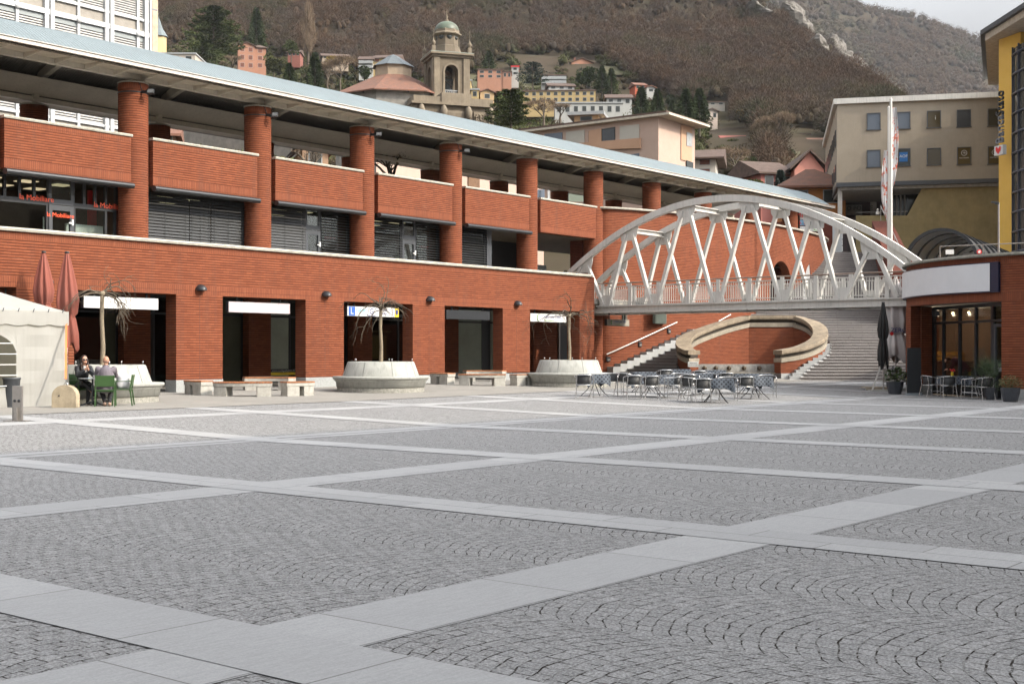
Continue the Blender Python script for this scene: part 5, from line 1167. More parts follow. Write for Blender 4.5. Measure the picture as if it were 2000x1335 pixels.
# ------------------------------------------------------------------ houses on the slope
TILE = mat('terracotta_tiles', (.20, .088, .055), .9, .2, 1.5, bmp=.3, bscale=8, col2=(.12, .068, .05)); DTILE = mat('brown_tiles', (.10, .065, .05), .9, .2, 1.5)
SHUT = mat('brown_shutter', (.16, .06, .04), .8); WWIN = mat('pale_window', (.30, .31, .31), .4)
def wallmat(c):
    k = 'render_%d_%d_%d' % tuple(int(q * 100) for q in c); return mat(k, c, .9, .05, .4)
HB = []
def house(name, lab, cat, x0, x1, yb, yt, d, col, roof='gable', rows=2, cols=3, yaw=0.0, dep=8, rm=None, balc=False, shut=False, rise=None, group=None, chim=False, eave=.5, side=True):
    """x0..x1 columns, yb/yt base and eaves rows at depth d"""
    HB.append((x0, x1, yt - 8, yb, d)); xc = (x0 + x1) / 2; u, v = PXd(xc, d); W = (x1 - x0) * d / 2515 / math.cos(yaw); z0 = PZ(yb, d); H = PZ(yt, d) - z0
    t = thing(name, lab, cat, (u, v, z0), TH - R(90) + yaw, group); wm = wallmat(col); rm = rm or TILE
    b = MB(); b.box(-W / 2, W / 2, 0, dep, -4, H); 
    if roof in ('gable', 'hip', 'front'): pass
    w_ = b.build('wall', wm, t)
    b = MB(); e = eave; rise = rise or (W if roof == 'front' else dep) * .22
    if roof == 'flat': b.box(-W / 2 - e * .5, W / 2 + e * .5, -e * .5, dep + e * .5, H, H + .35)
    elif roof == 'gable':
        P = [(-W / 2 - e, -e, H), (W / 2 + e, -e, H), (W / 2 + e, dep + e, H), (-W / 2 - e, dep + e, H), (-W / 2 - e, dep / 2, H + rise), (W / 2 + e, dep / 2, H + rise)]
        P = P + [(p[0], p[1], p[2] - .2) for p in P[:4]]; b.add(P, [(0, 1, 5, 4), (2, 3, 4, 5), (6, 7, 1, 0), (8, 9, 3, 2), (9, 8, 7, 6), (1, 7, 8, 2), (0, 3, 9, 6), (1, 2, 5), (3, 0, 4)])
    elif roof == 'hip':
        i_ = min(W, dep) * .42; P = [(-W / 2 - e, -e, H), (W / 2 + e, -e, H), (W / 2 + e, dep + e, H), (-W / 2 - e, dep + e, H), (-W / 2 + i_, dep / 2, H + rise), (W / 2 - i_, dep / 2, H + rise)]
        P = P + [(p[0], p[1], p[2] - .2) for p in P[:4]]; b.add(P, [(0, 1, 5, 4), (2, 3, 4, 5), (1, 2, 5), (3, 0, 4), (6, 7, 1, 0), (8, 9, 3, 2), (9, 8, 7, 6), (7, 8, 2, 1), (9, 6, 0, 3)])
    else:
        g = MB(); g.add([(-W / 2, 0, H), (W / 2, 0, H), (0, 0, H + rise), (-W / 2, dep, H), (W / 2, dep, H), (0, dep, H + rise)], [(0, 1, 2), (4, 3, 5), (0, 2, 5, 3), (2, 1, 4, 5)]); g.build('gable', wm, t)
        P = [(-W / 2 - e, -e, H - .1), (0, -e, H + rise), (W / 2 + e, -e, H - .1)]; P += [(p[0], dep + e, p[2]) for p in P]; Q = [(p[0], p[1], p[2] + .25) for p in P]
        b.add(Q + P, [(0, 1, 4, 3), (1, 2, 5, 4), (6, 7, 1, 0), (7, 8, 2, 1), (9, 10, 7, 6), (10, 11, 8, 7)])
    rf = b.build('roof', rm, t)
    if chim: c = MB(); c.box(-W * .3, -W * .3 + .7, dep * .4, dep * .4 + .7, H, H + rise + .9); c.build('chimney', SHUT, rf)
    ww = min(1.3, W / cols * .45); fh = H / rows; wh = min(1.5, fh * .5)
    for r_ in range(rows):
        for c in range(cols):
            x = -W / 2 + W * (c + .5) / cols; z = fh * r_ + fh * .32; q = MB(); q.box(x - ww / 2 - .08, x + ww / 2 + .08, -.04, .02, z - .08, z + wh + .08); f = q.build('window', WWIN, t)
            q = MB(); q.box(x - ww / 2, x + ww / 2, -.07, -.03, z, z + wh); q.build('pane' if not shut else 'shutter', SHUT if shut else PDARK, f)
    if balc:
        for r_ in range(rows):
            q = MB(); q.box(-W / 2, W / 2, -1.1, -1.0, fh * r_ + .0, fh * r_ + .9); q.box(-W / 2, W / 2, -1.0, 0, fh * r_ - .1, fh * r_); q.build('balcony', WWIN, t)
    return t
PK, YL, CR_, WHT, OG = (.34, .17, .11), (.38, .28, .13), (.36, .32, .23), (.36, .36, .34), (.40, .17, .05)
G1 = 'houses on the wooded slope'
house('orange_villa', 'three storey orange villa with gabled front below the big cedar', 'house', 466, 497, 136, 90, 430, PK, 'front', 3, 2, .25, 9, DTILE, shut=True, group=G1, chim=True)
house('orange_villa_wing', 'lower orange side wing attached right of the gabled villa', 'house', 497, 519, 136, 93, 432, PK, 'hip', 3, 1, .25, 8, DTILE, shut=True, group=G1)
house('brown_cottage', 'small brown roofed red cottage right of the orange villa', 'house', 562, 586, 111, 102, 480, (.22, .08, .06), 'gable', 1, 3, 0, 7, DTILE, group=G1)
house('long_cottage', 'low cottage with white gable end left of the yellow flats', 'house', 630, 680, 117, 110, 470, (.30, .24, .18), 'gable', 1, 4, .2, 8, DTILE, group=G1)
house('balcony_flats', 'yellow flats with white balconies behind the octagonal church', 'house', 701, 728, 134, 116, 440, WHT, 'gable', 2, 1, 0, 9, DTILE, balc=True, group=G1)
house('yellow_flats', 'yellow block with brown shutters joined to the balcony flats', 'house', 728, 778, 134, 113, 441, YL, 'gable', 2, 3, -.15, 9, DTILE, shut=True, group=G1)
house('yellow_house', 'tall bright yellow house just right of the bell tower', 'house', 908, 920, 195, 158, 330, YL, 'flat', 3, 1, 0, 7, WWIN, group=G1)
house('yellow_annex', 'low yellow annex with white panel right of the bell tower', 'house', 920, 935, 193, 176, 328, YL, 'flat', 1, 1, 0, 6, WWIN, group=G1)
house('stone_barn', 'small stone and orange barn beside the dark cedar right of the tower', 'house', 938, 965, 197, 181, 330, (.34, .23, .12), 'front', 1, 1, .3, 8, TILE, group=G1)
house('salmon_terrace', 'long salmon two storey terrace house above the vineyard', 'house', 933, 982, 154, 137, 420, PK, 'flat', 2, 3, .05, 8, DTILE, balc=False, group=G1)
house('salmon_annex', 'small salmon block between the long terrace and the white house', 'house', 982, 999, 154, 141, 420, PK, 'flat', 1, 2, 0, 8, DTILE, group=G1)
house('white_red_roof_house', 'white house with red roof at the right end of the salmon terrace', 'house', 999, 1013, 148, 131, 426, WHT, 'flat', 2, 1, 0, 8, RED, group=G1)
house('cream_hill_house', 'cream wide house with flat brown roof highest on the slope', 'house', 1022, 1076, 128, 116, 500, CR_, 'gable', 1, 4, 0, 9, DTILE, group=G1)
house('pink_gable_house', 'pink gabled house with tall chimney highest right of the cream one', 'house', 1116, 1158, 138, 123, 480, PK, 'front', 1, 2, .15, 9, DTILE, group=G1, chim=True)
house('white_balcony_house', 'white house with long balconies above the yellow school', 'house', 1058, 1106, 164, 148, 410, WHT, 'flat', 2, 4, 0, 8, DTILE, balc=True, group=G1)
house('grey_annex', 'low grey white building with dark roof above the yellow school', 'house', 1072, 1122, 176, 168, 395, (.48, .48, .46), 'gable', 1, 3, .1, 7, DTILE, group=G1)
house('yellow_school', 'long yellow two storey school with brown bay windows', 'building', 1022, 1163, 201, 178, 375, YL, 'flat', 2, 10, -.05, 9, DTILE, group=G1)
house('white_loggia_block', 'white concrete block with a row of square bays below the school', 'building', 1084, 1215, 226, 202, 350, WHT, 'flat', 1, 8, 0, 8, WWIN, group=G1)
house('white_barn', 'plain white house behind bare trees right of the school', 'house', 1185, 1234, 206, 191, 372, WHT, 'gable', 1, 3, 0, 8, DTILE, group=G1)
house('red_hut', 'small red house among the pines on the slope', 'house', 1240, 1262, 176, 166, 420, (.42, .10, .05), 'gable', 1, 2, .2, 6, TILE, group=G1)
house('white_hut', 'tiny white house with red roof edge right of the red one', 'house', 1263, 1280, 182, 172, 415, WHT, 'front', 1, 1, .2, 6, TILE, group=G1)
house('cliff_house', 'small house with white wall on top of the rocky knoll', 'house', 1378, 1402, 234, 218, 360, (.40, .33, .28), 'front', 1, 2, .2, 7, DTILE, group=G1)
house('hill_shed', 'low grey shed with flat roof above the rocky knoll', 'house', 1384, 1416, 206, 200, 400, (.25, .23, .2), 'flat', 1, 2, 0, 5, DTILE, group=G1)
house('red_roof_barn', 'long low stone barn with red roof below the rocky knoll', 'house', 1410, 1456, 276, 270, 330, (.22, .18, .12), 'gable', 1, 2, 0, 5, mat('red_sheet_roof', (.30, .08, .06), .8), group=G1)
house('beige_chalet', 'beige house with wide brown eaves right of the pink flats', 'house', 1356, 1397, 345, 309, 175, (.50, .46, .40), 'gable', 2, 1, -.2, 8, DTILE, eave=1.2, group=G1, shut=True)
house('pink_ruin_house', 'distant pink house half hidden by bare branches', 'house', 1552, 1582, 276, 263, 345, PK, 'flat', 1, 3, 0, 7, DTILE, group=G1)
house('tall_pink_house', 'distant tall pink and cream house left of the beige offices', 'house', 1584, 1616, 308, 277, 320, (.45, .28, .18), 'gable', 3, 3, 0, 7, TILE, group=G1)
house('rose_villa', 'rose pink villa with dark roof and white arched gable window', 'house', 1552, 1609, 372, 331, 150, (.50, .22, .17), 'front', 1, 1, 0, 12, DTILE, rise=2.1, eave=.6, group=G1)
house('rose_villa_wing', 'dull pink left wing of the villa with two white framed windows', 'house', 1484, 1553, 374, 338, 152, (.32, .12, .10), 'gable', 1, 2, .3, 9, DTILE, group=G1)
house('orange_house', 'deep orange house with terracotta roof behind the canopy end', 'house', 1536, 1650, 410, 364, 118, OG, 'hip', 1, 2, -.12, 9, TILE, rise=2.2, eave=.9, group=G1)
# castle-like turret left
t = thing('turret_villa', 'slim cream turret with pointed slate roof beside the office tower', 'tower', (*PXd(310, 400), PZ(104, 400)), group=G1); b = MB(); b.lathe([(2.4, -6), (2.4, 5)], seg=8, smooth=False); b.build('wall', wallmat((.50, .40, .22)), t); b = MB(); b.lathe([(2.9, 5), (1.3, 7.5), (.1, 11), (.02, 13)], seg=10, smooth=False); b.build('roof', mat('slate', (.16, .19, .20), .8), t)
house('pink_turret_house', 'pale pink gable wall touching the slim turret', 'house', 294, 304, 104, 75, 402, PK, 'front', 2, 1, 0, 6, DTILE, group=G1)
house('grey_flat_block', 'flat grey roofed block below the dark cedar', 'house', 306, 381, 130, 106, 300, (.42, .37, .31), 'flat', 1, 3, 0, 10, WWIN, group=G1)

# ------------------------------------------------------------------ pink flats
t = thing('pink_flats', 'pale pink block of flats with wide overhanging flat roof above the canopy', 'building', (*PXd(1200, 130), 10)); Xp = WI(t)
PKW = mat('pale_pink_render', (.42, .305, .245), .85, .04, .4, streak=.08); PK2 = mat('peach_render', (.43, .265, .17), .85, .04, .4)
A = Vector((*PXd(1286, 128), 0)); B = Vector((*PXd(940, 141), 0)); Cc = Vector((*PXd(1357, 134.5), 0)); ld = (B - A).normalized(); sdv = (Cc - A).normalized(); zt = PZ(228, 128); z0 = 6
D = B + (Cc - A)
b = MB(); b.prism([tuple(p[:2]) for p in (A, B, D, Cc)], z0, zt); b.build('wall', PKW, t, xf=Xp)
ctr = (A + B + Cc + D) / 4; b = MB(); b.prism([tuple((p + (p - ctr).normalized() * 1.6)[:2]) for p in (A, B, D, Cc)], zt, zt + .22); b.build('eaves', mat('cream_eaves', (.48, .43, .35), .8), t, xf=Xp)
b = MB(); b.prism([tuple((p + (p - ctr).normalized() * 1.2)[:2]) for p in (A, B, D, Cc)], zt + .22, zt + .45); b.build('roof', DTILE, t, xf=Xp)
def onl(x, P0, dr):
    a, b_ = ray(x); det = a * (-dr.y) - b_ * (-dr.x); s_ = (P0.x * (-dr.y) - P0.y * (-dr.x)) / det; return Vector((a * s_, b_ * s_, 0))
nl = Vector((ld.y, -ld.x, 0)); nl = -nl if nl.dot(Vector((CT, ST, 0))) > 0 else nl; ns_ = Vector((sdv.y, -sdv.x, 0)); ns_ = -ns_ if ns_.dot(Vector((CT, ST, 0))) > 0 else ns_
def slab(xa, xb, ya, yb, name, m, P0=A, dr=ld, nn=nl, off=.03, th=.06, par=None, y2=None):
    p, q = onl(xa, P0, dr), onl(xb, P0, dr); b = MB(); pts = []
    for P_, x_, (yy0, yy1) in ((p, xa, (ya, yb)), (q, xb, y2 or (ya, yb))): pts.append((P_, PZ(yy1, depth(P_)), PZ(yy0, depth(P_))))
    vs = []
    for o_ in (off, off + th):
        (p_, l, h), (q_, l2, h2) = pts; vs += [(p_ + nn * o_) + Vector((0, 0, l)), (q_ + nn * o_) + Vector((0, 0, l2)), (q_ + nn * o_) + Vector((0, 0, h2)), (p_ + nn * o_) + Vector((0, 0, h))]
    b.add(vs, [(0, 1, 2, 3), (7, 6, 5, 4), (0, 4, 5, 1), (1, 5, 6, 2), (2, 6, 7, 3), (3, 7, 4, 0)]); return b.build(name, m, par or t, xf=Xp)
slab(1133, 1253, 280, 294, 'balcony_parapet', PK2, y2=(270, 290), off=.05, th=.2)
BL = mat('beige_roller_blind', (.40, .38, .33), .7, .05, .3)
slab(1064, 1099, 262, 275, 'window', PBLUE, y2=(258.5, 275)); slab(1106, 1142, 258, 283, 'window', BL, y2=(254, 281)); slab(1211, 1249, 247, 273, 'window', BL, y2=(243, 270)); slab(1222, 1249, 303, 316, 'window', PBLUE, y2=(299.5, 313))
slab(1150, 1202, 257, 279, 'loggia', PDARK, y2=(248, 277)); slab(1151, 1176, 256, 278, 'loggia_wall', PK2, y2=(251, 277), off=.1, th=.05); slab(1178, 1201, 255, 278, 'loggia_blind', DGREY, y2=(252, 277), off=.1, th=.05)
slab(1329, 1350, 243, 312, 'peach_panel', PK2, A, sdv, ns_, y2=(249, 317)); slab(1339, 1350, 258, 285, 'window', WWIN, A, sdv, ns_, .1, .04, y2=(262, 287)); slab(1339, 1352, 313, 330, 'window', PDARK, A, sdv, ns_, .1, .04, y2=(318, 331))
house('roof_penthouse', 'small peach penthouse hut on top of the pink flats', 'house', 1122, 1168, 240, 226, 137, (.55, .38, .22), 'flat', 1, 1, -.2, 5, WWIN, eave=1.4)
# low building seen under the canopy behind
t = thing('pale_arcade_house', 'pale pink house with arch and white framed windows seen beneath the canopy', 'building', (*PXd(1000, 95), 5)); b = MB(); u0 = Vector((*PXd(905, 84), 0)); 
pts = [PXd(735, 84), PXd(1060, 100), PXd(1062, 108), PXd(735, 96)]; b.prism(pts, 0, 16); Xq = WI(t); b.build('wall', PKW, t, xf=Xq); LD = (Vector((*pts[1], 0)) - Vector((*pts[0], 0))).normalized(); LN = Vector((LD.y, -LD.x, 0)); LN = -LN if LN.dot(Vector((CT, ST, 0))) > 0 else LN
P00 = Vector((*pts[0], 0)); keep = (t, Xp); Xp = Xq
for xa, xb, ya, yb, nm_, mm in ((913, 935, 344, 372, 'arched_recess', mat('shade_brown', (.16, .09, .05), .9)), (1050, 1062, 370, 396, 'window', PBLUE), (1068, 1072, 368, 392, 'window', WWIN), (1090, 1140, 372, 394, 'window', PGREEN), (828, 850, 322, 350, 'pilaster', WWIN), (1035, 1055, 372, 390, 'window', PBLUE)):
    slab(xa, xb, ya, yb, nm_, mm, P00, LD, LN)
t = keep[0]
house('terracotta_barn', 'brown gabled outbuilding with terracotta roof seen under the canopy', 'house', 592, 640, 330, 292, 92, (.30, .19, .12), 'front', 1, 1, .3, 7, TILE, rise=1.1, eave=.5)
house('green_shutter_house', 'little brown house with a green shutter glimpsed under the canopy', 'house', 318, 342, 285, 262, 110, (.26, .17, .12), 'gable', 1, 1, .2, 5, TILE)
STONE = mat('rubble_stone', (.27, .25, .22), .95, .3, 1.2, bmp=.8, bscale=3, col2=(.17, .16, .14))
t = thing('retaining_wall', 'long grey rubble retaining wall glimpsed between parapet and canopy', 'wall', (*PXd(440, 120), 10)); b = MB(); pts = [PXd(290, 122), PXd(600, 112), PXd(600, 114), PXd(290, 124)]; b.prism(pts, 5, PZ(225, 118)); b.build('stonework', STONE, t, xf=WI(t))
t = thing('hedge_bank', 'green and ochre hedge in front of the rubble retaining wall', 'hedge', (*PXd(440, 112), 12)); 
rgk = np.random.default_rng(3); n = 2600; xs = rgk.uniform(380, 600, n); dd_ = rgk.uniform(104, 112, n); yy = rgk.uniform(288, 330, n) + (xs - 380) * .12; P = np.array([(*PXd(x, d), PZ(y, d)) for x, d, y in zip(xs, dd_, yy)]); Dn = rgk.normal(size=(n, 3)); Dn /= np.linalg.norm(Dn, axis=1, keepdims=True)
V, F = slivers(P, Dn, rgk.uniform(.3, .6, n), rgk.uniform(.08, .18, n), rgk); HG = leafmat('hedge_leaves', [(.05, .07, .02), (.09, .10, .03), (.14, .11, .03)]); quick_mesh('foliage', V, F, np.stack([rgk.random(n), rgk.random(n) * .6], 1), HG, t, WI(t))
# ------------------------------------------------------------------ office tower, top left
t = thing('office_tower', 'white gridded office tower with venetian blinds behind the canopy', 'building', (*PXd(150, 68), 5)); Xt = WI(t)
A = Vector((*PXd(291, 75), 0)); B = Vector((*PXd(0, 67.5), 0)); B = A + (B - A) * 1.9; fd2 = (B - A).normalized(); n2_ = Vector((fd2.y, -fd2.x, 0)); n2_ = -n2_ if n2_.dot(Vector((CT, ST, 0))) > 0 else n2_
WP = mat('white_panel', (.43, .435, .435), .5, .03, .5); GP_ = mat('grey_panel', (.24, .26, .26), .6, .03, .6); FP = mat('fabric_screen', (.27, .245, .21), .8, .08, 3); PNB = mat('peach_edge', (.50, .36, .26), .8); VB = mat('venetian_slat', (.42, .41, .39), .5)
b = MB(); b.prism([tuple(p[:2]) for p in (A, B, B - n2_ * 14, A - n2_ * 14)], 0, 38); b.build('core', mat('dark_glazing', (.05, .03, .03), .3), t, xf=Xt)
b = MB(); b.prism([tuple(p[:2]) for p in (A + n2_ * .3 - fd2 * .4, A + n2_ * .3 - fd2 * .02, A - n2_ * 14 - fd2 * .02, A - n2_ * 14 - fd2 * .4)], 0, 38); b.build('end_strip', PNB, t, xf=Xt)
def bar2(off, z, th, h, nm_, m_): g = MB(); g.bar(A + n2_ * off + Vector((0, 0, z)), B + n2_ * off + Vector((0, 0, z)), th, h); g.build(nm_, m_, t, xf=Xt)
FL = 3.23; zs0 = 20.0; mains = [onl(x, A, fd2) for x in (286, 209, 92, -28)]; mids = [onl(x, A, fd2) for x in (266, 150, 30)]
mains.append(mains[-1] * 2 - mains[-2]); mids.append(mids[-1] * 2 - mids[-2])
for q in mains:
    for o_ in (-.17, .17): g = MB(); c_ = q + fd2 * o_ + n2_ * .14; g.bar(c_, c_ + Vector((0, 0, 38)), .24, .26, up=(n2_.x, n2_.y, 0)); g.build('mullion', WP, t, xf=Xt)
for q in mids: g = MB(); c_ = q + n2_ * .10; g.bar(c_, c_ + Vector((0, 0, 38)), .16, .2, up=(n2_.x, n2_.y, 0)); g.build('mullion', WP, t, xf=Xt)
for f_ in range(-5, 5):
    z = zs0 + f_ * FL
    bar2(.16, z, .14, .28, 'sill_rail', WP); bar2(.06, z - .29, .06, .3, 'grey_spandrel', GP_); bar2(.05, z + .44, .04, .6, 'fabric_band', FP); bar2(.13, z + .80, .14, .14, 'top_rail', WP)
    g = MB()
    for k in range(14): zz = z + .94 + k * .135; g.bar(A + n2_ * .07 + Vector((0, 0, zz)), B + n2_ * .07 + Vector((0, 0, zz)), .05, .075)
    g.build('venetian_blind', VB, t, xf=Xt)
    for q in mids: c_ = q + n2_ * .26 + Vector((0, 0, z - .05)); g = MB(); g.lathe([(.001, .03), (.17, .03), (.17, -.08)], seg=14, axis=Matrix.Translation(c_) @ Vector((0, 0, 1)).rotation_difference(n2_).to_matrix().to_4x4()); g.build('disc_cap', WP, t, xf=Xt)
t = thing('roof_floodlight', 'small white lamp arm on the corner of the office tower', 'floodlight', (*PXd(296, 74), PZ(18, 74))); b = MB(); b.bar((0, 0, 0), tuple(Vector((ST, -CT, 0)) * .34 + Vector((0, 0, -.08))), .12, .08); b.build('head', WP, t)
# ------------------------------------------------------------------ church
CH = mat('church_stone', (.145, .115, .08), .9, .12, .8, streak=.35, bmp=.3, bscale=6); CH2 = mat('church_pale_stone', (.195, .158, .112), .9, .12, .8, streak=.4); COP = mat('green_copper', (.10, .14, .10), .5, .2, .6, col2=(.07, .075, .05)); IRON = mat('dark_bronze', (.035, .04, .035), .5)
dT = 200; s = dT / 2515
def cpx(x, d=dT): return (x - 1000) * d / 2515
cT = (cpx(871), dT + 2.6)            # tower axis in (r, d)
t = thing('bell_tower', 'square stone bell tower with open belfry, octagonal lantern and green dome', 'tower', (*RD(*cT), 10), TH - R(90) + R(18)); 
zz = lambda y: PZ(y, dT) - 10
hw = 2.75
b = MB(); zb, zt1 = zz(255), zz(108)
# belfry: four corner piers with arches left open
z_sill, z_spr = zz(190), zz(140)
ow = 1.05
for sx in (-1, 1):
    for sy in (-1, 1): x0, x1 = sorted((sx * ow, sx * hw)); y0, y1 = sorted((sy * ow, sy * hw)); b.box(x0, x1, y0, y1, z_sill, z_spr)
b.box(-hw, hw, -hw, hw, zb, z_sill)
for q in range(4):                    # spandrels with a round arch on each side
    M = Matrix.Rotation(q * math.pi / 2, 4, 'Z'); n = 12; vs = []; top_ = zt1
    for i in range(n + 1): a = math.pi - math.pi * i / n; vs.append((ow * math.cos(a), -hw, z_spr + ow * math.sin(a)))
    P = [M @ Vector(v_) for v_ in vs]; Q = [M @ Vector((v_[0], -hw, top_)) for v_ in vs]; P2 = [M @ Vector((v_[0], -ow, v_[2])) for v_ in vs]
    b.add(P + Q, [(i, i + 1, n + 1 + i + 1, n + 1 + i) for i in range(n)]); b.add(P + P2, [(i, n + 1 + i, n + 1 + i + 1, i + 1) for i in range(n)])
    b.add([M @ Vector(v_) for v_ in ((-hw, -hw, z_spr), (-ow, -hw, z_spr), (-ow, -hw, top_), (-hw, -hw, top_), (ow, -hw, z_spr), (hw, -hw, z_spr), (hw, -hw, top_), (ow, -hw, top_))], [(0, 1, 2, 3), (4, 5, 6, 7)])
b.box(-hw + .1, hw - .1, -hw + .1, hw - .1, zt1 - .2, zt1); b.build('wall', CH, t)
b = MB()
for q in range(4):
    M = Matrix.Rotation(q * math.pi / 2, 4, 'Z')
    for sx in (-1, 1): b.box(sx * 2.35 - .45, sx * 2.35 + .45, -hw - .22, -hw - .01, z_sill - 1.6, zt1 - .4, M=M)
    for i in range(12):
        a0_, a1_ = math.pi * i / 12, math.pi * (i + 1) / 12; c = [M @ Vector((r_ * math.cos(a_), y_, z_spr + r_ * math.sin(a_))) for y_ in (-hw - .12, -hw) for r_, a_ in ((ow, a0_), (ow + .3, a0_), (ow + .3, a1_), (ow, a1_))]; b.add(c, [(0, 1, 2, 3), (1, 5, 6, 2)])
    for sx in (-1, 1): b.box(sx * (ow + .15) - .15, sx * (ow + .15) + .15, -hw - .12, -hw - .005, z_sill, z_spr, M=M)
b.build('pilasters', CH2, t)
b = MB(); b.box(-hw - .35, hw + .35, -hw - .35, hw + .35, zt1 - .35, zt1); b.box(-hw - .7, hw + .7, -hw - .7, hw + .7, zt1, zt1 + .3); b.build('cornice', CH2, t)
b = MB(); b.box(-hw - .72, hw + .72, -hw - .72, hw + .72, zt1 + .3, zt1 + .38); b.box(-1.9, 1.9, -1.9, 1.9, zt1 + .38, zt1 + .6); b.build('lead_top', mat('lead', (.25, .28, .24), .7), t)
b = MB()
for q in range(4):
    M = Matrix.Rotation(q * math.pi / 2, 4, 'Z')
    for i in range(7): x = -ow + .15 + i * (2 * ow - .3) / 6; b.lathe([(.06, 0), (.09, .25), (.05, .5), (.09, .8), (.06, 1.0)], tuple(M @ Vector((x, -hw + .2, z_sill))), 6)
    b.box(-ow, ow, -hw + .08, -hw + .32, z_sill + 1.0, z_sill + 1.12, M=M)
b.build('balustrade', WWIN, t)
b = MB(); b.lathe([(.85, -1.1), (.8, -.95), (.55, -.4), (.45, .1), (.2, .35), (.001, .4)], (0, 0, z_spr - 1.6), 20); b.lathe([(.1, 0), (.09, .3)], (0, 0, z_spr - 2.9), 8); b.build('bell', IRON, t)
b = MB(); b.box(-ow, ow, -.12, .12, z_spr - .9, z_spr - .6); b.box(-.9, -.75, -.15, .15, z_sill + .3, z_spr - .6); b.box(.75, .9, -.15, .15, z_sill + .3, z_spr - .6); b.tube([(0, -.3, z_spr - 1.0) , (1.0, -.3, z_spr - 1.6)], .06, 6); b.tube([(.9 * math.cos(a), -.45, z_spr - 1.2 + .9 * math.sin(a)) for a in np.linspace(0, 2 * math.pi, 17)], .05, 5); b.build('bell_frame', IRON, t)
b = MB(); z1, z2 = zt1 + .6, zz(64); b.lathe([(2.15, z1), (1.95, z1 + 1.2), (1.85, z1 + 1.3), (1.8, z2)], (0, 0, 0), 8, smooth=False, a0=R(22.5), a1=R(382.5)); b.build('lantern', CH, t)
b = MB(); b.lathe([(1.8, z2 - .1), (2.35, z2 + .15), (2.35, z2 + .3), (2.0, z2 + .5), (2.0, z2 + .9), (1.9, z2 + 1.0)], (0, 0, 0), 8, smooth=False, a0=R(22.5), a1=R(382.5)); b.build('lantern_cornice', CH2, t)
b = MB(); zd = z2 + .9; H = zz(34) - zd; b.lathe([(1.9 * math.cos(a) + .02, zd + H * math.sin(a)) for a in np.linspace(0, math.pi / 2, 12)], (0, 0, 0), 24); b.build('dome', COP, t)
b = MB(); zf = zz(34); b.lathe([(.32, zf - .15), (.35, zf + .1), (.12, zf + .4), (.2, zf + .75), (.06, zf + 1.0), (.03, zf + 1.9)], seg=10); b.box(-.25, .25, -.03, .03, zf + 1.45, zf + 1.52); b.build('finial', CH2, t)
for q in range(8):
    b = MB(); M = Matrix.Rotation(q * math.pi / 4, 4, 'Z')
    b.lathe([(.001, .03), (.42, .03), (.42, -.05)], seg=16, axis=M @ Matrix.Translation((0, -1.71, z1 + 2.6)) @ Matrix.Rotation(R(90), 4, 'X')); b.build('oculus', PDARK, t)
for sx in (-1, 1):
    for sy in (-1, 1): b = MB(); b.box(-.28, .28, -.28, .28, 0, .9, M=Matrix.Translation((sx * 2.9, sy * 2.9, zt1 + .38))); b.lathe([(.1, .9), (.3, 1.2), (.32, 1.5), (.1, 1.8), (.04, 2.2), (.02, 3.6)], (sx * 2.9, sy * 2.9, zt1 + .38), 10); b.build('pinnacle', CH2, t)
CHF = t
t = thing('church_front', 'ornate stone church front with reliefs and cornice below the bell tower', 'church', (*PXd(880, 197), 8), TH - R(90) + R(18)); Z = lambda y: PZ(y, 198) - 8
def FX(x): return (x - 880) * 198 / 2515 / math.cos(R(18))
b = MB(); b.box(FX(803), FX(960), -1.2, 6, -6, Z(212)); b.build('wall', CH, t)
b = MB(); b.box(FX(801), FX(962), -1.8, 6.2, Z(212), Z(207)); b.box(FX(806), FX(957), -1.4, 6, Z(207), Z(196)); b.box(FX(858), FX(915), -1.6, 5, Z(207), Z(188)); b.build('cornice', CH2, t)
b = MB()
for x in (862, 909, 952, 820): b.box(FX(x) - .35, FX(x) + .35, -1.6, -1.2, -6, Z(214)); b.lathe([(.1, 0), (.5, .3), (.55, 1.2), (.3, 1.8), (.1, 2.0)], (FX(x), -1.75, Z(238)), 10)
b.build('pilasters', CH2, t)
b = MB()
for x0, x1 in ((868, 902), (920, 946)):
    b.box(FX(x0), FX(x1), -1.42, -1.2, Z(250), Z(222)); 
b.build('framed_panels', CH2, t)
b = MB()
for x0, x1 in ((870, 900), (923, 943)): b.box(FX(x0), FX(x1), -1.48, -1.42, Z(250), Z(226))
rr = random.Random(2)
for i in range(60): x = FX(rr.uniform(923, 943)); b.sphere((x, -1.5, Z(rr.uniform(228, 244))), rr.uniform(.1, .25), 6, 4)
b.build('relief', CH, t)
t = thing('octagonal_church', 'low octagonal rubble stone church with terracotta roof and slate capped lantern', 'church', (*PXd(768, 206), 8), TH - R(90) + R(12)); Z = lambda y: PZ(y, 200) - 8
b = MB(); k8 = dict(seg=8, smooth=False, a0=R(22.5), a1=R(382.5)); ZD = lambda y, dd: PZ(y, dd) - 8; b.lathe([(9.6, -4), (9.6, ZD(173, 196))], **k8)
for i in range(8):
    a = R(45 * i); 
b.build('wall', STONE, t)
b = MB(); b.lathe([(9.6, ZD(173, 196)), (10.6, ZD(174, 195.4)), (10.6, ZD(171.5, 195.4)), (3.0, ZD(144, 203)), (2.9, ZD(144, 203))], **k8); b.build('roof', TILE, t)
b = MB(); b.lathe([(3.0, ZD(147, 203)), (3.0, ZD(123, 203))], **k8); b.build('lantern', mat('lantern_render', (.36, .28, .20), .9, .1, .6), t); b = MB(); b.lathe([(3.0, ZD(123, 203)), (3.5, ZD(123.5, 202.5)), (3.45, ZD(122.5, 202.5)), (1.0, ZD(109.5, 205)), (1.0, ZD(109, 205)), (.01, ZD(106.5, 206))], **k8); b.build('lantern_roof', mat('blue_slate', (.11, .13, .14), .6), t)
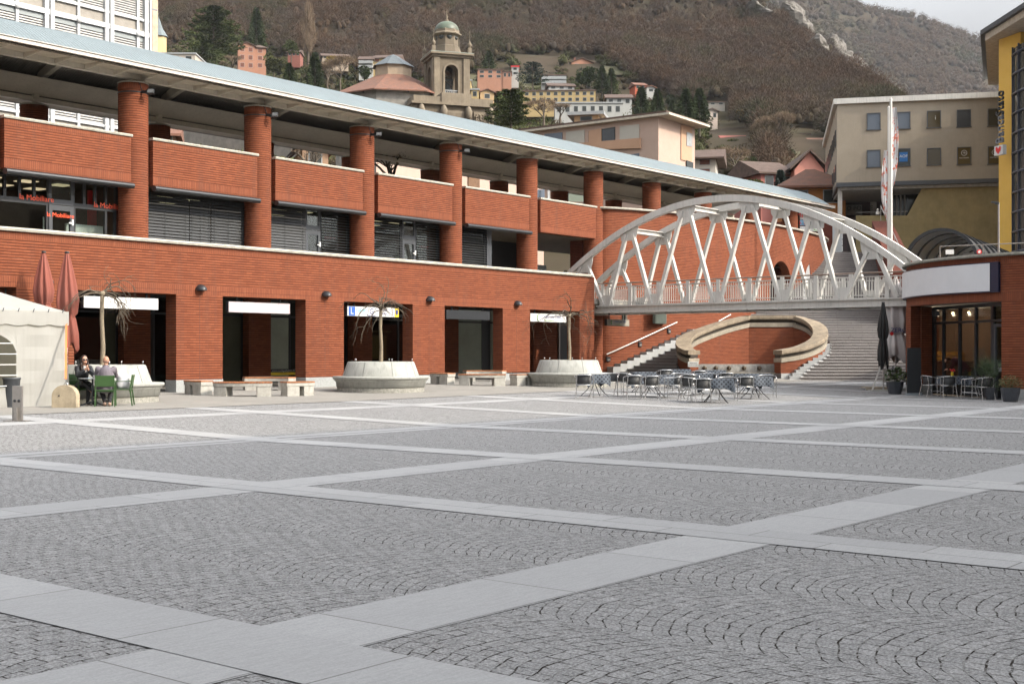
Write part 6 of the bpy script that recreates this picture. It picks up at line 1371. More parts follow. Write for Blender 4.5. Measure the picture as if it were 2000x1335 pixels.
b = MB(); b.tube([(0, 0, Z(110)), (0, 0, Z(88))], .05, 6); b.build('lightning_rod', IRON, t)
b = MB()
for i in range(16): a = R(22.5 * i + 8); b.box(-.12, .12, -.1, .1, 0, .3, M=Matrix.Rotation(a, 4, 'Z') @ Matrix.Translation((0, -8.95, Z(187))))
b.build('putlog_holes', BLACK, t)
# ------------------------------------------------------------------ trees one can tell apart
CONIF = leafmat('conifer_needles', [(.022, .036, .014), (.035, .05, .018), (.045, .058, .02)]); CEDARM = leafmat('cedar_needles', [(.028, .042, .014), (.05, .065, .02), (.06, .07, .022)]); BLUEM = leafmat('blue_needles', [(.03, .045, .04), (.045, .06, .05)])
BARE = leafmat('bare_twigs', [(.17, .12, .085), (.21, .155, .105)]); OLIVE = leafmat('broad_leaves', [(.04, .05, .018), (.07, .075, .025), (.10, .10, .03)]); BRK = mat('dark_bark', (.09, .07, .05), .95)
def tree(name, lab, x, yb, yt, wpx, kind, d=None, seed=0, n=2600, group='trees standing on the slope', m=None, cat='tree'):
    d = d or ground_d(x, yb); u, v = PXd(x, d); z0 = PZ(yb, d); H = PZ(yt, d) - z0; Wd = wpx * d / 2515 / 2; t = thing(name, lab, cat, (u, v, z0), 0, group); g = np.random.default_rng(seed + int(x))
    b = MB(); b.tube([(0, 0, -2), (0, 0, H * .5), (0, 0, H * .95)], [H * .022 + .1, H * .014 + .05, .03], 7)
    if kind == 'spruce':
        f = g.random(n) ** .75; ti = np.floor(f * 22) / 22 + g.normal(size=n) * .008; zz_ = H * (.06 + .94 * ti); a = g.uniform(0, 6.283, n); rm = 1.2 * Wd * (1 - ti) ** .85 * (.8 + .25 * np.sin(ti * 140)) * (.85 + .25 * np.sin(a * 5 + ti * 9)) + .15; r_ = rm * np.sqrt(g.random(n)); P = np.stack([r_ * np.cos(a), r_ * np.sin(a), zz_ - r_ * .28], 1)
        D = np.stack([np.cos(a), np.sin(a), -.35 + .25 * g.normal(size=n)], 1); L_ = g.uniform(.5, 1.2, n) * Wd * .17 + .12; W_ = L_ * .3
    elif kind == 'cedar':
        nt2 = 11; ti = g.integers(0, nt2, n); hz = (ti + .5) / nt2; base = H * (.18 + .82 * hz) ; aoff = g.uniform(0, 6.28, nt2)[ti]; k_ = g.integers(0, 5, n); a = aoff + k_ * 1.257 + g.normal(size=n) * .30; prof_ = np.interp(hz, [0, .3, .6, .85, 1], [1.15, 1.1, .85, .55, .35]); ln = prof_ * Wd * (.75 + .35 * np.sin(k_ * 3.3 + ti * 5)); r_ = ln * g.random(n) ** .6
        P = np.stack([r_ * np.cos(a), r_ * np.sin(a), base + r_ * .10 + g.normal(size=n) * H * .006], 1); D = np.stack([np.cos(a), np.sin(a), .1 + .22 * g.normal(size=n)], 1); L_ = g.uniform(.5, 1.2, n) * Wd * .09; W_ = L_ * .38
        for q in range(14):
            a_ = q * 2.4; h_ = H * (.25 + .05 * q); b.tube([(0, 0, h_), (Wd * .7 * math.cos(a_) * (1 - q / 20), Wd * .7 * math.sin(a_) * (1 - q / 20), h_ + H * .04)], [H * .008, .04], 5)
    elif kind == 'poplar':
        hz = g.random(n); zz_ = H * (.12 + .88 * hz); pr = np.interp(hz, [0, .3, .6, .9, 1], [.5, 1, .9, .45, .1]) * Wd; a = g.uniform(0, 6.283, n); r_ = pr * np.sqrt(g.random(n)) * (.8 + .3 * np.sin(a * 3 + hz * 12)); P = np.stack([r_ * np.cos(a), r_ * np.sin(a), zz_], 1); D = np.stack([.18 * np.cos(a), .18 * np.sin(a), np.ones(n)], 1); L_ = g.uniform(.06, .12, n) * H; W_ = np.full(n, Wd * .018)
    elif kind == 'bare':
        rr_ = random.Random(seed + int(x)); ends = []
        def br_(p, dr, l, r_, dep_):
            q = p + dr * l; b.tube([p, p.lerp(q, .5) + Vector((rr_.uniform(-1, 1), rr_.uniform(-1, 1), 0)) * l * .06, q], [r_, r_ * .8, r_ * .6], 5)
            if dep_ == 0: ends.append((q, dr)); return
            for i in range(rr_.choice((3, 4)) if dep_ > 1 else 4):
                nd = (dr + Vector((rr_.uniform(-1, 1), rr_.uniform(-1, 1), rr_.uniform(-.2, .6))) * .8).normalized(); br_(q, nd, l * .68, r_ * .55, dep_ - 1)
        b = MB(); br_(Vector((0, 0, -.5)), Vector((0, 0, 1)), H * .34, H * .02 + .04, 3); b_n = len(ends); k = max(8, n // b_n); P = []; D = []
        for q, dr in ends:
            for _ in range(k): D.append((dr + Vector(tuple(g.normal(size=3) * .55))).normalized()); P.append(q + Vector(tuple(g.normal(size=3) * H * .03)))
        P = np.array([tuple(p) for p in P]); D = np.array([tuple(p) for p in D]); n = len(P); sc_ = Wd / max(.1, np.percentile(np.abs(P[:, :2]), 95)); sz_ = H / max(.1, np.percentile(P[:, 2], 98)); P[:, :2] *= sc_; P[:, 2] *= sz_; b.v = [(v_[0] * sc_, v_[1] * sc_, v_[2] * sz_) for v_ in b.v]; L_ = g.uniform(.05, .12, n) * H; W_ = np.full(n, .012 * Wd)
    else:      # rounded leafy crown with lobes and gaps
        nl_ = 16; cs = g.normal(size=(nl_, 3)); cs /= np.linalg.norm(cs, axis=1, keepdims=True); cs *= g.uniform(.3, .8, (nl_, 1)); li = g.integers(0, nl_, n); D = g.normal(size=(n, 3)); D /= np.linalg.norm(D, axis=1, keepdims=True); P = (cs[li] + D * g.uniform(.25, .42, (n, 1))) * np.array([Wd, Wd, H * .45]); P[:, 2] += H * .58; L_ = g.uniform(.5, 1.1, n) * Wd * .2; W_ = L_ * .4
    D = D / (np.linalg.norm(D, axis=1, keepdims=True) + 1e-9); b.build('trunk', BRK, t)
    V, F = slivers(P, D, L_, W_, g); quick_mesh('crown', V, F, np.stack([g.random(n), g.random(n) * .5], 1), m or {'spruce': CONIF, 'cedar': CEDARM, 'poplar': BARE, 'bare': BARE}.get(kind, OLIVE), t)
    return t
T = tree
T('cedar_tree', 'huge spreading dark green cedar left of the orange villa', 417, 130, 14, 108, 'cedar', 405, 1, 9000)
T('cedar_tree', 'low drooping cedar skirt in front of the big cedar', 395, 134, 85, 80, 'cedar', 385, 2, 4000)
T('spruce_tree', 'tall dark spruce immediately behind the orange villa', 501, 100, 13, 44, 'spruce', 470, 3, 4200)
T('poplar_tree', 'tall bare columnar poplar rising above the spruces', 602, 116, 10, 34, 'poplar', 430, 4, 3400)
T('spruce_tree', 'dark spruce directly below the bare poplar', 615, 180, 100, 44, 'spruce', 300, 5, 3600)
T('spruce_tree', 'shorter dark spruce left of the poplar foot', 565, 165, 122, 30, 'spruce', 310, 6, 2600)
T('umbrella_pine', 'small round topped pine on a thin stem near the poplar', 569, 112, 79, 30, 'round', 470, 7, 1800, m=CEDARM)
T('laurel_bush', 'broad green shrub right of the orange villa', 535, 146, 108, 46, 'round', 420, 8, 2400)
T('bare_tree', 'greyish bare tree in front of the orange villa', 455, 140, 114, 60, 'bare', 400, 9, 1800)
T('bare_tree', 'reddish bare tree between the spruces and the octagonal church', 664, 178, 112, 60, 'bare', 300, 10, 2400)
T('dark_cypress', 'short dark evergreen just left of the octagonal church', 712, 160, 128, 28, 'round', 330, 11, 1800, m=CONIF)
T('bare_tree', 'fine bare tree behind the octagonal church roof', 640, 170, 125, 50, 'bare', 320, 12, 1800)
T('ochre_shrub', 'yellowish shrub under the long cottage', 650, 126, 112, 40, 'round', 440, 13, 1200, m=leafmat('ochre_leaves', [(.25, .16, .03), (.16, .12, .03)]))
T('spruce_tree', 'dark evergreen above the salmon terrace house', 955, 135, 98, 30, 'spruce', 445, 14, 2200)
T('cedar_tree', 'blue grey cedar beside the white balcony house', 1040, 172, 122, 58, 'cedar', 390, 15, 4200, m=BLUEM)
T('cedar_tree', 'flat layered dark cedar right of the church front', 998, 262, 176, 92, 'cedar', 185, 16, 8000)
T('bare_tree', 'brown bare tree right of the layered cedar', 1062, 245, 196, 70, 'bare', 220, 17, 2600)
T('bare_tree', 'smaller purplish bare tree beside the loggia block', 1094, 236, 205, 40, 'bare', 230, 18, 1600)
T('pine_tree', 'dark rounded pine left of the pine pair above the school', 1145, 176, 126, 46, 'round', 400, 19, 2800, m=CONIF)
T('pine_tree', 'tall dark pine in the middle above the school', 1176, 180, 128, 34, 'spruce', 398, 20, 2400)
T('pine_tree', 'dark pine with bare stem on the right above the school', 1194, 178, 132, 30, 'spruce', 396, 21, 2200)
T('spruce_tree', 'wide dark spruce left above the pink flats roof', 1252, 228, 168, 40, 'spruce', 300, 22, 3000)
T('spruce_tree', 'dark spruce second from the left above the pink flats roof', 1284, 226, 172, 34, 'spruce', 305, 23, 2800)
T('spruce_tree', 'pointed spruce above the corner of the pink flats roof', 1340, 246, 170, 46, 'spruce', 290, 24, 3400)
T('spruce_tree', 'pointed spruce right of the flats roof corner, widest skirt', 1366, 250, 170, 50, 'spruce', 295, 25, 3600)
T('spruce_tree', 'small spruce between the two groups above the flats roof', 1312, 236, 196, 24, 'spruce', 300, 26, 1600)
T('palm_bush', 'orange tinged palm bush on the rocky knoll', 1455, 236, 212, 30, 'round', 350, 27, 1400, m=leafmat('palm_orange', [(.05, .06, .02), (.25, .14, .03)]))
T('bare_tree', 'tall grey bare tree right of the rocky knoll', 1490, 300, 232, 56, 'bare', 290, 28, 3000)
T('bare_tree', 'tall spreading bare tree above the rose villa', 1528, 306, 226, 62, 'bare', 285, 29, 3000)
T('bare_tree', 'dense brown bare tree behind the beige chalet', 1440, 350, 290, 90, 'bare', 190, 30, 3400)
T('bare_tree', 'grey bare tree right of the beige chalet', 1400, 345, 300, 70, 'bare', 200, 31, 2600)
T('ivy_tree', 'narrow ivy clad dark tree left of the rose villa', 1472, 350, 305, 22, 'round', 180, 32, 1800, m=CONIF)
T('cypress_tree', 'small grey green conifer in front of the rose villa', 1524, 378, 330, 24, 'spruce', 140, 33, 2400, m=BLUEM)
T('evergreen_bush', 'round evergreen bush on the green patch above the rose villa', 1543, 312, 288, 26, 'round', 290, 34, 1200, m=CONIF)
T('evergreen_bush', 'dark bush left of the green patch', 1517, 298, 280, 22, 'round', 300, 35, 1000, m=CONIF)
T('leafy_bush', 'yellow green bush at the roof line left of the rose villa', 1470, 372, 352, 60, 'round', 150, 36, 1800)
T('leafy_bush', 'bright green bush below the red roofed barn', 1432, 292, 272, 36, 'round', 320, 37, 1200)
T('bare_tree', 'pollarded bare tree seen through the gap under the canopy', 765, 350, 296, 90, 'bare', 66, 38, 700, group='trees seen under the canopy')
T('bare_tree', 'thin bare tree before the brown outbuilding under the canopy', 600, 330, 290, 56, 'bare', 80, 39, 600, group='trees seen under the canopy')
# palm by the canopy end
t = thing('palm_tree', 'bushy fan palm rising behind the curved wall near the canopy end', 'palm', (*PXd(1507, 90), 9.0)); rr = random.Random(9); b = MB(); b.tube([(0, 0, -1), (0, 0, .8)], .12, 8); b.build('trunk', BRK, t); b = MB()
for i in range(46):
    a = rr.uniform(0, 6.28); e = rr.uniform(-.5, 1.3); L0 = rr.uniform(.7, 1.1); d0 = Vector((math.cos(a) * math.cos(e), math.sin(a) * math.cos(e), math.sin(e))); s_ = d0.cross(Vector((0, 0, 1))).normalized(); o_ = Vector((0, 0, .7)); m_ = o_ + d0 * L0 * .55; tip = o_ + d0 * L0 + Vector((0, 0, -.2))
    for k in range(-3, 4): dd = (d0 + s_ * k * .22).normalized(); b.add([m_ - s_ * .02, m_ + s_ * .02, m_ + dd * L0 * .6 + Vector((0, 0, -.12 * abs(k)))], [(0, 1, 2)])
b.build('fronds', mat('palm_frond', (.09, .11, .025), .7, .2, 3), t)
# ------------------------------------------------------------------ the woods (nobody could count them)
HOUSES = HB
FORC = [(.066, .042, .028), (.098, .058, .036), (.068, .052, .046), (.088, .062, .036), (.042, .043, .021)]
FOREST = leafmat('bare_forest', FORC); FARF = leafmat('far_forest', FORC)
ICO = bmesh.new(); bmesh.ops.create_icosphere(ICO, subdivisions=2, radius=1); IV = np.array([v_.co[:] for v_ in ICO.verts]); IF = np.array([[v_.index for v_ in f_.verts] for f_ in ICO.faces]); ICO.free()
def wood(name, C_, R_, H_, T_, n, m, Lf, Wf, seed, core=.66):
    g = np.random.default_rng(seed); C_ = np.array(C_); R_ = np.array(R_); H_ = np.array(H_); T_ = np.array(T_); V, F, tn = crowns(C_, R_, H_, T_, n, g, Lf, Wf)
    k = len(C_); j = 1 + g.normal(size=(k, len(IV), 1)) * .16; P = IV[None] * j * np.stack([R_ * core, R_ * core, H_ * .5 * core], -1)[:, None, :]; P[..., 2] += (H_ * .46)[:, None]; P += C_[:, None, :]
    F2 = (IF[None] + (np.arange(k) * len(IV))[:, None, None]).reshape(-1, 3) + len(V); t2 = np.stack([np.repeat(T_, len(IF)), np.full(k * len(IF), .9)], 1)
    o = quick_mesh(name, np.concatenate([V, P.reshape(-1, 3)]), np.concatenate([F, F2]), np.concatenate([tn, t2]), m); o['kind'] = 'stuff'; return o
def blocked(x, y0, y1, d, pad=3):
    for (a, c, yt_, yb_, hd) in HOUSES:
        if a - pad < x < c + pad and d < hd + 12 and y0 < yb_ + 4 and y1 > yt_ - 3: return True
    return False
rg = np.random.default_rng(5); C_ = []; R_ = []; H_ = []; T_ = []; tries = 0
LX = [280, 330, 440, 560, 640, 760, 880, 1000, 1100, 1180, 1300, 1390, 1480, 1600]; LY = [110, 95, 70, 118, 135, 160, 165, 118, 112, 122, 185, 245, 345, 420]
while len(C_) < 5200 and tries < 90000:
    tries += 1; t = rg.uniform(-.30, .30); d = 400 + 440 * rg.random() ** 1.2
    if rg.random() < .5: d = rg.uniform(200, 470)
    e = float(np.interp(t, CX_, CE_)); z = hillz(t, d)
    if (z + 8) / d < .12 or hprof(d) / d > e + .035: continue
    x = 1000 + 2515 * t; y = 688.5 - (z - 1.6) * 2515 / d
    if y > float(np.interp(x, LX, LY)): continue
    r_ = rg.uniform(2.8, 5.2); h_ = rg.uniform(7, 11)
    if blocked(x, y - h_ * 2515 / d, y, d, r_ * 2515 / d): continue
    u, v = RD(t * d, d); C_.append((u, v, z - 1)); R_.append(r_); H_.append(h_); T_.append(np.clip(.42 + 1.0 * MN.noise(Vector((u / 45, v / 45, 1))) + rg.normal() * .2, 0, 1))
wood('hillside_forest', C_, R_, H_, T_, 400, FOREST, .24, .016, 5, .34)
C_ = []; R_ = []; H_ = []; T_ = []; tries = 0
while len(C_) < 2300 and tries < 60000:
    tries += 1; t = rg.uniform(-.29, .24); d = rg.uniform(200, 560); z = hillz(t, d); x = 1000 + 2515 * t; y = 688.5 - (z - 1.6) * 2515 / d
    if y < float(np.interp(x, LX, LY)) - 12 or y > 345: continue
    r_ = rg.uniform(1.0, 2.8); h_ = r_ * rg.uniform(1.1, 1.9)
    if blocked(x, y - h_ * 2515 / d, y, d, r_ * 2515 / d + 1): continue
    if MN.noise(Vector((x / 40, y / 20, 3))) < -.22: continue
    u, v = RD(t * d, d); C_.append((u, v, z - .2)); R_.append(r_); H_.append(h_); T_.append(np.clip(rg.random() ** 1.3, 0, 1))
SHRUB = leafmat('slope_shrubs', [(.09, .065, .04), (.055, .06, .022), (.085, .09, .03), (.03, .042, .015)])
wood('slope_shrubs', C_, R_, H_, T_, 130, SHRUB, .26, .07, 8, .6)
C_ = []; R_ = []; H_ = []; T_ = []
while len(C_) < 5200:
    t = rg.uniform(.12, .46); d = rg.uniform(1150, 1980); z = rid(t, d)
    if z / d < .16: continue
    u, v = RD(t * d, d); C_.append((u, v, z - 2)); R_.append(rg.uniform(5, 9)); H_.append(rg.uniform(11, 17)); T_.append(np.clip(.42 + .9 * MN.noise(Vector((u / 100, v / 100, 1))) + rg.normal() * .16, 0, 1))
wood('far_forest', C_, R_, H_, T_, 90, FARF, .26, .035, 9, .5)
# ------------------------------------------------------------------ planters and their weeping trees
def planter(x, d, lab):
    u, v = PXd(x, d); t = thing('round_planter', lab, 'planter', (u, v, gz(u, v)), 0, 'round concrete planters')
    b = MB(); b.lathe([(1.50, -.12), (1.50, .16), (1.535, .165), (1.55, .34), (1.60, .37), (1.61, .42)], seg=64); b.lathe([(1.61, .42), (1.66, .445), (1.67, .50), (1.65, .53), (1.30, .54)], seg=64); b.build('seat_ring', CONC, t)
    b = MB(); b.lathe([(1.506, -.12), (1.508, .15)], seg=64); b.build('rough_base', mat('bush_hammered', (.33, .32, .28), .9, .2, 12, bmp=.9, bscale=45), t)
    b = MB(); b.lathe([(1.33, .53), (1.15, 1.02), (1.12, 1.035), (1.02, 1.03), (1.02, .95)], seg=64); b.build('backrest', CONC, t)
    b = MB()
    for k in range(8):
        a = k * math.pi / 4 + .3; p = Vector((math.cos(a), math.sin(a), 0)); b.bar(p * 1.333 + Vector((0, 0, .54)), p * 1.153 + Vector((0, 0, 1.02)), .010, .006, up=p)
    b.build('panel_joints', mat('joint_grey', (.15, .15, .14), .9), t)
    b = MB(); b.lathe([(.001, .97), (1.03, .95)], seg=32); b.build('soil', mat('soil', (.07, .05, .035), 1), t)
    b = MB()
    for k in range(5):
        a = k * 1.257 + .5; b.tube([(1.08 * math.cos(a), 1.08 * math.sin(a), 1.02), (1.08 * math.cos(a), 1.08 * math.sin(a), 1.1)], .012, 6); b.sphere((1.08 * math.cos(a), 1.08 * math.sin(a), 1.11), .025, 8, 6)
    b.build('ring_bolts', CHROME, t); return u, v
def weeping(x, d, zt, wpx, lab, seed, drop=1.0):
    u, v = PXd(x, d); g0 = gz(u, v) + .96; H = zt - g0; t = thing('weeping_tree', lab, 'tree', (u, v, g0), 0, 'bare weeping trees in the planters'); rr = random.Random(seed); Wd = wpx * d / 2515 / 2
    b = MB(); b.tube([(0, 0, -.05), (.02, 0, H * .3), (-.015, .01, H * .65), (.0, 0, H * .97)], [.075, .062, .055, .06], 12); b.sphere((0, 0, H * .98), .085, 10, 6); b.build('trunk', BARKT, t)
    b = MB()
    def wig(p, dr, n, l, r_, sag, dep_):
        P = [p]; rs = [r_]
        for i in range(n):
            dr = (dr + Vector((rr.uniform(-1, 1), rr.uniform(-1, 1), rr.uniform(-.8, .8))) * .42 + Vector((0, 0, -sag))).normalized(); P.append(P[-1] + dr * l); rs.append(max(.004, r_ * (1 - .8 * (i + 1) / n)))
            if dep_ and rr.random() < .30: wig(P[-1], (dr + Vector((rr.uniform(-1, 1), rr.uniform(-1, 1), rr.uniform(-.1, .6)))).normalized(), rr.randint(4, 7), l * .75, rs[-1] * .75, sag * 1.1, dep_ - 1)
        b.tube(P, rs, 5)
    for k in range(12):
        a = k * 2.4 + rr.uniform(-.3, .3); e = rr.uniform(.3, 1.0); wig(Vector((0, 0, H * .97 + rr.uniform(-.08, .08))), Vector((math.cos(a) * math.cos(e), math.sin(a) * math.cos(e), math.sin(e))), 11, Wd * .165, .024, .20 * drop, 2)
    b.build('branches', TWIG, t)
planter(202, 36.3, 'pale round concrete planter bench behind the seated couple')
planter(744, 44.7, 'pale round concrete planter bench between the two rings of curved benches')
planter(1111, 51.0, 'pale round concrete planter bench nearest the staircase')
weeping(200, 36.3, 3.3, 92, 'bare weeping tree in the planter behind the couple', 3)
weeping(744, 44.7, 3.2, 90, 'bare weeping tree in front of the driving school sign', 5)
weeping(1112, 51.0, 3.1, 80, 'small bare weeping tree in front of the laser centre sign', 8, .7)
# ------------------------------------------------------------------ curved benches
def bench(cx, cd, a0, a1, lab, grp):
    cu, cv = PXd(cx, cd); am = math.radians((a0 + a1) / 2) + TH - R(90); Rm = 2.15; u, v = cu + Rm * math.cos(am), cv + Rm * math.sin(am); t = thing('curved_bench', lab, 'bench', (u, v, gz(u, v)), 0, grp); X = Matrix.Translation((cu - u, cv - v, 0)); A0, A1 = math.radians(a0) + TH - R(90), math.radians(a1) + TH - R(90)
    n = 14; P = [(Rm * math.cos(a), Rm * math.sin(a), .32) for a in np.linspace(A0, A1, n)]
    b = MB(); b.ribbon(P, [(-.25, -.0), (.25, -.0), (.25, .10), (-.25, .10)]); b.build('slab', CONCB, t, xf=X, bevel=.008)
    for (c0, c1) in ((A0 + .012, A0 + .20), (A1 - .20, A1 - .012)):
        b = MB(); b.ribbon([(Rm * math.cos(a), Rm * math.sin(a), 0) for a in np.linspace(c0, c1, 4)], [(-.235, -.05), (.235, -.05), (.235, .32), (-.235, .32)]); b.build('leg', CONCB, t, xf=X, bevel=.008)
    b = MB(); m_ = 22
    for i in range(m_):
        c0 = A0 + (A1 - A0) * (i + .08) / m_; c1 = A0 + (A1 - A0) * (i + .92) / m_; b.ribbon([(Rm * math.cos(a), Rm * math.sin(a), .42) for a in (c0, c1)], [(-.26, .004), (.26, .004), (.26, .045), (-.26, .045)])
    b.build('wooden_seat', WOOD, t, xf=X)
CONCB = mat('bench_concrete', (.40, .385, .345), .85, .12, 6, bmp=.3, bscale=40, streak=.25)
for cx, cd, where, grp in ((501, 42.4, 'beside the couple', 'curved benches in the left ring'), (944, 52.2, 'nearer the staircase', 'curved benches in the right ring')):
    ring = 'left bench ring' if cx < 600 else 'right bench ring'
    for a0, a1, l in ((247, 293, 'front long curved bench with wooden slats in the ' + ring), (67, 113, 'rear curved bench facing the square in the ' + ring), (209, 236, 'left end bench seen end on in the ' + ring), (304, 331, 'right end bench seen end on in the ' + ring)): bench(cx, cd, a0, a1, l, grp)
# ------------------------------------------------------------------ wall lamps, hanging signs, floodlights
LN_ = {0: 'on the pier right of the couple', 1: 'on the second pier, between pinkish and driving school signs', 2: 'on the third pier, right of the driving school sign', 3: 'on the fourth pier, left of the laser centre sign', -1: 'half hidden behind the closed red parasols'}
for k in range(-1, 4):
    t = thing('wall_lamp', 'black half dome wall lamp ' + LN_[k], 'wall lamp', (27.02 + SP * k, 35, 3.68), 0, 'half dome wall lamps')
    b = MB(); b.lathe([(.19 * math.cos(a), .19 * math.sin(a)) for a in np.linspace(0, math.pi / 2, 9)], seg=24)
    b.v = [(p[0], -.03 + min(0, 0) + (p[1] if p[1] < .03 else .03) , p[2]) if True else p for p in b.v]; b.v = [(p[0], p[1] * 1.35, p[2]) for p in b.v]; b.build('hood', BLACK, t)
    b = MB(); b.lathe([(.001, 0), (.165, 0)], seg=20); b.v = [(p[0], min(p[1], .0) * 1.3 - .02, p[2] - .01) for p in b.v]; b.build('lens', mat('lamp_lens', (.3, .3, .28), .3), t)
    b = MB(); b.box(-.10, .10, -.03, .0, -.02, .14); b.build('back_plate', BLACK, t)
def hsign(u0, u1, V, z0, z1, face, lab, rods=True, th=.14):
    t = thing('hanging_sign', lab, 'sign', ((u0 + u1) / 2, V, (z0 + z1) / 2), 0, 'box signs hanging in the arcade'); w_, h = (u1 - u0) / 2, (z1 - z0) / 2
    b = MB(); b.box(-w_, w_, 0.004, th, -h, h); b.build('casing', BLACK if face is BLACK else DGREY, t, bevel=.006); b = MB(); b.box(-w_ + .012, w_ - .012, -.004, .004, -h + .012, h - .012); f = b.build('face', face, t)
    b = MB()
    for f_ in (-.7, .7): b.box(w_ * f_ - .03, w_ * f_ + .03, .05, .09, h, 3.75 - (z0 + z1) / 2)
    b.build('hanger', BLACK, t); return t
s0 = 22.7
hsign(s0, s0 + 2.75, 35.1, 2.98, 3.36, WSIGN, 'blank white box sign behind the leftmost weeping tree')
hsign(28.3, 31.07, 35.1, 2.98, 3.36, PSIGN, 'blank pinkish box sign in the second arcade opening')
t = hsign(33.9, 36.7, 35.1, 2.98, 3.36, WSIGN, 'driving school box sign with blue L square and yellow end'); BLU = mat('traffic_blue', (.03, .11, .42), .5); YEL = mat('sign_yellow', (.70, .50, .02), .5); NAVY = mat('navy_ink', (.03, .04, .18), .5); TURQ = mat('turquoise_ink', (.03, .35, .45), .5)
def sbox(t, x0, x1, z0, z1, m, nm='colour_field', y=-.008): b = MB(); b.box(x0, x1, y, y + .004, z0, z1); return b.build(nm, m, t)
sbox(t, -1.33, -.99, -.17, .17, BLU); sbox(t, 1.16, 1.385, -.18, .18, YEL)
FS = lambda x, z: facing((x, -.012, z), (1, 0, 0))
text('lettering', 'L', .36, FS(-1.16, 0), WSIGN, t, .002); text('lettering', 'tutor', .25, FS(-.68, .05), TURQ, t, .002); text('lettering', 'G', .32, FS(-.12, 0), NAVY, t, .002); text('lettering', 'Scuola\nguida', .14, FS(.55, .02), NAVY, t, .002)
b = MB(); b.tube([(-.38 + .52 * i / 8, -.012, -.12 - .05 * math.sin(math.pi * i / 8)) for i in range(9)], .014, 5); b.build('blue_swoosh', NAVY, t); b = MB(); b.add([(1.2, -.012, .1), (1.34, -.012, .1), (1.34, -.012, -.03), (1.27, -.012, -.12), (1.2, -.012, -.03)], [(0, 4, 3, 2, 1)]); b.build('shield_mark', NAVY, t)
hsign(39.5, 42.3, 35.1, 2.98, 3.36, BLACK, 'blank black box sign in the fourth arcade opening'); SGN = mat('sign_green', (.15, .4, .06), .5)
for u0, u1, V, z0, z1, fc, lab in ((45.1, 47.8, 35.1, 2.98, 3.36, WSIGN, 'white laser centre box sign behind the rightmost weeping tree'), (52.4, 54.4, 36.0, 2.93, 3.26, mat('shaded_sign', (.30, .27, .22), .6), 'small grey brown laser centre sign hanging under the footbridge')):  # the small sign's dull face colour carries the shade under the bridge
    t = hsign(u0, u1, V, z0, z1, fc, lab); k = (u1 - u0) / 2.7
    text('lettering', 'Centro Laser Ticino', .17 * k, FS(.22 * k, .05), NAVY, t, .002); text('lettering', 'www.centrolaser.ch', .085 * k, FS(.05 * k, -.11), SGN, t, .002)
    b = MB(); b.ribbon([((-.75 + .13 * math.cos(a)) * k, -.012, .15 * math.sin(a) * k) for a in np.linspace(R(70), R(290), 12)], [(-.0, -.03 * k), (.004, -.03 * k), (.004, .03 * k), (0, .03 * k)], up=(0, 1, 0)); b.build('green_arc', SGN, t)
t = thing('window_strip', 'black strip with website lettering and yellow line low in the second shopfront', 'sign', (33.0, 39.7, .9)); b = MB(); u0, u1 = UX(528, 39.6) - .05, UX(577, 39.6) + .2; b.box(u0 - 33, u1 - 33, -.03, -.02, -.08, .04); b.build('band', BLACK, t); b = MB(); b.box(u0 - 33, u1 - 33, -.03, -.02, -.2, -.09); b.build('yellow_line', YEL, t); text('lettering', 'www.scuolaguidadom.ch', .12, facing(((u0 + u1) / 2 - 33, -.035, -.02), (1, 0, 0)), WSIGN, t, .002)
for k in range(0, 4):
    u = 27.21 + SP * k; t = thing('floodlight', 'black floodlight strapped to the %s brick column under the canopy' % ('first', 'second', 'third', 'fourth')[k], 'floodlight', (u, 39.0, 10.75), 0, 'column floodlights')
    b = MB(); b.lathe([(.53, -.025), (.537, -.02), (.537, .02), (.53, .025)], seg=32); b.build('strap', BLACK, t)
    dr = Vector((ST, -CT, 0)); fw = Vector((-CT, -ST, 0)); p = dr * .42 + fw * .36; b = MB(); b.bar(p, p + dr * .22 + fw * .1, .07, .09); b.tube([p + Vector((0, 0, .05)), p + Vector((-.1, 0, .28)), dr * .2 + fw * .3 + Vector((0, 0, .42))], .014, 5); b.build('bracket', BLACK, t)
    q = p + dr * .34 + fw * .12; M_ = Matrix.Translation(q) @ Matrix.Rotation(TH - R(90), 4, 'Z') @ Matrix.Rotation(R(-28), 4, 'X'); b = MB(); b.box(-.12, .12, -.05, .05, -.11, .08, M=M_); b.build('lamp_head', BLACK, t, bevel=.01); b = MB(); b.box(-.10, .10, -.056, -.05, -.09, .06, M=M_); b.build('glass_face', mat('flood_glass', (.12, .125, .13), .2), t)
# ------------------------------------------------------------------ white marquee tent
TENT = mat('tent_pvc', (.42, .415, .39), .55, .06, 1.2, bmp=.25, bscale=3, streak=.18); TR_ = TENT.node_tree; bs = [q for q in TR_.nodes if q.type == 'BSDF_PRINCIPLED'][0]; ou = [q for q in TR_.nodes if q.type == 'OUTPUT_MATERIAL'][0]      # daylight glows through the cloth
tl = N(TR_, 'ShaderNodeBsdfTranslucent'); tl.inputs[0].default_value = (.75, .72, .62, 1); ms_ = N(TR_, 'ShaderNodeMixShader'); ms_.inputs[0].default_value = .3; TR_.links.new(bs.outputs[0], ms_.inputs[1]); TR_.links.new(tl.outputs[0], ms_.inputs[2]); TR_.links.new(ms_.outputs[0], ou.inputs[0])
t = thing('marquee_tent', 'white marquee tent with scalloped valance and arched clear window at the left edge', 'tent', (16.4, 33.0, .2)); X = WI(t)
U0t, U1t, V0t, V1t, ZE = 12.6, 19.15, 30.4, 35.0 - .4, 2.68; ap = (15.9, 32.5, 4.0)
b = MB(); c4 = [(U0t, V0t, ZE), (U1t, V0t, ZE), (U1t, V1t, ZE), (U0t, V1t, ZE)]
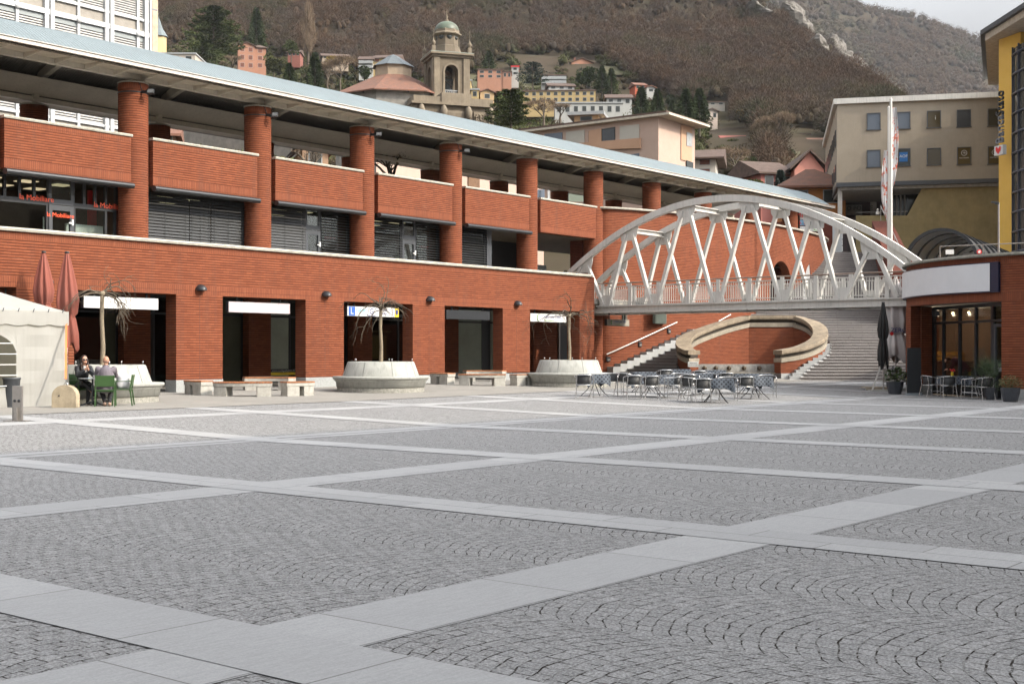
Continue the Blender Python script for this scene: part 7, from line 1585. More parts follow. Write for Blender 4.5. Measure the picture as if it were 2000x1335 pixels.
for i in range(4):
    n = 10; a_, c_ = Vector(c4[i]), Vector(c4[(i + 1) % 4]); A_ = Vector(ap); rows = [[(a_.lerp(c_, j / n)).lerp(A_, k / n) + Vector((0, 0, -.07 * math.sin(math.pi * k / n))) for j in range(n + 1)] for k in range(n + 1)]
    for k in range(n):
        for j in range(n): b.add([rows[k][j], rows[k][j + 1], rows[k + 1][j + 1], rows[k + 1][j]], [(0, 1, 2, 3)], smooth=True)
b.build('roof', TENT, t, xf=X)
b = MB(); n = 90
def val(p0, p1, nn):
    for i in range(nn):
        q = [Vector(p0).lerp(Vector(p1), k / nn) for k in (i, i + 1)]; zl_ = [ZE - .34 - .045 * abs(math.sin(k / nn * (Vector(p1) - Vector(p0)).length * 5.2)) for k in (i, i + 1)]; b.add([(q[0].x, q[0].y, zl_[0]), (q[1].x, q[1].y, zl_[1]), (q[1].x, q[1].y, ZE), (q[0].x, q[0].y, ZE)], [(0, 1, 2, 3)])
val((U0t, V0t - .05, 0), (U1t + .04, V0t - .05, 0), 120); val((U1t + .05, V0t - .04, 0), (U1t + .05, V1t, 0), 70); b.build('valance', TENT, t, xf=X)
b = MB()
for i in range(20): x = U1t - .15 - i * .42; b.tube([(x, V0t - .06, ZE - .03), (x, V0t - .09, ZE + .02), (x + .03, V0t - .06, ZE + .05)], .012, 5)
b.build('eyelets', DGREY, t, xf=X)
wx0, wx1, wz0, wsp = 14.6, 17.72, .72, 1.62          # arched window
g0 = .2; b = MB(); fold = lambda x, z: V0t + .03 * math.sin(x * 7) * (1 - z / ZE) + .012 * math.sin(z * 9 + x * 3)
rw = (wx1 - wx0) / 2; cxw = (wx0 + wx1) / 2; hw_ = .62
def wtop(x): return wsp + hw_ * math.sqrt(max(0, 1 - ((x - cxw) / rw) ** 2))
xs = sorted(set(list(np.linspace(U0t, wx0, 8)) + list(np.linspace(wx0, wx1, 33)) + list(np.linspace(wx1, U1t, 12))))
for i in range(len(xs) - 1):
    xa, xb = xs[i], xs[i + 1]; inw = xa >= wx0 - 1e-6 and xb <= wx1 + 1e-6
    segs = [(lambda x: g0, lambda x: wz0 + 0 * x), (wtop, lambda x: ZE)] if inw else [(lambda x: g0, lambda x: ZE)]
    for lo, hi in segs:
        for k in range(8):
            q = []
            for x, f_ in ((xa, k / 8), (xb, k / 8), (xb, (k + 1) / 8), (xa, (k + 1) / 8)): z = lo(x) + (hi(x) - lo(x)) * f_; q.append((x, fold(x, z), z))
            b.add(q, [(0, 1, 2, 3)], smooth=True)
for k in range(10):
    for j in range(8): q = [(U1t + .02 * math.sin(v_ * 5), v_, z) for v_, z in ((V0t + (V1t - V0t) * k / 10, g0 + (ZE - g0) * j / 8), (V0t + (V1t - V0t) * (k + 1) / 10, g0 + (ZE - g0) * j / 8), (V0t + (V1t - V0t) * (k + 1) / 10, g0 + (ZE - g0) * (j + 1) / 8), (V0t + (V1t - V0t) * k / 10, g0 + (ZE - g0) * (j + 1) / 8))]; b.add(q, [(0, 1, 2, 3)], smooth=True)
b.build('wall', TENT, t, xf=X)
b = MB(); 
for i in range(32): xa, xb = wx0 + (wx1 - wx0) * i / 32, wx0 + (wx1 - wx0) * (i + 1) / 32; b.add([(xa, V0t + .015, wz0), (xb, V0t + .015, wz0), (xb, V0t + .015, wtop(xb)), (xa, V0t + .015, wtop(xa))], [(0, 1, 2, 3)])
wn_ = b.build('window', glassmat('pvc_film', (.62, .62, .56), .08, .12), t, xf=X); b = MB()
for k in range(1, 6): x = wx0 + (wx1 - wx0) * k / 6; b.box(x - .012, x + .012, V0t - .022, V0t - .012, wz0, wtop(x))
for k in range(0, 6):
    z = wz0 + .04 + k * .27; hx = rw if z <= wsp else rw * math.sqrt(max(0, 1 - ((z - wsp) / hw_) ** 2)); b.box(cxw - hx, cxw + hx, V0t - .024, V0t - .014, z - .012, z + .012)
b.build('glazing_bars', WSIGN, wn_, xf=X); b = MB(); b.box(13, 19, V1t - .05, V1t, .2, 2.6); b.build('rear_wall', TENT, t, xf=X)
b = MB()
for p in ((U1t - .05, V0t + .08), (U0t + .05, V0t + .08), (U1t - .05, V1t - .1)): b.tube([(*p, .1), (*p, ZE)], .035, 8)
b.build('frame_pole', CHROME, t, xf=X)
u, v = GP(46, 799); t = thing('grey_bin', 'dark grey bin just visible behind the steel post at the tent', 'bin', (u + .2, v + .9, gz(u, v))); b = MB(); b.lathe([(.17, 0), (.21, .72), (.23, .74), (.23, .78), (.001, .78)], seg=20); b.build('body', DGREY, t)
# anchor block and strap
u, v = GP(138, 797); v += .22; t = thing('anchor_block', 'weathered sandstone block with rounded top anchoring the tent strap', 'anchor block', (u, v, gz(u, v)), TH - R(90)); b = MB(); Wb, Hb = .28, .56
P = [(-Wb, 0), (Wb, 0), (Wb, .30)] + [(Wb * math.cos(a), .30 + .26 * math.sin(a)) for a in np.linspace(.2, math.pi - .2, 11)] + [(-Wb, .30)]; n = len(P)
b.add([(p[0], s_ * .15, p[1]) for s_ in (-1, 1) for p in P], [tuple(range(n)), tuple(range(2 * n - 1, n - 1, -1))] + [(i, (i + 1) % n, n + (i + 1) % n, n + i) for i in range(n)]); b.build('stone', mat('weathered_block', (.40, .33, .23), .9, .15, 5, bmp=.5, bscale=25, streak=.2), t, bevel=.03)
b = MB(); b.sphere((-.12, -.155, .32), .02, 8, 6); b.build('hole', BLACK, t); b = MB(); b.tube([(.0 + .05 * math.cos(a), 0, .60 + .05 * math.sin(a)) for a in np.linspace(0, 6.28, 13)], .012, 6); b.build('ring', CHROME, t)
z0 = gz(u, v); t = thing('ratchet_strap', 'orange ratchet strap running from the stone block up to the tent corner', 'strap', (u, v, z0 + .62)); e = Vector((U1t - u, V0t - v, ZE - .25 - z0 - .62)); b = MB(); b.bar((0, 0, .12), e, .055, .008); b.build('webbing', mat('orange_webbing', (.75, .20, .06), .7), t); b = MB(); b.tube([(0, 0, 0), (0, 0, .12)], .012, 6); q = e * .52; b.bar(q - e.normalized() * .08, q + e.normalized() * .08, .07, .05); b.build('buckle', CHROME, t)
# steel service post
u, v = GP(33, 822); t = thing('service_post', 'brushed steel service post with two round sockets on a base plate', 'bollard', (u, v, gz(u, v)), TH - R(90)); b = MB(); b.box(-.24, .24, -.14, .14, 0, .015); b.build('base_plate', GSTEEL, t); b = MB(); b.box(-.105, .105, .0, .09, .015, .76); b.build('body', GSTEEL, t, bevel=.006); b = MB(); b.box(-.03, .03, -.10, -.002, .015, .30); b.build('fin', GSTEEL, t)
b = MB()
for x in (-.045, .045): b.lathe([(.001, 0), (.03, 0), (.034, -.012), (.034, -.02)], seg=14, axis=Matrix.Translation((x, -.008, .44)) @ Matrix.Rotation(R(90), 4, 'X'))
b.build('sockets', BLACK, t)
# ------------------------------------------------------------------ closed parasols
def parasol(name, lab, x, d, zt, zb, rad, m, tie, colour_pole=CHROME, seed=0, hem=True, base=True):
    u, v = PXd(x, d); g = gz(u, v); t = thing(name, lab, 'parasol', (u, v, g)); H = zt - g; B_ = zb - g; rr = random.Random(seed); ph = rr.uniform(0, 6)
    b = MB(); b.tube([(0, 0, 0), (0, 0, H)], .028, 10); b.build('pole', colour_pole, t); T_ = B_ + (H - B_) * tie
    prof = [(.04, H), (.055, H - .04), (rad * .45, H - (H - T_) * .2), (rad * .8, H - (H - T_) * .5), (rad, H - (H - T_) * .75), (rad * .85, T_ + .08), (rad * .62, T_), (rad * .72, T_ - .08), (rad * .95, T_ - (T_ - B_) * .5), (rad * 1.0, B_ + .06), (rad * .8, B_ - .02)]
    f = lambda a, z: 1 + .14 * math.sin(a * 8 + ph + z * .8) + .08 * math.sin(a * 13 + 2 * z + ph)
    b = MB(); b.lathe(prof, seg=64, fold=f)
    lo = prof[-1]
    for i in range(len(b.v)):
        x_, y_, z_ = b.v[i]
        if z_ < T_ - .1: b.v[i] = (x_, y_, z_ + .16 * math.sin(math.atan2(y_, x_) * 3 + ph) * (T_ - z_) / (T_ - B_))
    c = b.build('canopy', m, t); b = MB(); b.tube([(rad * .64 * f(a, T_) * math.cos(a), rad * .64 * f(a, T_) * math.sin(a), T_ + .01) for a in np.linspace(0, 2 * math.pi, 33)], .016, 5); b.build('tie', m, c)
    b = MB(); b.lathe([(.001, H + .05), (.06, H + .04), (.07, H), (.04, H - .02)], seg=12); b.build('cap', BLACK if m is not WHC else WHITE, t)
    if base: b = MB(); b.box(-.4, .4, -.4, .4, 0, .07, M=Matrix.Rotation(TH, 4, 'Z')); b.build('base', CONC, t)
    return t
WHC = mat('white_canvas', (.50, .47, .46), .85, .06, 2); REDC = mat('faded_red_canvas', (.25, .062, .04), .85, .2, 1.2, col2=(.20, .07, .052))
parasol('closed_parasol', 'closed faded red parasol on the left, partly behind the tent', 85.5, 37.6, 4.52, 2.6, .27, REDC, .22, seed=1)
parasol('closed_parasol', 'closed faded red parasol on the right with loose scalloped hem beside the tent', 131, 36.2, 4.40, 1.75, .28, REDC, .33, seed=2)
bt = parasol('covered_parasol', 'closed parasol in a black cover on a white trestle stand by the cafe', 1725, 51.5, 3.58, 1.10, .20, mat('black_cover', (.012, .013, .013), .55), .42, seed=3, base=False)
b = MB(); q = Vector((ST, -CT, 0))
for s_ in (-1, 1): b.bar(q * .45 * s_ + Vector((0, 0, 0)), q * .04 * s_ + Vector((0, 0, 1.2)), .06, .05)
b.bar(q * -.3 + Vector((0, 0, .4)), q * .3 + Vector((0, 0, .4)), .04, .04); b.build('trestle', WHITE, bt); b = MB(); b.box(-.55, .55, -.3, .3, 0, .06, M=Matrix.Rotation(TH - R(90), 4, 'Z')); b.build('base_slab', CONC, bt)
wt = parasol('white_parasol', 'large closed off white parasol with printed logo behind the black cover', 1749, 53.2, 4.75, 1.35, .50, WHC, .30, seed=5)
u, v = wt.location.x, wt.location.y; F_ = facing(Vector((-CT, -ST, 0)) * .47 + Vector((.0, -.0, 2.45)), q); text('lettering', 'ZERO', .26, F_, NAVY, wt, .004); b = MB(); b.lathe([(.001, 0), (.13, 0)], seg=16, axis=F_ @ Matrix.Translation((-.30, -.14, .02)) @ Matrix.Scale(.6, 4)); b.build('red_dot', RED, wt)
# dolly and stacked chairs behind
u, v = PXd(1712, 52.5); t = thing('dolly', 'low pale wooden dolly on castors beside the trestle stand', 'trolley', (u, v, 0), TH - R(90)); b = MB(); b.box(-.55, .55, -.3, .3, .17, .22); b.box(-.5, .5, -.28, -.22, .1, .17); b.build('deck', mat('pale_timber', (.42, .36, .28), .8), t)
b = MB()
for x in (-.45, .45):
    for y in (-.22, .22): b.lathe([(.001, -.025), (.055, -.025), (.055, .025), (.001, .025)], seg=12, axis=Matrix.Translation((x, y, .055)) @ Matrix.Rotation(R(90), 4, 'Y'))
b.build('castors', BRK if 'BRK' in globals() else BLACK, t)
# menu board
u, v = PXd(1785.5, 48.2); t = thing('menu_board', 'tall blank black menu board on a grey base before the cafe pier', 'board', (u, v, 0), TH - R(90)); b = MB(); b.box(-.26, .26, 0, .06, .09, 1.78); b.build('panel', BLACK, t, bevel=.006); b = MB(); b.box(-.28, .28, -.12, .18, 0, .09); b.build('base', mat('blue_grey_base', (.22, .25, .27), .7), t)
u, v = PXd(1953, 44.3); t = thing('notice_stand', 'narrow black notice stand by the cafe door', 'board', (u, v, 0), TH - R(90)); b = MB(); b.box(-.08, .08, 0, .05, .05, 1.35); b.build('panel', BLACK, t); b = MB(); b.box(-.07, .07, -.006, 0, .95, 1.1); b.build('sticker', WPAP, t); b = MB(); b.box(-.12, .12, -.08, .1, 0, .05); b.build('base', DGREY, t)
# potted plants
def pot(x, y, w_px, hpot, lab, kind, seed, top=.6):
    u, v = GP(x, y); d = u * CT + v * ST; rw_ = w_px * d / 2515 / 2; u, v = u + CT * rw_, v + ST * rw_; t = thing('potted_plant', lab, 'potted plant', (u, v, gz(u, v)), 0, 'potted plants by the cafe'); b = MB(); b.lathe([(rw_ * .68, 0), (rw_ * .72, .03), (rw_ * .95, hpot * .7), (rw_, hpot), (rw_ * .9, hpot), (rw_ * .85, hpot - .06), (.001, hpot - .06)], seg=8, smooth=False, a0=R(20), a1=R(380)); b.build('pot', mat('anthracite_pot', (.045, .05, .06), .5), t, bevel=.01)
    rr = random.Random(seed); b = MB()
    if kind == 'palm':
        for i in range(34):
            a = rr.uniform(0, 6.28); e = rr.uniform(-.1, 1.45); L0 = rr.uniform(.35, .6) * top; d0 = Vector((math.cos(a) * math.cos(e), math.sin(a) * math.cos(e), math.sin(e))); s_ = d0.cross(Vector((0, 0, 1))).normalized(); o_ = Vector((0, 0, hpot - .05)); m_ = o_ + d0 * L0; b.tube([o_, m_], .008, 4)
            for k in range(-6, 7): dd = (d0 + s_ * k * .2).normalized(); b.add([m_ - s_ * .008, m_ + s_ * .008, m_ + dd * .34 * top + Vector((0, 0, -.012 * abs(k)))], [(0, 1, 2)])
    else:
        for i in range(150 if kind == 'leafy' else 420):
            a = rr.uniform(0, 6.28); r_ = rw_ * 1.05 * math.sqrt(rr.random()); h = hpot + rr.random() * top * (1 - .5 * r_ / rw_ / 1.05); o_ = Vector((r_ * math.cos(a), r_ * math.sin(a), h)); L0 = (.17 if kind == 'leafy' else .10) * rr.uniform(.7, 1.3); d0 = Vector((math.cos(a) + rr.uniform(-.6, .6), math.sin(a) + rr.uniform(-.6, .6), rr.uniform(-.1, 1.0))).normalized(); s_ = d0.cross(Vector((rr.uniform(-1, 1), rr.uniform(-1, 1), 1))).normalized() * L0 * (.26 if kind == 'leafy' else .1); b.add([o_, o_ + d0 * L0 * .5 + s_, o_ + d0 * L0, o_ + d0 * L0 * .5 - s_], [(0, 1, 2, 3)])
            if i % 12 == 0: b.tube([(r_ * .3 * math.cos(a), r_ * .3 * math.sin(a), hpot - .05), o_], .006, 4)
    b.build('leaves', {'palm': mat('palm_leaf', (.05, .085, .03), .6, .3, 6), 'leafy': mat('glossy_leaf', (.07, .11, .035), .4, .3, 6), 'twig': mat('ochre_leaf', (.13, .10, .035), .7, .4, 8, col2=(.06, .08, .025))}[kind], t)
pot(1753, 770, 34, .47, 'anthracite pot with broad leaved shrub left of the menu board', 'leafy', 1, .62)
pot(1938, 781, 22, .42, 'tall pot with fan palm in front of the cafe window', 'palm', 2, 1.5)
pot(1981, 785, 38, .46, 'anthracite pot with reddish green shrub before the right cafe pier', 'twig', 3, .48)
# ------------------------------------------------------------------ cafe tables and chairs
def clothmat():
    m, n, b, o = nodes('patterned_cloth'); uv = N(n, 'ShaderNodeUVMap'); uv.uv_map = 'UVMap'; mp = N(n, 'ShaderNodeMapping', i_Scale=(10, 10, 10), i_Rotation=(0, 0, R(45))); n.links.new(uv.outputs[0], mp.inputs[0]); vo = N(n, 'ShaderNodeTexVoronoi', i_Scale=1.0, i_Randomness=0.12); n.links.new(mp.outputs[0], vo.inputs['Vector'])
    n.links.new(mixc(n, rng(n, vo.outputs['Distance'], .28, .36, 0, 1), (.016, .018, .028), (.095, .112, .135)), b.inputs['Base Color']); b.inputs['Roughness'].default_value = .75; return m
CLOTH = clothmat(); RAT = mat('black_wicker', (.018, .019, .02), .55, .2, 20, bmp=.4, bscale=120)
def cafe_chair():
    t = thing('cafe_chair', 'x', 'chair', (0, 0, 0)); r_ = .0125
    b = MB(); P = [(-.25, .22, 0), (-.25, .20, .44), (-.255, .20, .64), (-.27, .05, .665), (-.26, -.14, .70), (-.15, -.25, .73), (0, -.28, .735), (.15, -.25, .73), (.26, -.14, .70), (.27, .05, .665), (.255, .20, .64), (.25, .20, .44), (.25, .22, 0)]
    b.tube([tuple(p) for p in spline(P, 4)], r_, 7); b.build('arm_frame', CHROME, t)
    for s_ in (-1, 1): b = MB(); b.tube([(s_ * .22, -.30, 0), (s_ * .20, -.20, .42), (s_ * .19, -.24, .72)], r_, 7); b.build('leg', CHROME, t)
    b = MB(); b.tube([(-.21, .20, .43), (.21, .20, .43), (.20, -.2, .42), (-.20, -.2, .42)], r_, 6, closed=True); b.tube([(-.24, .2, .22), (-.21, -.25, .2)], .009, 6); b.tube([(.24, .2, .22), (.21, -.25, .2)], .009, 6); b.build('seat_frame', CHROME, t)
    b = MB(); b.box(-.20, .20, -.20, .20, .425, .445); b.build('seat', RAT, t, bevel=.01)
    b = MB(); arcp_ = [(.255 * math.cos(a), -.02 + .245 * math.sin(a)) for a in np.linspace(R(200), R(340), 13)]; lo = [(p[0] * .85, p[1] * .88) for p in arcp_]
    vs = [(*p, .46) for p in lo] + [(*p, .715) for p in arcp_] + [(p[0] * .95, p[1] * .95, .46) for p in lo] + [(p[0] * .95, p[1] * .95, .715) for p in arcp_]; k = 13
    b.add(vs, [(i, i + 1, k + i + 1, k + i) for i in range(k - 1)] + [(2 * k + i, 3 * k + i, 3 * k + i + 1, 2 * k + i + 1) for i in range(k - 1)] + [(k + i, k + i + 1, 3 * k + i + 1, 3 * k + i) for i in range(k - 1)], smooth=True); b.build('backrest', RAT, t); return t
def cafe_table(u, v, yaw, lab, L_=.8, W_=.8, grp='cloth covered cafe tables on the square', drop=.30, seed=0):
    t = thing('cafe_table', lab, 'table', (u, v, gz(u, v)), yaw, grp); b = MB(); b.box(-L_ / 2, L_ / 2, -W_ / 2, W_ / 2, .72, .742); b.build('table_top', CHROME, t)
    for s_ in (-1, 1):
        b = MB(); b.tube([(s_ * .1, -.08, .72), (s_ * .07, -.1, .42), (s_ * .2, -.2, .2), (s_ * .36, -.36, 0)], .014, 6); b.tube([(s_ * .1, .08, .72), (s_ * .07, .1, .42), (s_ * .2, .2, .2), (s_ * .36, .36, 0)], .014, 6); b.build('leg', mat('dark_iron_leg', (.06, .06, .06), .4, metal=.7), t)
    c = thing('tablecloth', lab.replace('table', 'tablecloth', 1) if 'table' in lab else lab, 'tablecloth', (u, v, gz(u, v) + .742), yaw, 'patterned cloths on the cafe tables')
    # the cloth is laid square to the table: flat top, corners hang lower in folds
    n = 40; Q = []; hx, hy = L_ / 2 + .005, W_ / 2 + .005; rr = random.Random(seed)
    ring = []; per = 96
    for i in range(per):
        s_ = i / per * 4; sd = int(s_); f = s_ - sd; c0 = [(-1, -1), (1, -1), (1, 1), (-1, 1)]; a_, b_ = c0[sd], c0[(sd + 1) % 4]; x, y = a_[0] + (b_[0] - a_[0]) * f, a_[1] + (b_[1] - a_[1]) * f; ring.append((x, y, min(f, 1 - f)))
    b = MB(); top_ = [(x * hx, y * hy, .006) for x, y, _ in ring]; b.add([(0, 0, .006)] + top_, [(0, i + 1, (i + 1) % per + 1) for i in range(per)], 0, [[(0, 0), top_[i][:2], top_[(i + 1) % per][:2]] for i in range(per)])
    rows = [top_]; uvr = [[p[:2] for p in top_]]
    for k in range(1, 7):
        f = k / 6; row = []; uvk = []
        for i, (x, y, e) in enumerate(ring):
            dl = drop * (1 + .45 * math.exp(-e * 9)) ; o_ = .03 * math.sin(f * 1.6) + .035 * f * math.sin(i / per * 44 + seed) ; nx, ny = (x, y) if e < .04 else ((x if abs(x) > .999 else 0), (y if abs(y) > .999 else 0)); l = math.hypot(nx, ny) or 1
            row.append((x * hx + nx / l * o_, y * hy + ny / l * o_, .006 - dl * f)); uvk.append((x * hx + nx / l * dl * f, y * hy + ny / l * dl * f))
        rows.append(row); uvr.append(uvk)
    for k in range(6):
        for i in range(per): j = (i + 1) % per; b.add([rows[k][i], rows[k + 1][i], rows[k + 1][j], rows[k][j]], [(0, 1, 2, 3)], 0, [[uvr[k][i], uvr[k + 1][i], uvr[k + 1][j], uvr[k][j]]], True)
    b.build('cloth', CLOTH, c); return t
def at_d(x, d): return PXd(x, d)
TB = [(1161, 43.1, .35, .8, 'leftmost cloth covered table of the group, standing alone'), (1274, 43.3, .12, 1.5, 'long cloth covered table in the front row left'), (1398, 40.4, -.1, 1.05, 'nearest cloth covered table in the front row'), (1474, 43.2, .3, .9, 'front row cloth covered table furthest right'), (1256, 46.6, .1, .8, 'cloth covered table behind the long front left one'), (1320, 50.5, .0, 1.1, 'cloth covered table furthest back left, near the staircase foot'), (1388, 50.5, .1, 1.0, 'cloth covered table furthest back, straight before the fountain trough'), (1352, 45.9, .05, 1.35, 'cloth covered table in the middle of the group'), (1464, 46.8, .0, 1.5, 'long cloth covered table in the back row right')]
for i, (x, d, yw, L_, lab) in enumerate(TB): u, v = at_d(x, d); cafe_table(u, v, TH - R(90) + yw, lab, L_, .8, seed=i)
ch0 = cafe_chair(); used = [False]
def place(x, y, yaw, lab, grp='metal cafe chairs around the cloth covered tables'):
    u, v = GP(x, y); u += CT * .25; v += ST * .25; z = gz(u, v); rz = TH - R(90) + R(yaw)
    if not used[0]: used[0] = True; o = ch0; o.location = (u, v, z); o.rotation_euler[2] = rz
    else: o = copy_tree(ch0, None, (u, v, z), rz)
    o.scale = (1.14, 1.08, 1.04)
    o['label'] = lab; o['group'] = grp; return o
for x, y, yaw, lab in ((1142, 778, -8, 'metal chair with black back at the lone leftmost table, seen from behind'), (1192, 773, 170, 'metal chair facing the camera behind the lone leftmost table'), (1222, 772, -35, 'metal chair turned sideways left of the long front table'), (1238, 779, 5, 'left of two metal chairs backing the camera at the long front table'), (1272, 781, 8, 'right of two metal chairs backing the camera at the long front table'), (1316, 779, 95, 'metal chair at the right end of the long front table'), (1299, 762, 10, 'metal chair in the back row near the staircase foot'), (1351, 784, -60, 'metal chair at the left corner of the nearest table'), (1374, 788, 0, 'nearest metal chair of all, black back to the camera'), (1345, 775, 0, 'metal chair left of the middle table'), (1366, 764, 5, 'metal chair before the furthest back table'), (1424, 783, 178, 'metal chair facing the camera right of the nearest table'), (1420, 770, 0, 'metal chair at the left end of the long back row table'), (1458, 781, 4, 'metal chair backing the camera at the rightmost front table'), (1501, 776, 175, 'rightmost metal chair of the sunlit group'), (1330, 772, 178, 'metal chair behind the long front table facing the camera'), (1385, 772, 170, 'metal chair behind the nearest table facing the camera')): place(x, y, yaw, lab)
G2 = 'metal chairs at the cafe window'
u, v = at_d(1860, 47.3); cafe_table(u, v, TH - R(90), 'cloth covered table with a flower vase before the cafe window', .9, .8, 'cloth covered tables at the cafe window', seed=20); TV = (u, v)
u, v = at_d(1921, 46.3); cafe_table(u, v, TH - R(90), 'cloth covered table behind the fan palm at the cafe', .8, .8, 'cloth covered tables at the cafe window', seed=21)
for x, y, yaw, lab in ((1822, 775, -75, 'metal chair left of the flower vase table'), (1855, 777, 0, 'metal chair backing the camera at the flower vase table'), (1899, 779, 60, 'metal chair right of the flower vase table'), (1926, 781, 15, 'metal chair half hidden by the fan palm')): place(x, y, yaw, lab, G2)
for k in range(3): o = place(1744, 763, 90, '%s metal chair of the stack behind the potted shrub' % ('lowest', 'middle', 'topmost')[k], 'stacked metal chairs by the parasols'); o.location.z += .11 * k; 
t = thing('flower_vase', 'yellow vase of red flowers on the cafe window table', 'vase', (TV[0], TV[1], .755)); b = MB(); b.lathe([(.04, 0), (.06, .05), (.045, .11), (.05, .14)], seg=14); b.build('vase', YEL, t); b = MB(); rr = random.Random(1)
for i in range(14): b.sphere((rr.uniform(-.07, .07), rr.uniform(-.07, .07), .17 + rr.random() * .08), .022, 6, 4)
b.build('flowers', RED, t)
t = thing('seat_cushion', 'pale blue cushion on the chair at the flower vase table', 'cushion', (*[c_ for c_ in (lambda q: (q[0] + CT * .3, q[1] + ST * .3))(GP(1862, 777))], .45)); b = MB(); b.box(-.17, .17, -.17, .17, 0, .05, M=Matrix.Rotation(TH, 4, 'Z')); b.build('pad', mat('pale_blue_cloth', (.20, .26, .34), .8), t, bevel=.02)
# ------------------------------------------------------------------ green chairs, round table
GRN = mat('green_plastic', (.036, .085, .024), .45, .08, 2)
def gchair():
    t = thing('green_chair', 'x', 'chair', (0, 0, 0)); 
    for sx in (-1, 1):
        b = MB(); b.bar((sx * .25, -.27, 0), (sx * .235, -.21, .45), .036, .03); b.bar((sx * .235, -.21, .45), (sx * .225, -.27, .83), .036, .03); b.build('leg', GRN, t, bevel=.006); b = MB(); b.bar((sx * .25, .24, 0), (sx * .245, .215, .64), .034, .034); b.build('leg', GRN, t, bevel=.006)
        b = MB(); b.bar((sx * .245, -.24, .655), (sx * .245, .245, .655), .045, .022); b.build('armrest', GRN, t, bevel=.008)
    b = MB(); b.box(-.235, .235, -.22, .24, .425, .45); b.box(-.22, .22, -.2, -.18, .39, .425); b.box(-.22, .22, .2, .22, .39, .425); b.build('seat', GRN, t, bevel=.01)
    b = MB(); b.add([(x, y + dy, z) for dy in (-.01, .012) for x, y, z in ((-.222, -.235, .53), (.222, -.235, .53), (.215, -.272, .82), (-.215, -.272, .82))], [(0, 1, 2, 3), (7, 6, 5, 4), (0, 4, 5, 1), (1, 5, 6, 2), (2, 6, 7, 3), (3, 7, 4, 0)]); b.build('backrest', GRN, t, bevel=.006); return t
vd = TH - R(90)
def camxy(x, d): return PXd(x, d)
MU, MV = camxy(206, 33.75); WU, WV = camxy(161, 34.5); MYAW, WYAW = 30, 215
gc = gchair(); gc.location = (MU, MV, gz(MU, MV)); gc.rotation_euler[2] = vd + R(14); gc['label'] = 'green plastic armchair under the bald man, back to the camera'; gc['group'] = 'green armchairs at the round table'
copy_tree(gc, None, (WU, WV, gz(WU, WV)), vd + R(WYAW + 15), 'green plastic armchair under the woman in black')
cu, cv = camxy(240, 34.3); copy_tree(gc, None, (cu, cv, gz(cu, cv)), vd + R(100), 'green plastic armchair with a white bag on it')
tu, tv = camxy(181, 34.05); tz = gz(tu, tv); t = thing('round_table', 'small round grey table between the seated woman and man', 'table', (tu, tv, tz)); b = MB(); b.lathe([(.001, .715), (.35, .715), (.36, .725), (.35, .735), (.001, .735)], seg=32); b.build('table_top', mat('grey_laminate', (.30, .31, .32), .4), t); b = MB(); b.tube([(0, 0, .08), (0, 0, .715)], .03, 10); b.build('column', DGREY, t)
for k in range(3): a = k * 2.094 + .9; b = MB(); b.bar((0, 0, .12), (.36 * math.cos(a), .36 * math.sin(a), .02), .05, .03); b.build('foot', DGREY, t)
for k, (dx, dy, lab) in enumerate(((.12, .10, 'white coffee cup on the round table nearer the woman'), (.2, -.12, 'white coffee cup on the round table nearer the man'))):
    c = thing('coffee_cup', lab, 'cup', (tu + dx, tv + dy, tz + .736)); b = MB(); b.lathe([(.001, 0), (.07, .004), (.072, .012)], seg=20); b.build('saucer', WSIGN, c); b = MB(); b.lathe([(.022, .01), (.038, .04), (.041, .07), (.036, .07), (.02, .02)], seg=18); b.tube([(.038, 0, .055), (.06, 0, .05), (.055, 0, .03), (.035, 0, .028)], .005, 5); b.build('cup', WSIGN, c)
c = thing('blue_napkin', 'pale blue napkin on the round table edge', 'napkin', (tu - .18, tv - .12, tz + .736)); b = MB(); b.box(-.07, .07, -.05, .05, 0, .004); b.build('paper', mat('pale_blue_paper', (.25, .45, .6), .8), c)
c = thing('white_bag', 'crumpled white plastic bag standing on the third green chair', 'bag', (cu, cv, gz(cu, cv) + .451), vd + R(20)); b = MB(); b.lathe([(.02, 0), (.15, 0), (.165, .1), (.15, .3), (.16, .38), (.145, .38), (.13, .3)], seg=28, fold=lambda a, z: 1 + .09 * math.sin(a * 5 + z * 14) + .05 * math.sin(a * 9 - z * 22)); b.v = [(p[0] * 1.05, p[1] * .6, p[2] + .015 * math.sin(p[0] * 30)) for p in b.v]; b.build('plastic', mat('white_plastic', (.62, .62, .64), .4, .05, 6), c)
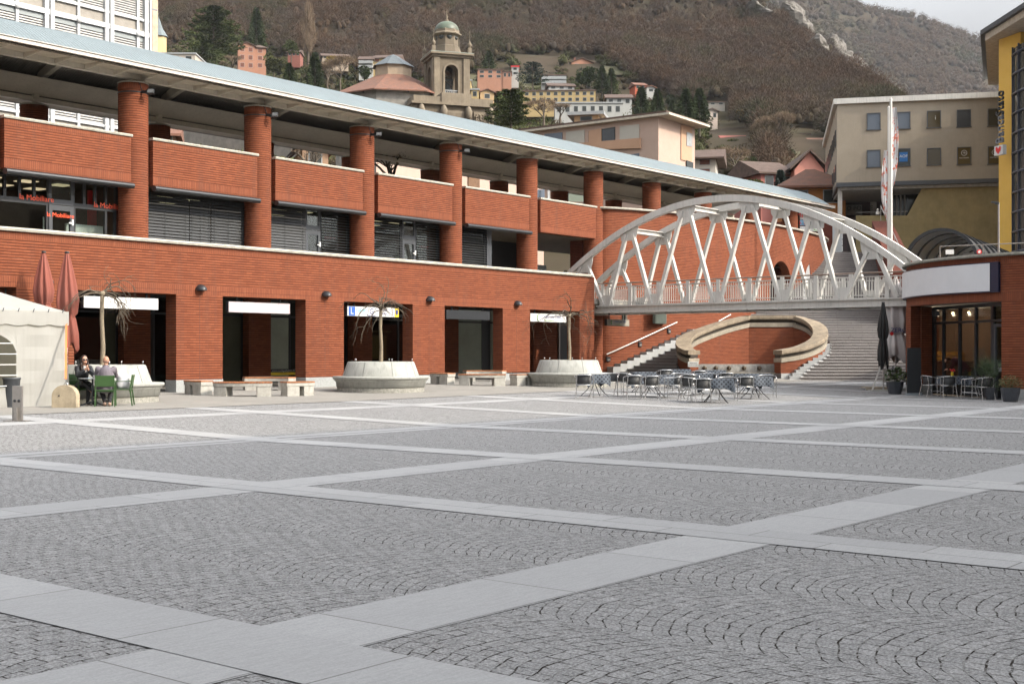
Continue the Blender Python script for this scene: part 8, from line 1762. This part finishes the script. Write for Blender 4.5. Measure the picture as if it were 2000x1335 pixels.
# ------------------------------------------------------------------ figures
SKIN = mat('skin', (.52, .28, .19), .55, .06, 6); SKIN2 = mat('tanned_skin', (.46, .23, .14), .5, .06, 6)
def blob(name, m, parent, chains, balls=(), voxel=.012, smooth=6, scale=None, extra=None):
    """one continuous surface grown round chains of (point, radius) and ellipsoids"""
    b = MB()
    for ch in chains:
        P = [Vector(p) for p, _ in ch]; b_r = [r_ for _, r_ in ch]; fine_p = []; fine_r = []
        for i in range(len(P) - 1):
            for k in range(4): f = k / 4; fine_p.append(P[i].lerp(P[i + 1], f)); fine_r.append(b_r[i] + (b_r[i + 1] - b_r[i]) * f)
        fine_p.append(P[-1]); fine_r.append(b_r[-1]); b.tube(fine_p, fine_r, 14)
        for p, r_ in zip(P, b_r): b.sphere(p, r_, 14, 10)
    for c, r_, s_ in balls: b.sphere(c, r_, 20, 14, sc=s_)
    o = b.build('tmp', m); md = o.modifiers.new('r', 'REMESH'); md.mode = 'VOXEL'; md.voxel_size = voxel; md.use_smooth_shade = True; sm = o.modifiers.new('s', 'SMOOTH'); sm.factor = .6; sm.iterations = smooth
    bpy.context.view_layer.update(); me = bpy.data.meshes.new_from_object(o.evaluated_get(bpy.context.evaluated_depsgraph_get())); bpy.data.objects.remove(o)
    if extra:
        for v_ in me.vertices: v_.co = extra(v_.co)
    me.name = name; me.materials.clear(); me.materials.append(m); o = bpy.data.objects.new(name, me); COL.objects.link(o); o.parent = parent; return o
def hand(palm, dirn, side, curl=.6, L=.085):
    """five fingers of unequal length leaving the palm; returns chains"""
    d = Vector(dirn).normalized(); s = Vector(side).normalized(); n = d.cross(s); ch = [[(palm, .026), (Vector(palm) + d * .05, .03)]]
    for i, (o_, l) in enumerate(((-.030, .8), (-.010, 1.0), (.010, .95), (.030, .72))):
        p0 = Vector(palm) + d * .07 + s * o_; p1 = p0 + (d - n * curl * .5).normalized() * L * .42 * l; p2 = p1 + (d - n * curl * 1.4).normalized() * L * .32 * l; p3 = p2 + (d * .5 - n * curl * 1.6).normalized() * L * .26 * l; ch.append([(Vector(palm) + d * .03 + s * o_ * .8, .013), (p0, .0095), (p1, .0088), (p2, .008), (p3, .0068)])
    p0 = Vector(palm) + d * .015 - s * .03; p1 = p0 + (d * .6 - s).normalized() * .035; p2 = p1 + (d - s * .3 - n * .5).normalized() * .03; ch.append([(palm, .014), (p0, .0125), (p1, .0105), (p2, .0085)]); return ch
def face(head, up, fw, skin, r=.098):
    rt = fw.cross(up).normalized(); h = head; c = [(h, r, (.80, .95, 1.16)), ]
    return rt
def figure(lab, u, v, yaw, woman):
    t = thing('person', lab, 'person', (u, v, gz(u, v)), vd + R(yaw)); V3 = Vector
    sk = SKIN if woman else SKIN2; k = .94 if woman else 1.0
    hip = V3((0, -.02, .53)); ch_ = V3((0, .10 if woman else .13, .88)); nk = V3((0, .13 if woman else .22, 1.04)); hd = V3((0, .17 if woman else .27, 1.19)); sh = .165 if woman else .20
    kn = [V3((-.12, .42, .52)), V3((.12, .42, .52))]; an = [V3((-.10, .36, .09)), V3((.12, .40, .09))]
    if woman: kn = [V3((-.06, .40, .55)), V3((.10, .42, .60))]; an = [V3((-.03, .36, .09)), V3((-.14, .62, .30))]
    else: kn = [V3((-.15, .38, .52)), V3((.13, .40, .52))]; an = [V3((-.02, .06, .10)), V3((.10, .02, .10))]
    S = [nk + V3((-sh, -.02, -.06)), nk + V3((sh, -.02, -.06))]
    if woman: E = [V3((-.20, .30, .80)), V3((.22, .30, .80))]; Wp = [V3((-.03, .42, .93)), V3((.05, .40, .94))]
    else: E = [V3((-.24, .34, .80)), V3((.24, .34, .80))]; Wp = [V3((-.10, .52, .82)), V3((.10, .54, .80))]
    chains = [[(hip, .12), (V3((0, .03, .70)), .11), (ch_, .12), (nk + V3((0, -.01, -.02)), .06), (nk + V3((0, .01, .06)), .05), (hd, .06)]]
    for i in (0, 1):
        sx = -1 if i == 0 else 1
        chains += [[(S[i], .05), (E[i], .04), (Wp[i], .027)], [(hip + V3((sx * .08, 0, 0)), .09), (kn[i], .058), (an[i], .036)]]
        dv = (V3((0, .46, 1.02)) - Wp[i]) if woman else V3((sx * -.3, 1, -.1)); chains += hand(Wp[i], dv, (sx * .6, 0, -.8) if woman else (sx, .2, 0), .7)
    up = V3((0, .05, 1)).normalized(); fw = V3((0, 1, -.06)).normalized()
    hs_ = [(hd + V3((0, .0, .02)), .098, (.80, .97, 1.12)), (hd + V3((0, .045, -.045)), .058, (.85, .9, 1.0)), (hd + V3((0, .105, -.005)), .014, (.8, 1.1, 1.7)), (hd + V3((0, .092, -.055)), .016, (1.6, .6, .5))]
    for sx in (-1, 1): hs_ += [(hd + V3((sx * .080, .0, -.0)), .020, (.4, .9, 1.4)), (hd + V3((sx * .04, .075, .022)), .018, (1.2, .6, .5))]
    blob('body', sk, t, chains, hs_, .0065, 3)
    if woman:
        COAT = mat('black_puffer', (.012, .013, .016), .5, .2, 8, bmp=.2); TR = mat('black_trousers', (.010, .010, .012), .7)
        b_ = [[(hip + V3((0, -.01, .02)), .165), (V3((0, .02, .70)), .145), (ch_ + V3((0, -.01, 0)), .155), (nk + V3((0, -.03, -.07)), .11)]]
        for i in (0, 1): b_ += [[(S[i], .075), (E[i], .062), (Wp[i] * .85 + E[i] * .15, .048)]]
        b_ += [[(hip + V3((-.08, .02, -.02)), .12), (kn[0] + V3((0, -.12, 0)), .095)], [(hip + V3((.08, .02, -.02)), .12), (kn[1] + V3((0, -.12, 0)), .095)]]; blob('coat', COAT, t, b_, (), .012, 3)
        blob('hood', COAT, t, [[(nk + V3((.13 * math.cos(a), -.03 + .115 * math.sin(a), -.02 - .03 * math.sin(a))), .045) for a in np.linspace(R(150), R(390), 9)]], (), .012, 2)
        blob('trousers', TR, t, [[(hip + V3((sx * .08, .02, 0)), .10), (kn[i], .072), (an[i] + V3((0, 0, .03)), .046)] for i, sx in ((0, -1), (1, 1))], (), .012, 2)
        blob('scarf', mat('pale_scarf', (.45, .42, .40), .8), t, [[(nk + V3((0, .05, -.03)), .045), (nk + V3((0, .085, -.14)), .04)]], (), .01, 2)
        HA = mat('dark_brown_hair', (.035, .018, .012), .45, .2, 30, bmp=.3, bscale=120); hc = [(hd + V3((0, -.022, .035)), .105, (.86, .95, 1.08)), ]
        for sx in (-1, 1): hc += [(hd + V3((sx * .073, .0, -.04)), .055, (.55, 1.0, 1.7)), (hd + V3((sx * .085, .03, -.14)), .05, (.7, .8, 1.7)), (hd + V3((sx * .088, .06, -.24)), .038, (.75, .7, 1.6))]
        hc += [(hd + V3((0, -.07, -.10)), .085, (.95, .6, 1.6))]; blob('hair', HA, t, [], hc, .008, 3)
        b = MB()
        for sx in (-1, 1): b.sphere(hd + V3((sx * .037, .100, .022)), .030, 14, 10, sc=(1.05, .35, .82))
        b.bar(hd + V3((-.015, .108, .03)), hd + V3((.015, .108, .03)), .006, .006)
        for sx in (-1, 1): b.bar(hd + V3((sx * .065, .095, .028)), hd + V3((sx * .082, .0, .03)), .006, .008)
        b.build('sunglasses', BLACK, t)
        b = MB(); b.sphere(hd + V3((0, .108, -.056)), .016, 12, 6, sc=(1.5, .5, .35)); b.build('lips', mat('lips', (.42, .10, .08), .5), t)
        for i in (0, 1): blob('shoe', TR, t, [[(an[i] + V3((0, -.02, -.02)), .045), (an[i] + V3((0, .13, -.045)), .036)]], (), .008, 2); b = MB(); b.box(-.045, .045, -.07, .17, -.088, -.068, M=Matrix.Translation(an[i])); b.build('sole', mat('tan_sole', (.45, .36, .28), .7), t, bevel=.01)
    else:
        JK = mat('grey_mauve_jacket', (.135, .115, .135), .8, .12, 4, bmp=.3, bscale=15); TR = mat('black_jeans', (.014, .014, .017), .8)
        b_ = [[(hip + V3((0, -.03, -.02)), .175), (V3((0, -.01, .68)), .165), (V3((0, .07, .86)), .18), (nk + V3((0, -.05, -.05)), .10)], [(nk + V3((-.15, -.04, -.10)), .095), (nk + V3((.15, -.04, -.10)), .095)], [(V3((-.13, .06, .8)), .10), (V3((.13, .06, .8)), .10)]]
        for i in (0, 1): b_ += [[(S[i], .080), (E[i], .062), (Wp[i] * .85 + E[i] * .15, .05)]]
        b_ += [[(V3((-.16, -.06, .55)), .07), (V3((-.19, -.05, .40)), .045)]]
        blob('jacket', JK, t, b_, (), .012, 4)
        b = MB(); P = [nk + V3((.075 * math.cos(a), -.005 + .075 * math.sin(a), .008 - .02 * math.sin(a))) for a in np.linspace(R(170), R(370), 12)]; b.ribbon(P, [(-.008, -.03), (.008, -.03), (.012, .025), (-.010, .025)]); b.build('collar', JK, t)
        blob('trousers', TR, t, [[(hip + V3((sx * .09, .02, -.02)), .11), (kn[i], .078), (an[i] + V3((0, 0, .04)), .055)] for i, sx in ((0, -1), (1, 1))], (), .012, 2)
        SU = mat('beige_suede', (.36, .25, .19), .9)
        for i in (0, 1): blob('shoe', SU, t, [[(an[i] + V3((0, -.04, -.03)), .046), (an[i] + V3((0, .06, -.045)), .046), (an[i] + V3((0, .17, -.055)), .035)]], (), .008, 2)
        b = MB(); b.lathe([(.083, -.022), (.088, 0), (.085, .02)], (hd.x, hd.y - .01, hd.z - .01), 24, a0=R(180), a1=R(360)); b.v = [(p[0] * 1.0, hd.y - .012 + (p[1] - hd.y) * 1.12, p[2]) for p in b.v]; b.build('stubble_hair', mat('grey_stubble', (.26, .15, .11), .8), t)
    return t
figure('woman in black hooded coat and sunglasses, long dark hair, hands clasped above the table', WU, WV, WYAW, True)
figure('bald man in grey mauve jacket and beige shoes seated with his back to the camera', MU, MV, 14, False)
# a waiter bending over behind the cafe glass
u, v = PXd(1886, 48.3); t = thing('person', 'person in a pink shirt bending over behind the cafe window', 'person', (u, v, 0), vd + R(70)); V3 = Vector
chs = [[(V3((-.1, 0, .08)), .05), (V3((-.1, .02, .5)), .06), (V3((-.08, -.05, .92)), .10)], [(V3((.1, 0, .08)), .05), (V3((.1, .02, .5)), .06), (V3((.08, -.05, .92)), .10)], [(V3((0, -.05, .95)), .14), (V3((0, .2, 1.2)), .14), (V3((0, .38, 1.30)), .12), (V3((0, .50, 1.31)), .055), (V3((0, .60, 1.30)), .06)], [(V3((-.18, .38, 1.28)), .05), (V3((-.2, .5, 1.05)), .042), (V3((-.12, .66, .98)), .03)], [(V3((.18, .38, 1.28)), .05), (V3((.2, .5, 1.05)), .042), (V3((.12, .66, .98)), .03)]]
for sx in (-1, 1): chs += hand((sx * .12, .66, .98), (-.2 * sx, 1, -.3), (sx, 0, 0), .6)
blob('body', SKIN, t, chs, [(V3((0, .64, 1.31)), .10, (.8, 1.1, 1.0)), (V3((0, .72, 1.25)), .02, (1, 1, 1))], .011, 3); blob('shirt', mat('pink_shirt', (.45, .20, .28), .8), t, [[(V3((0, 0, 1.0)), .155), (V3((0, .2, 1.21)), .16), (V3((0, .40, 1.31)), .135)], [(V3((-.18, .38, 1.28)), .07), (V3((-.2, .5, 1.05)), .055)], [(V3((.18, .38, 1.28)), .07), (V3((.2, .5, 1.05)), .055)]], (), .014, 3)
blob('jeans', mat('pale_jeans', (.28, .33, .38), .8), t, [[(V3((s_ * .1, 0, .12)), .065), (V3((s_ * .1, .02, .5)), .08), (V3((s_ * .07, -.05, .92)), .12)] for s_ in (-1, 1)], (), .014, 3); blob('hair', mat('reddish_hair', (.12, .05, .03), .6), t, [], [(V3((0, .62, 1.35)), .10, (.85, 1.0, .9))], .012, 2)
for s_ in (-1, 1): blob('shoe', BLACK, t, [[(V3((s_ * .1, -.03, .05)), .05), (V3((s_ * .1, .14, .04)), .04)]], (), .01, 2)
# ------------------------------------------------------------------ thin valley haze
bz = MB(); bz.box(-900, 2600, -1500, 2600, -1.6, 760)
hz = bz.build('haze', MATS['brick']); hz['kind'] = 'stuff'
hm = bpy.data.materials.new('haze'); hm.use_nodes = True; hn = hm.node_tree; hn.nodes.clear(); ho = hn.nodes.new('ShaderNodeOutputMaterial'); hv = hn.nodes.new('ShaderNodeVolumePrincipled')
hv.inputs['Color'].default_value = (.86, .90, .97, 1); hv.inputs['Density'].default_value = .00006; hv.inputs['Anisotropy'].default_value = .2; hn.links.new(hv.outputs[0], ho.inputs['Volume'])
hz.data.materials.clear(); hz.data.materials.append(hm); scene.cycles.volume_bounces = 0
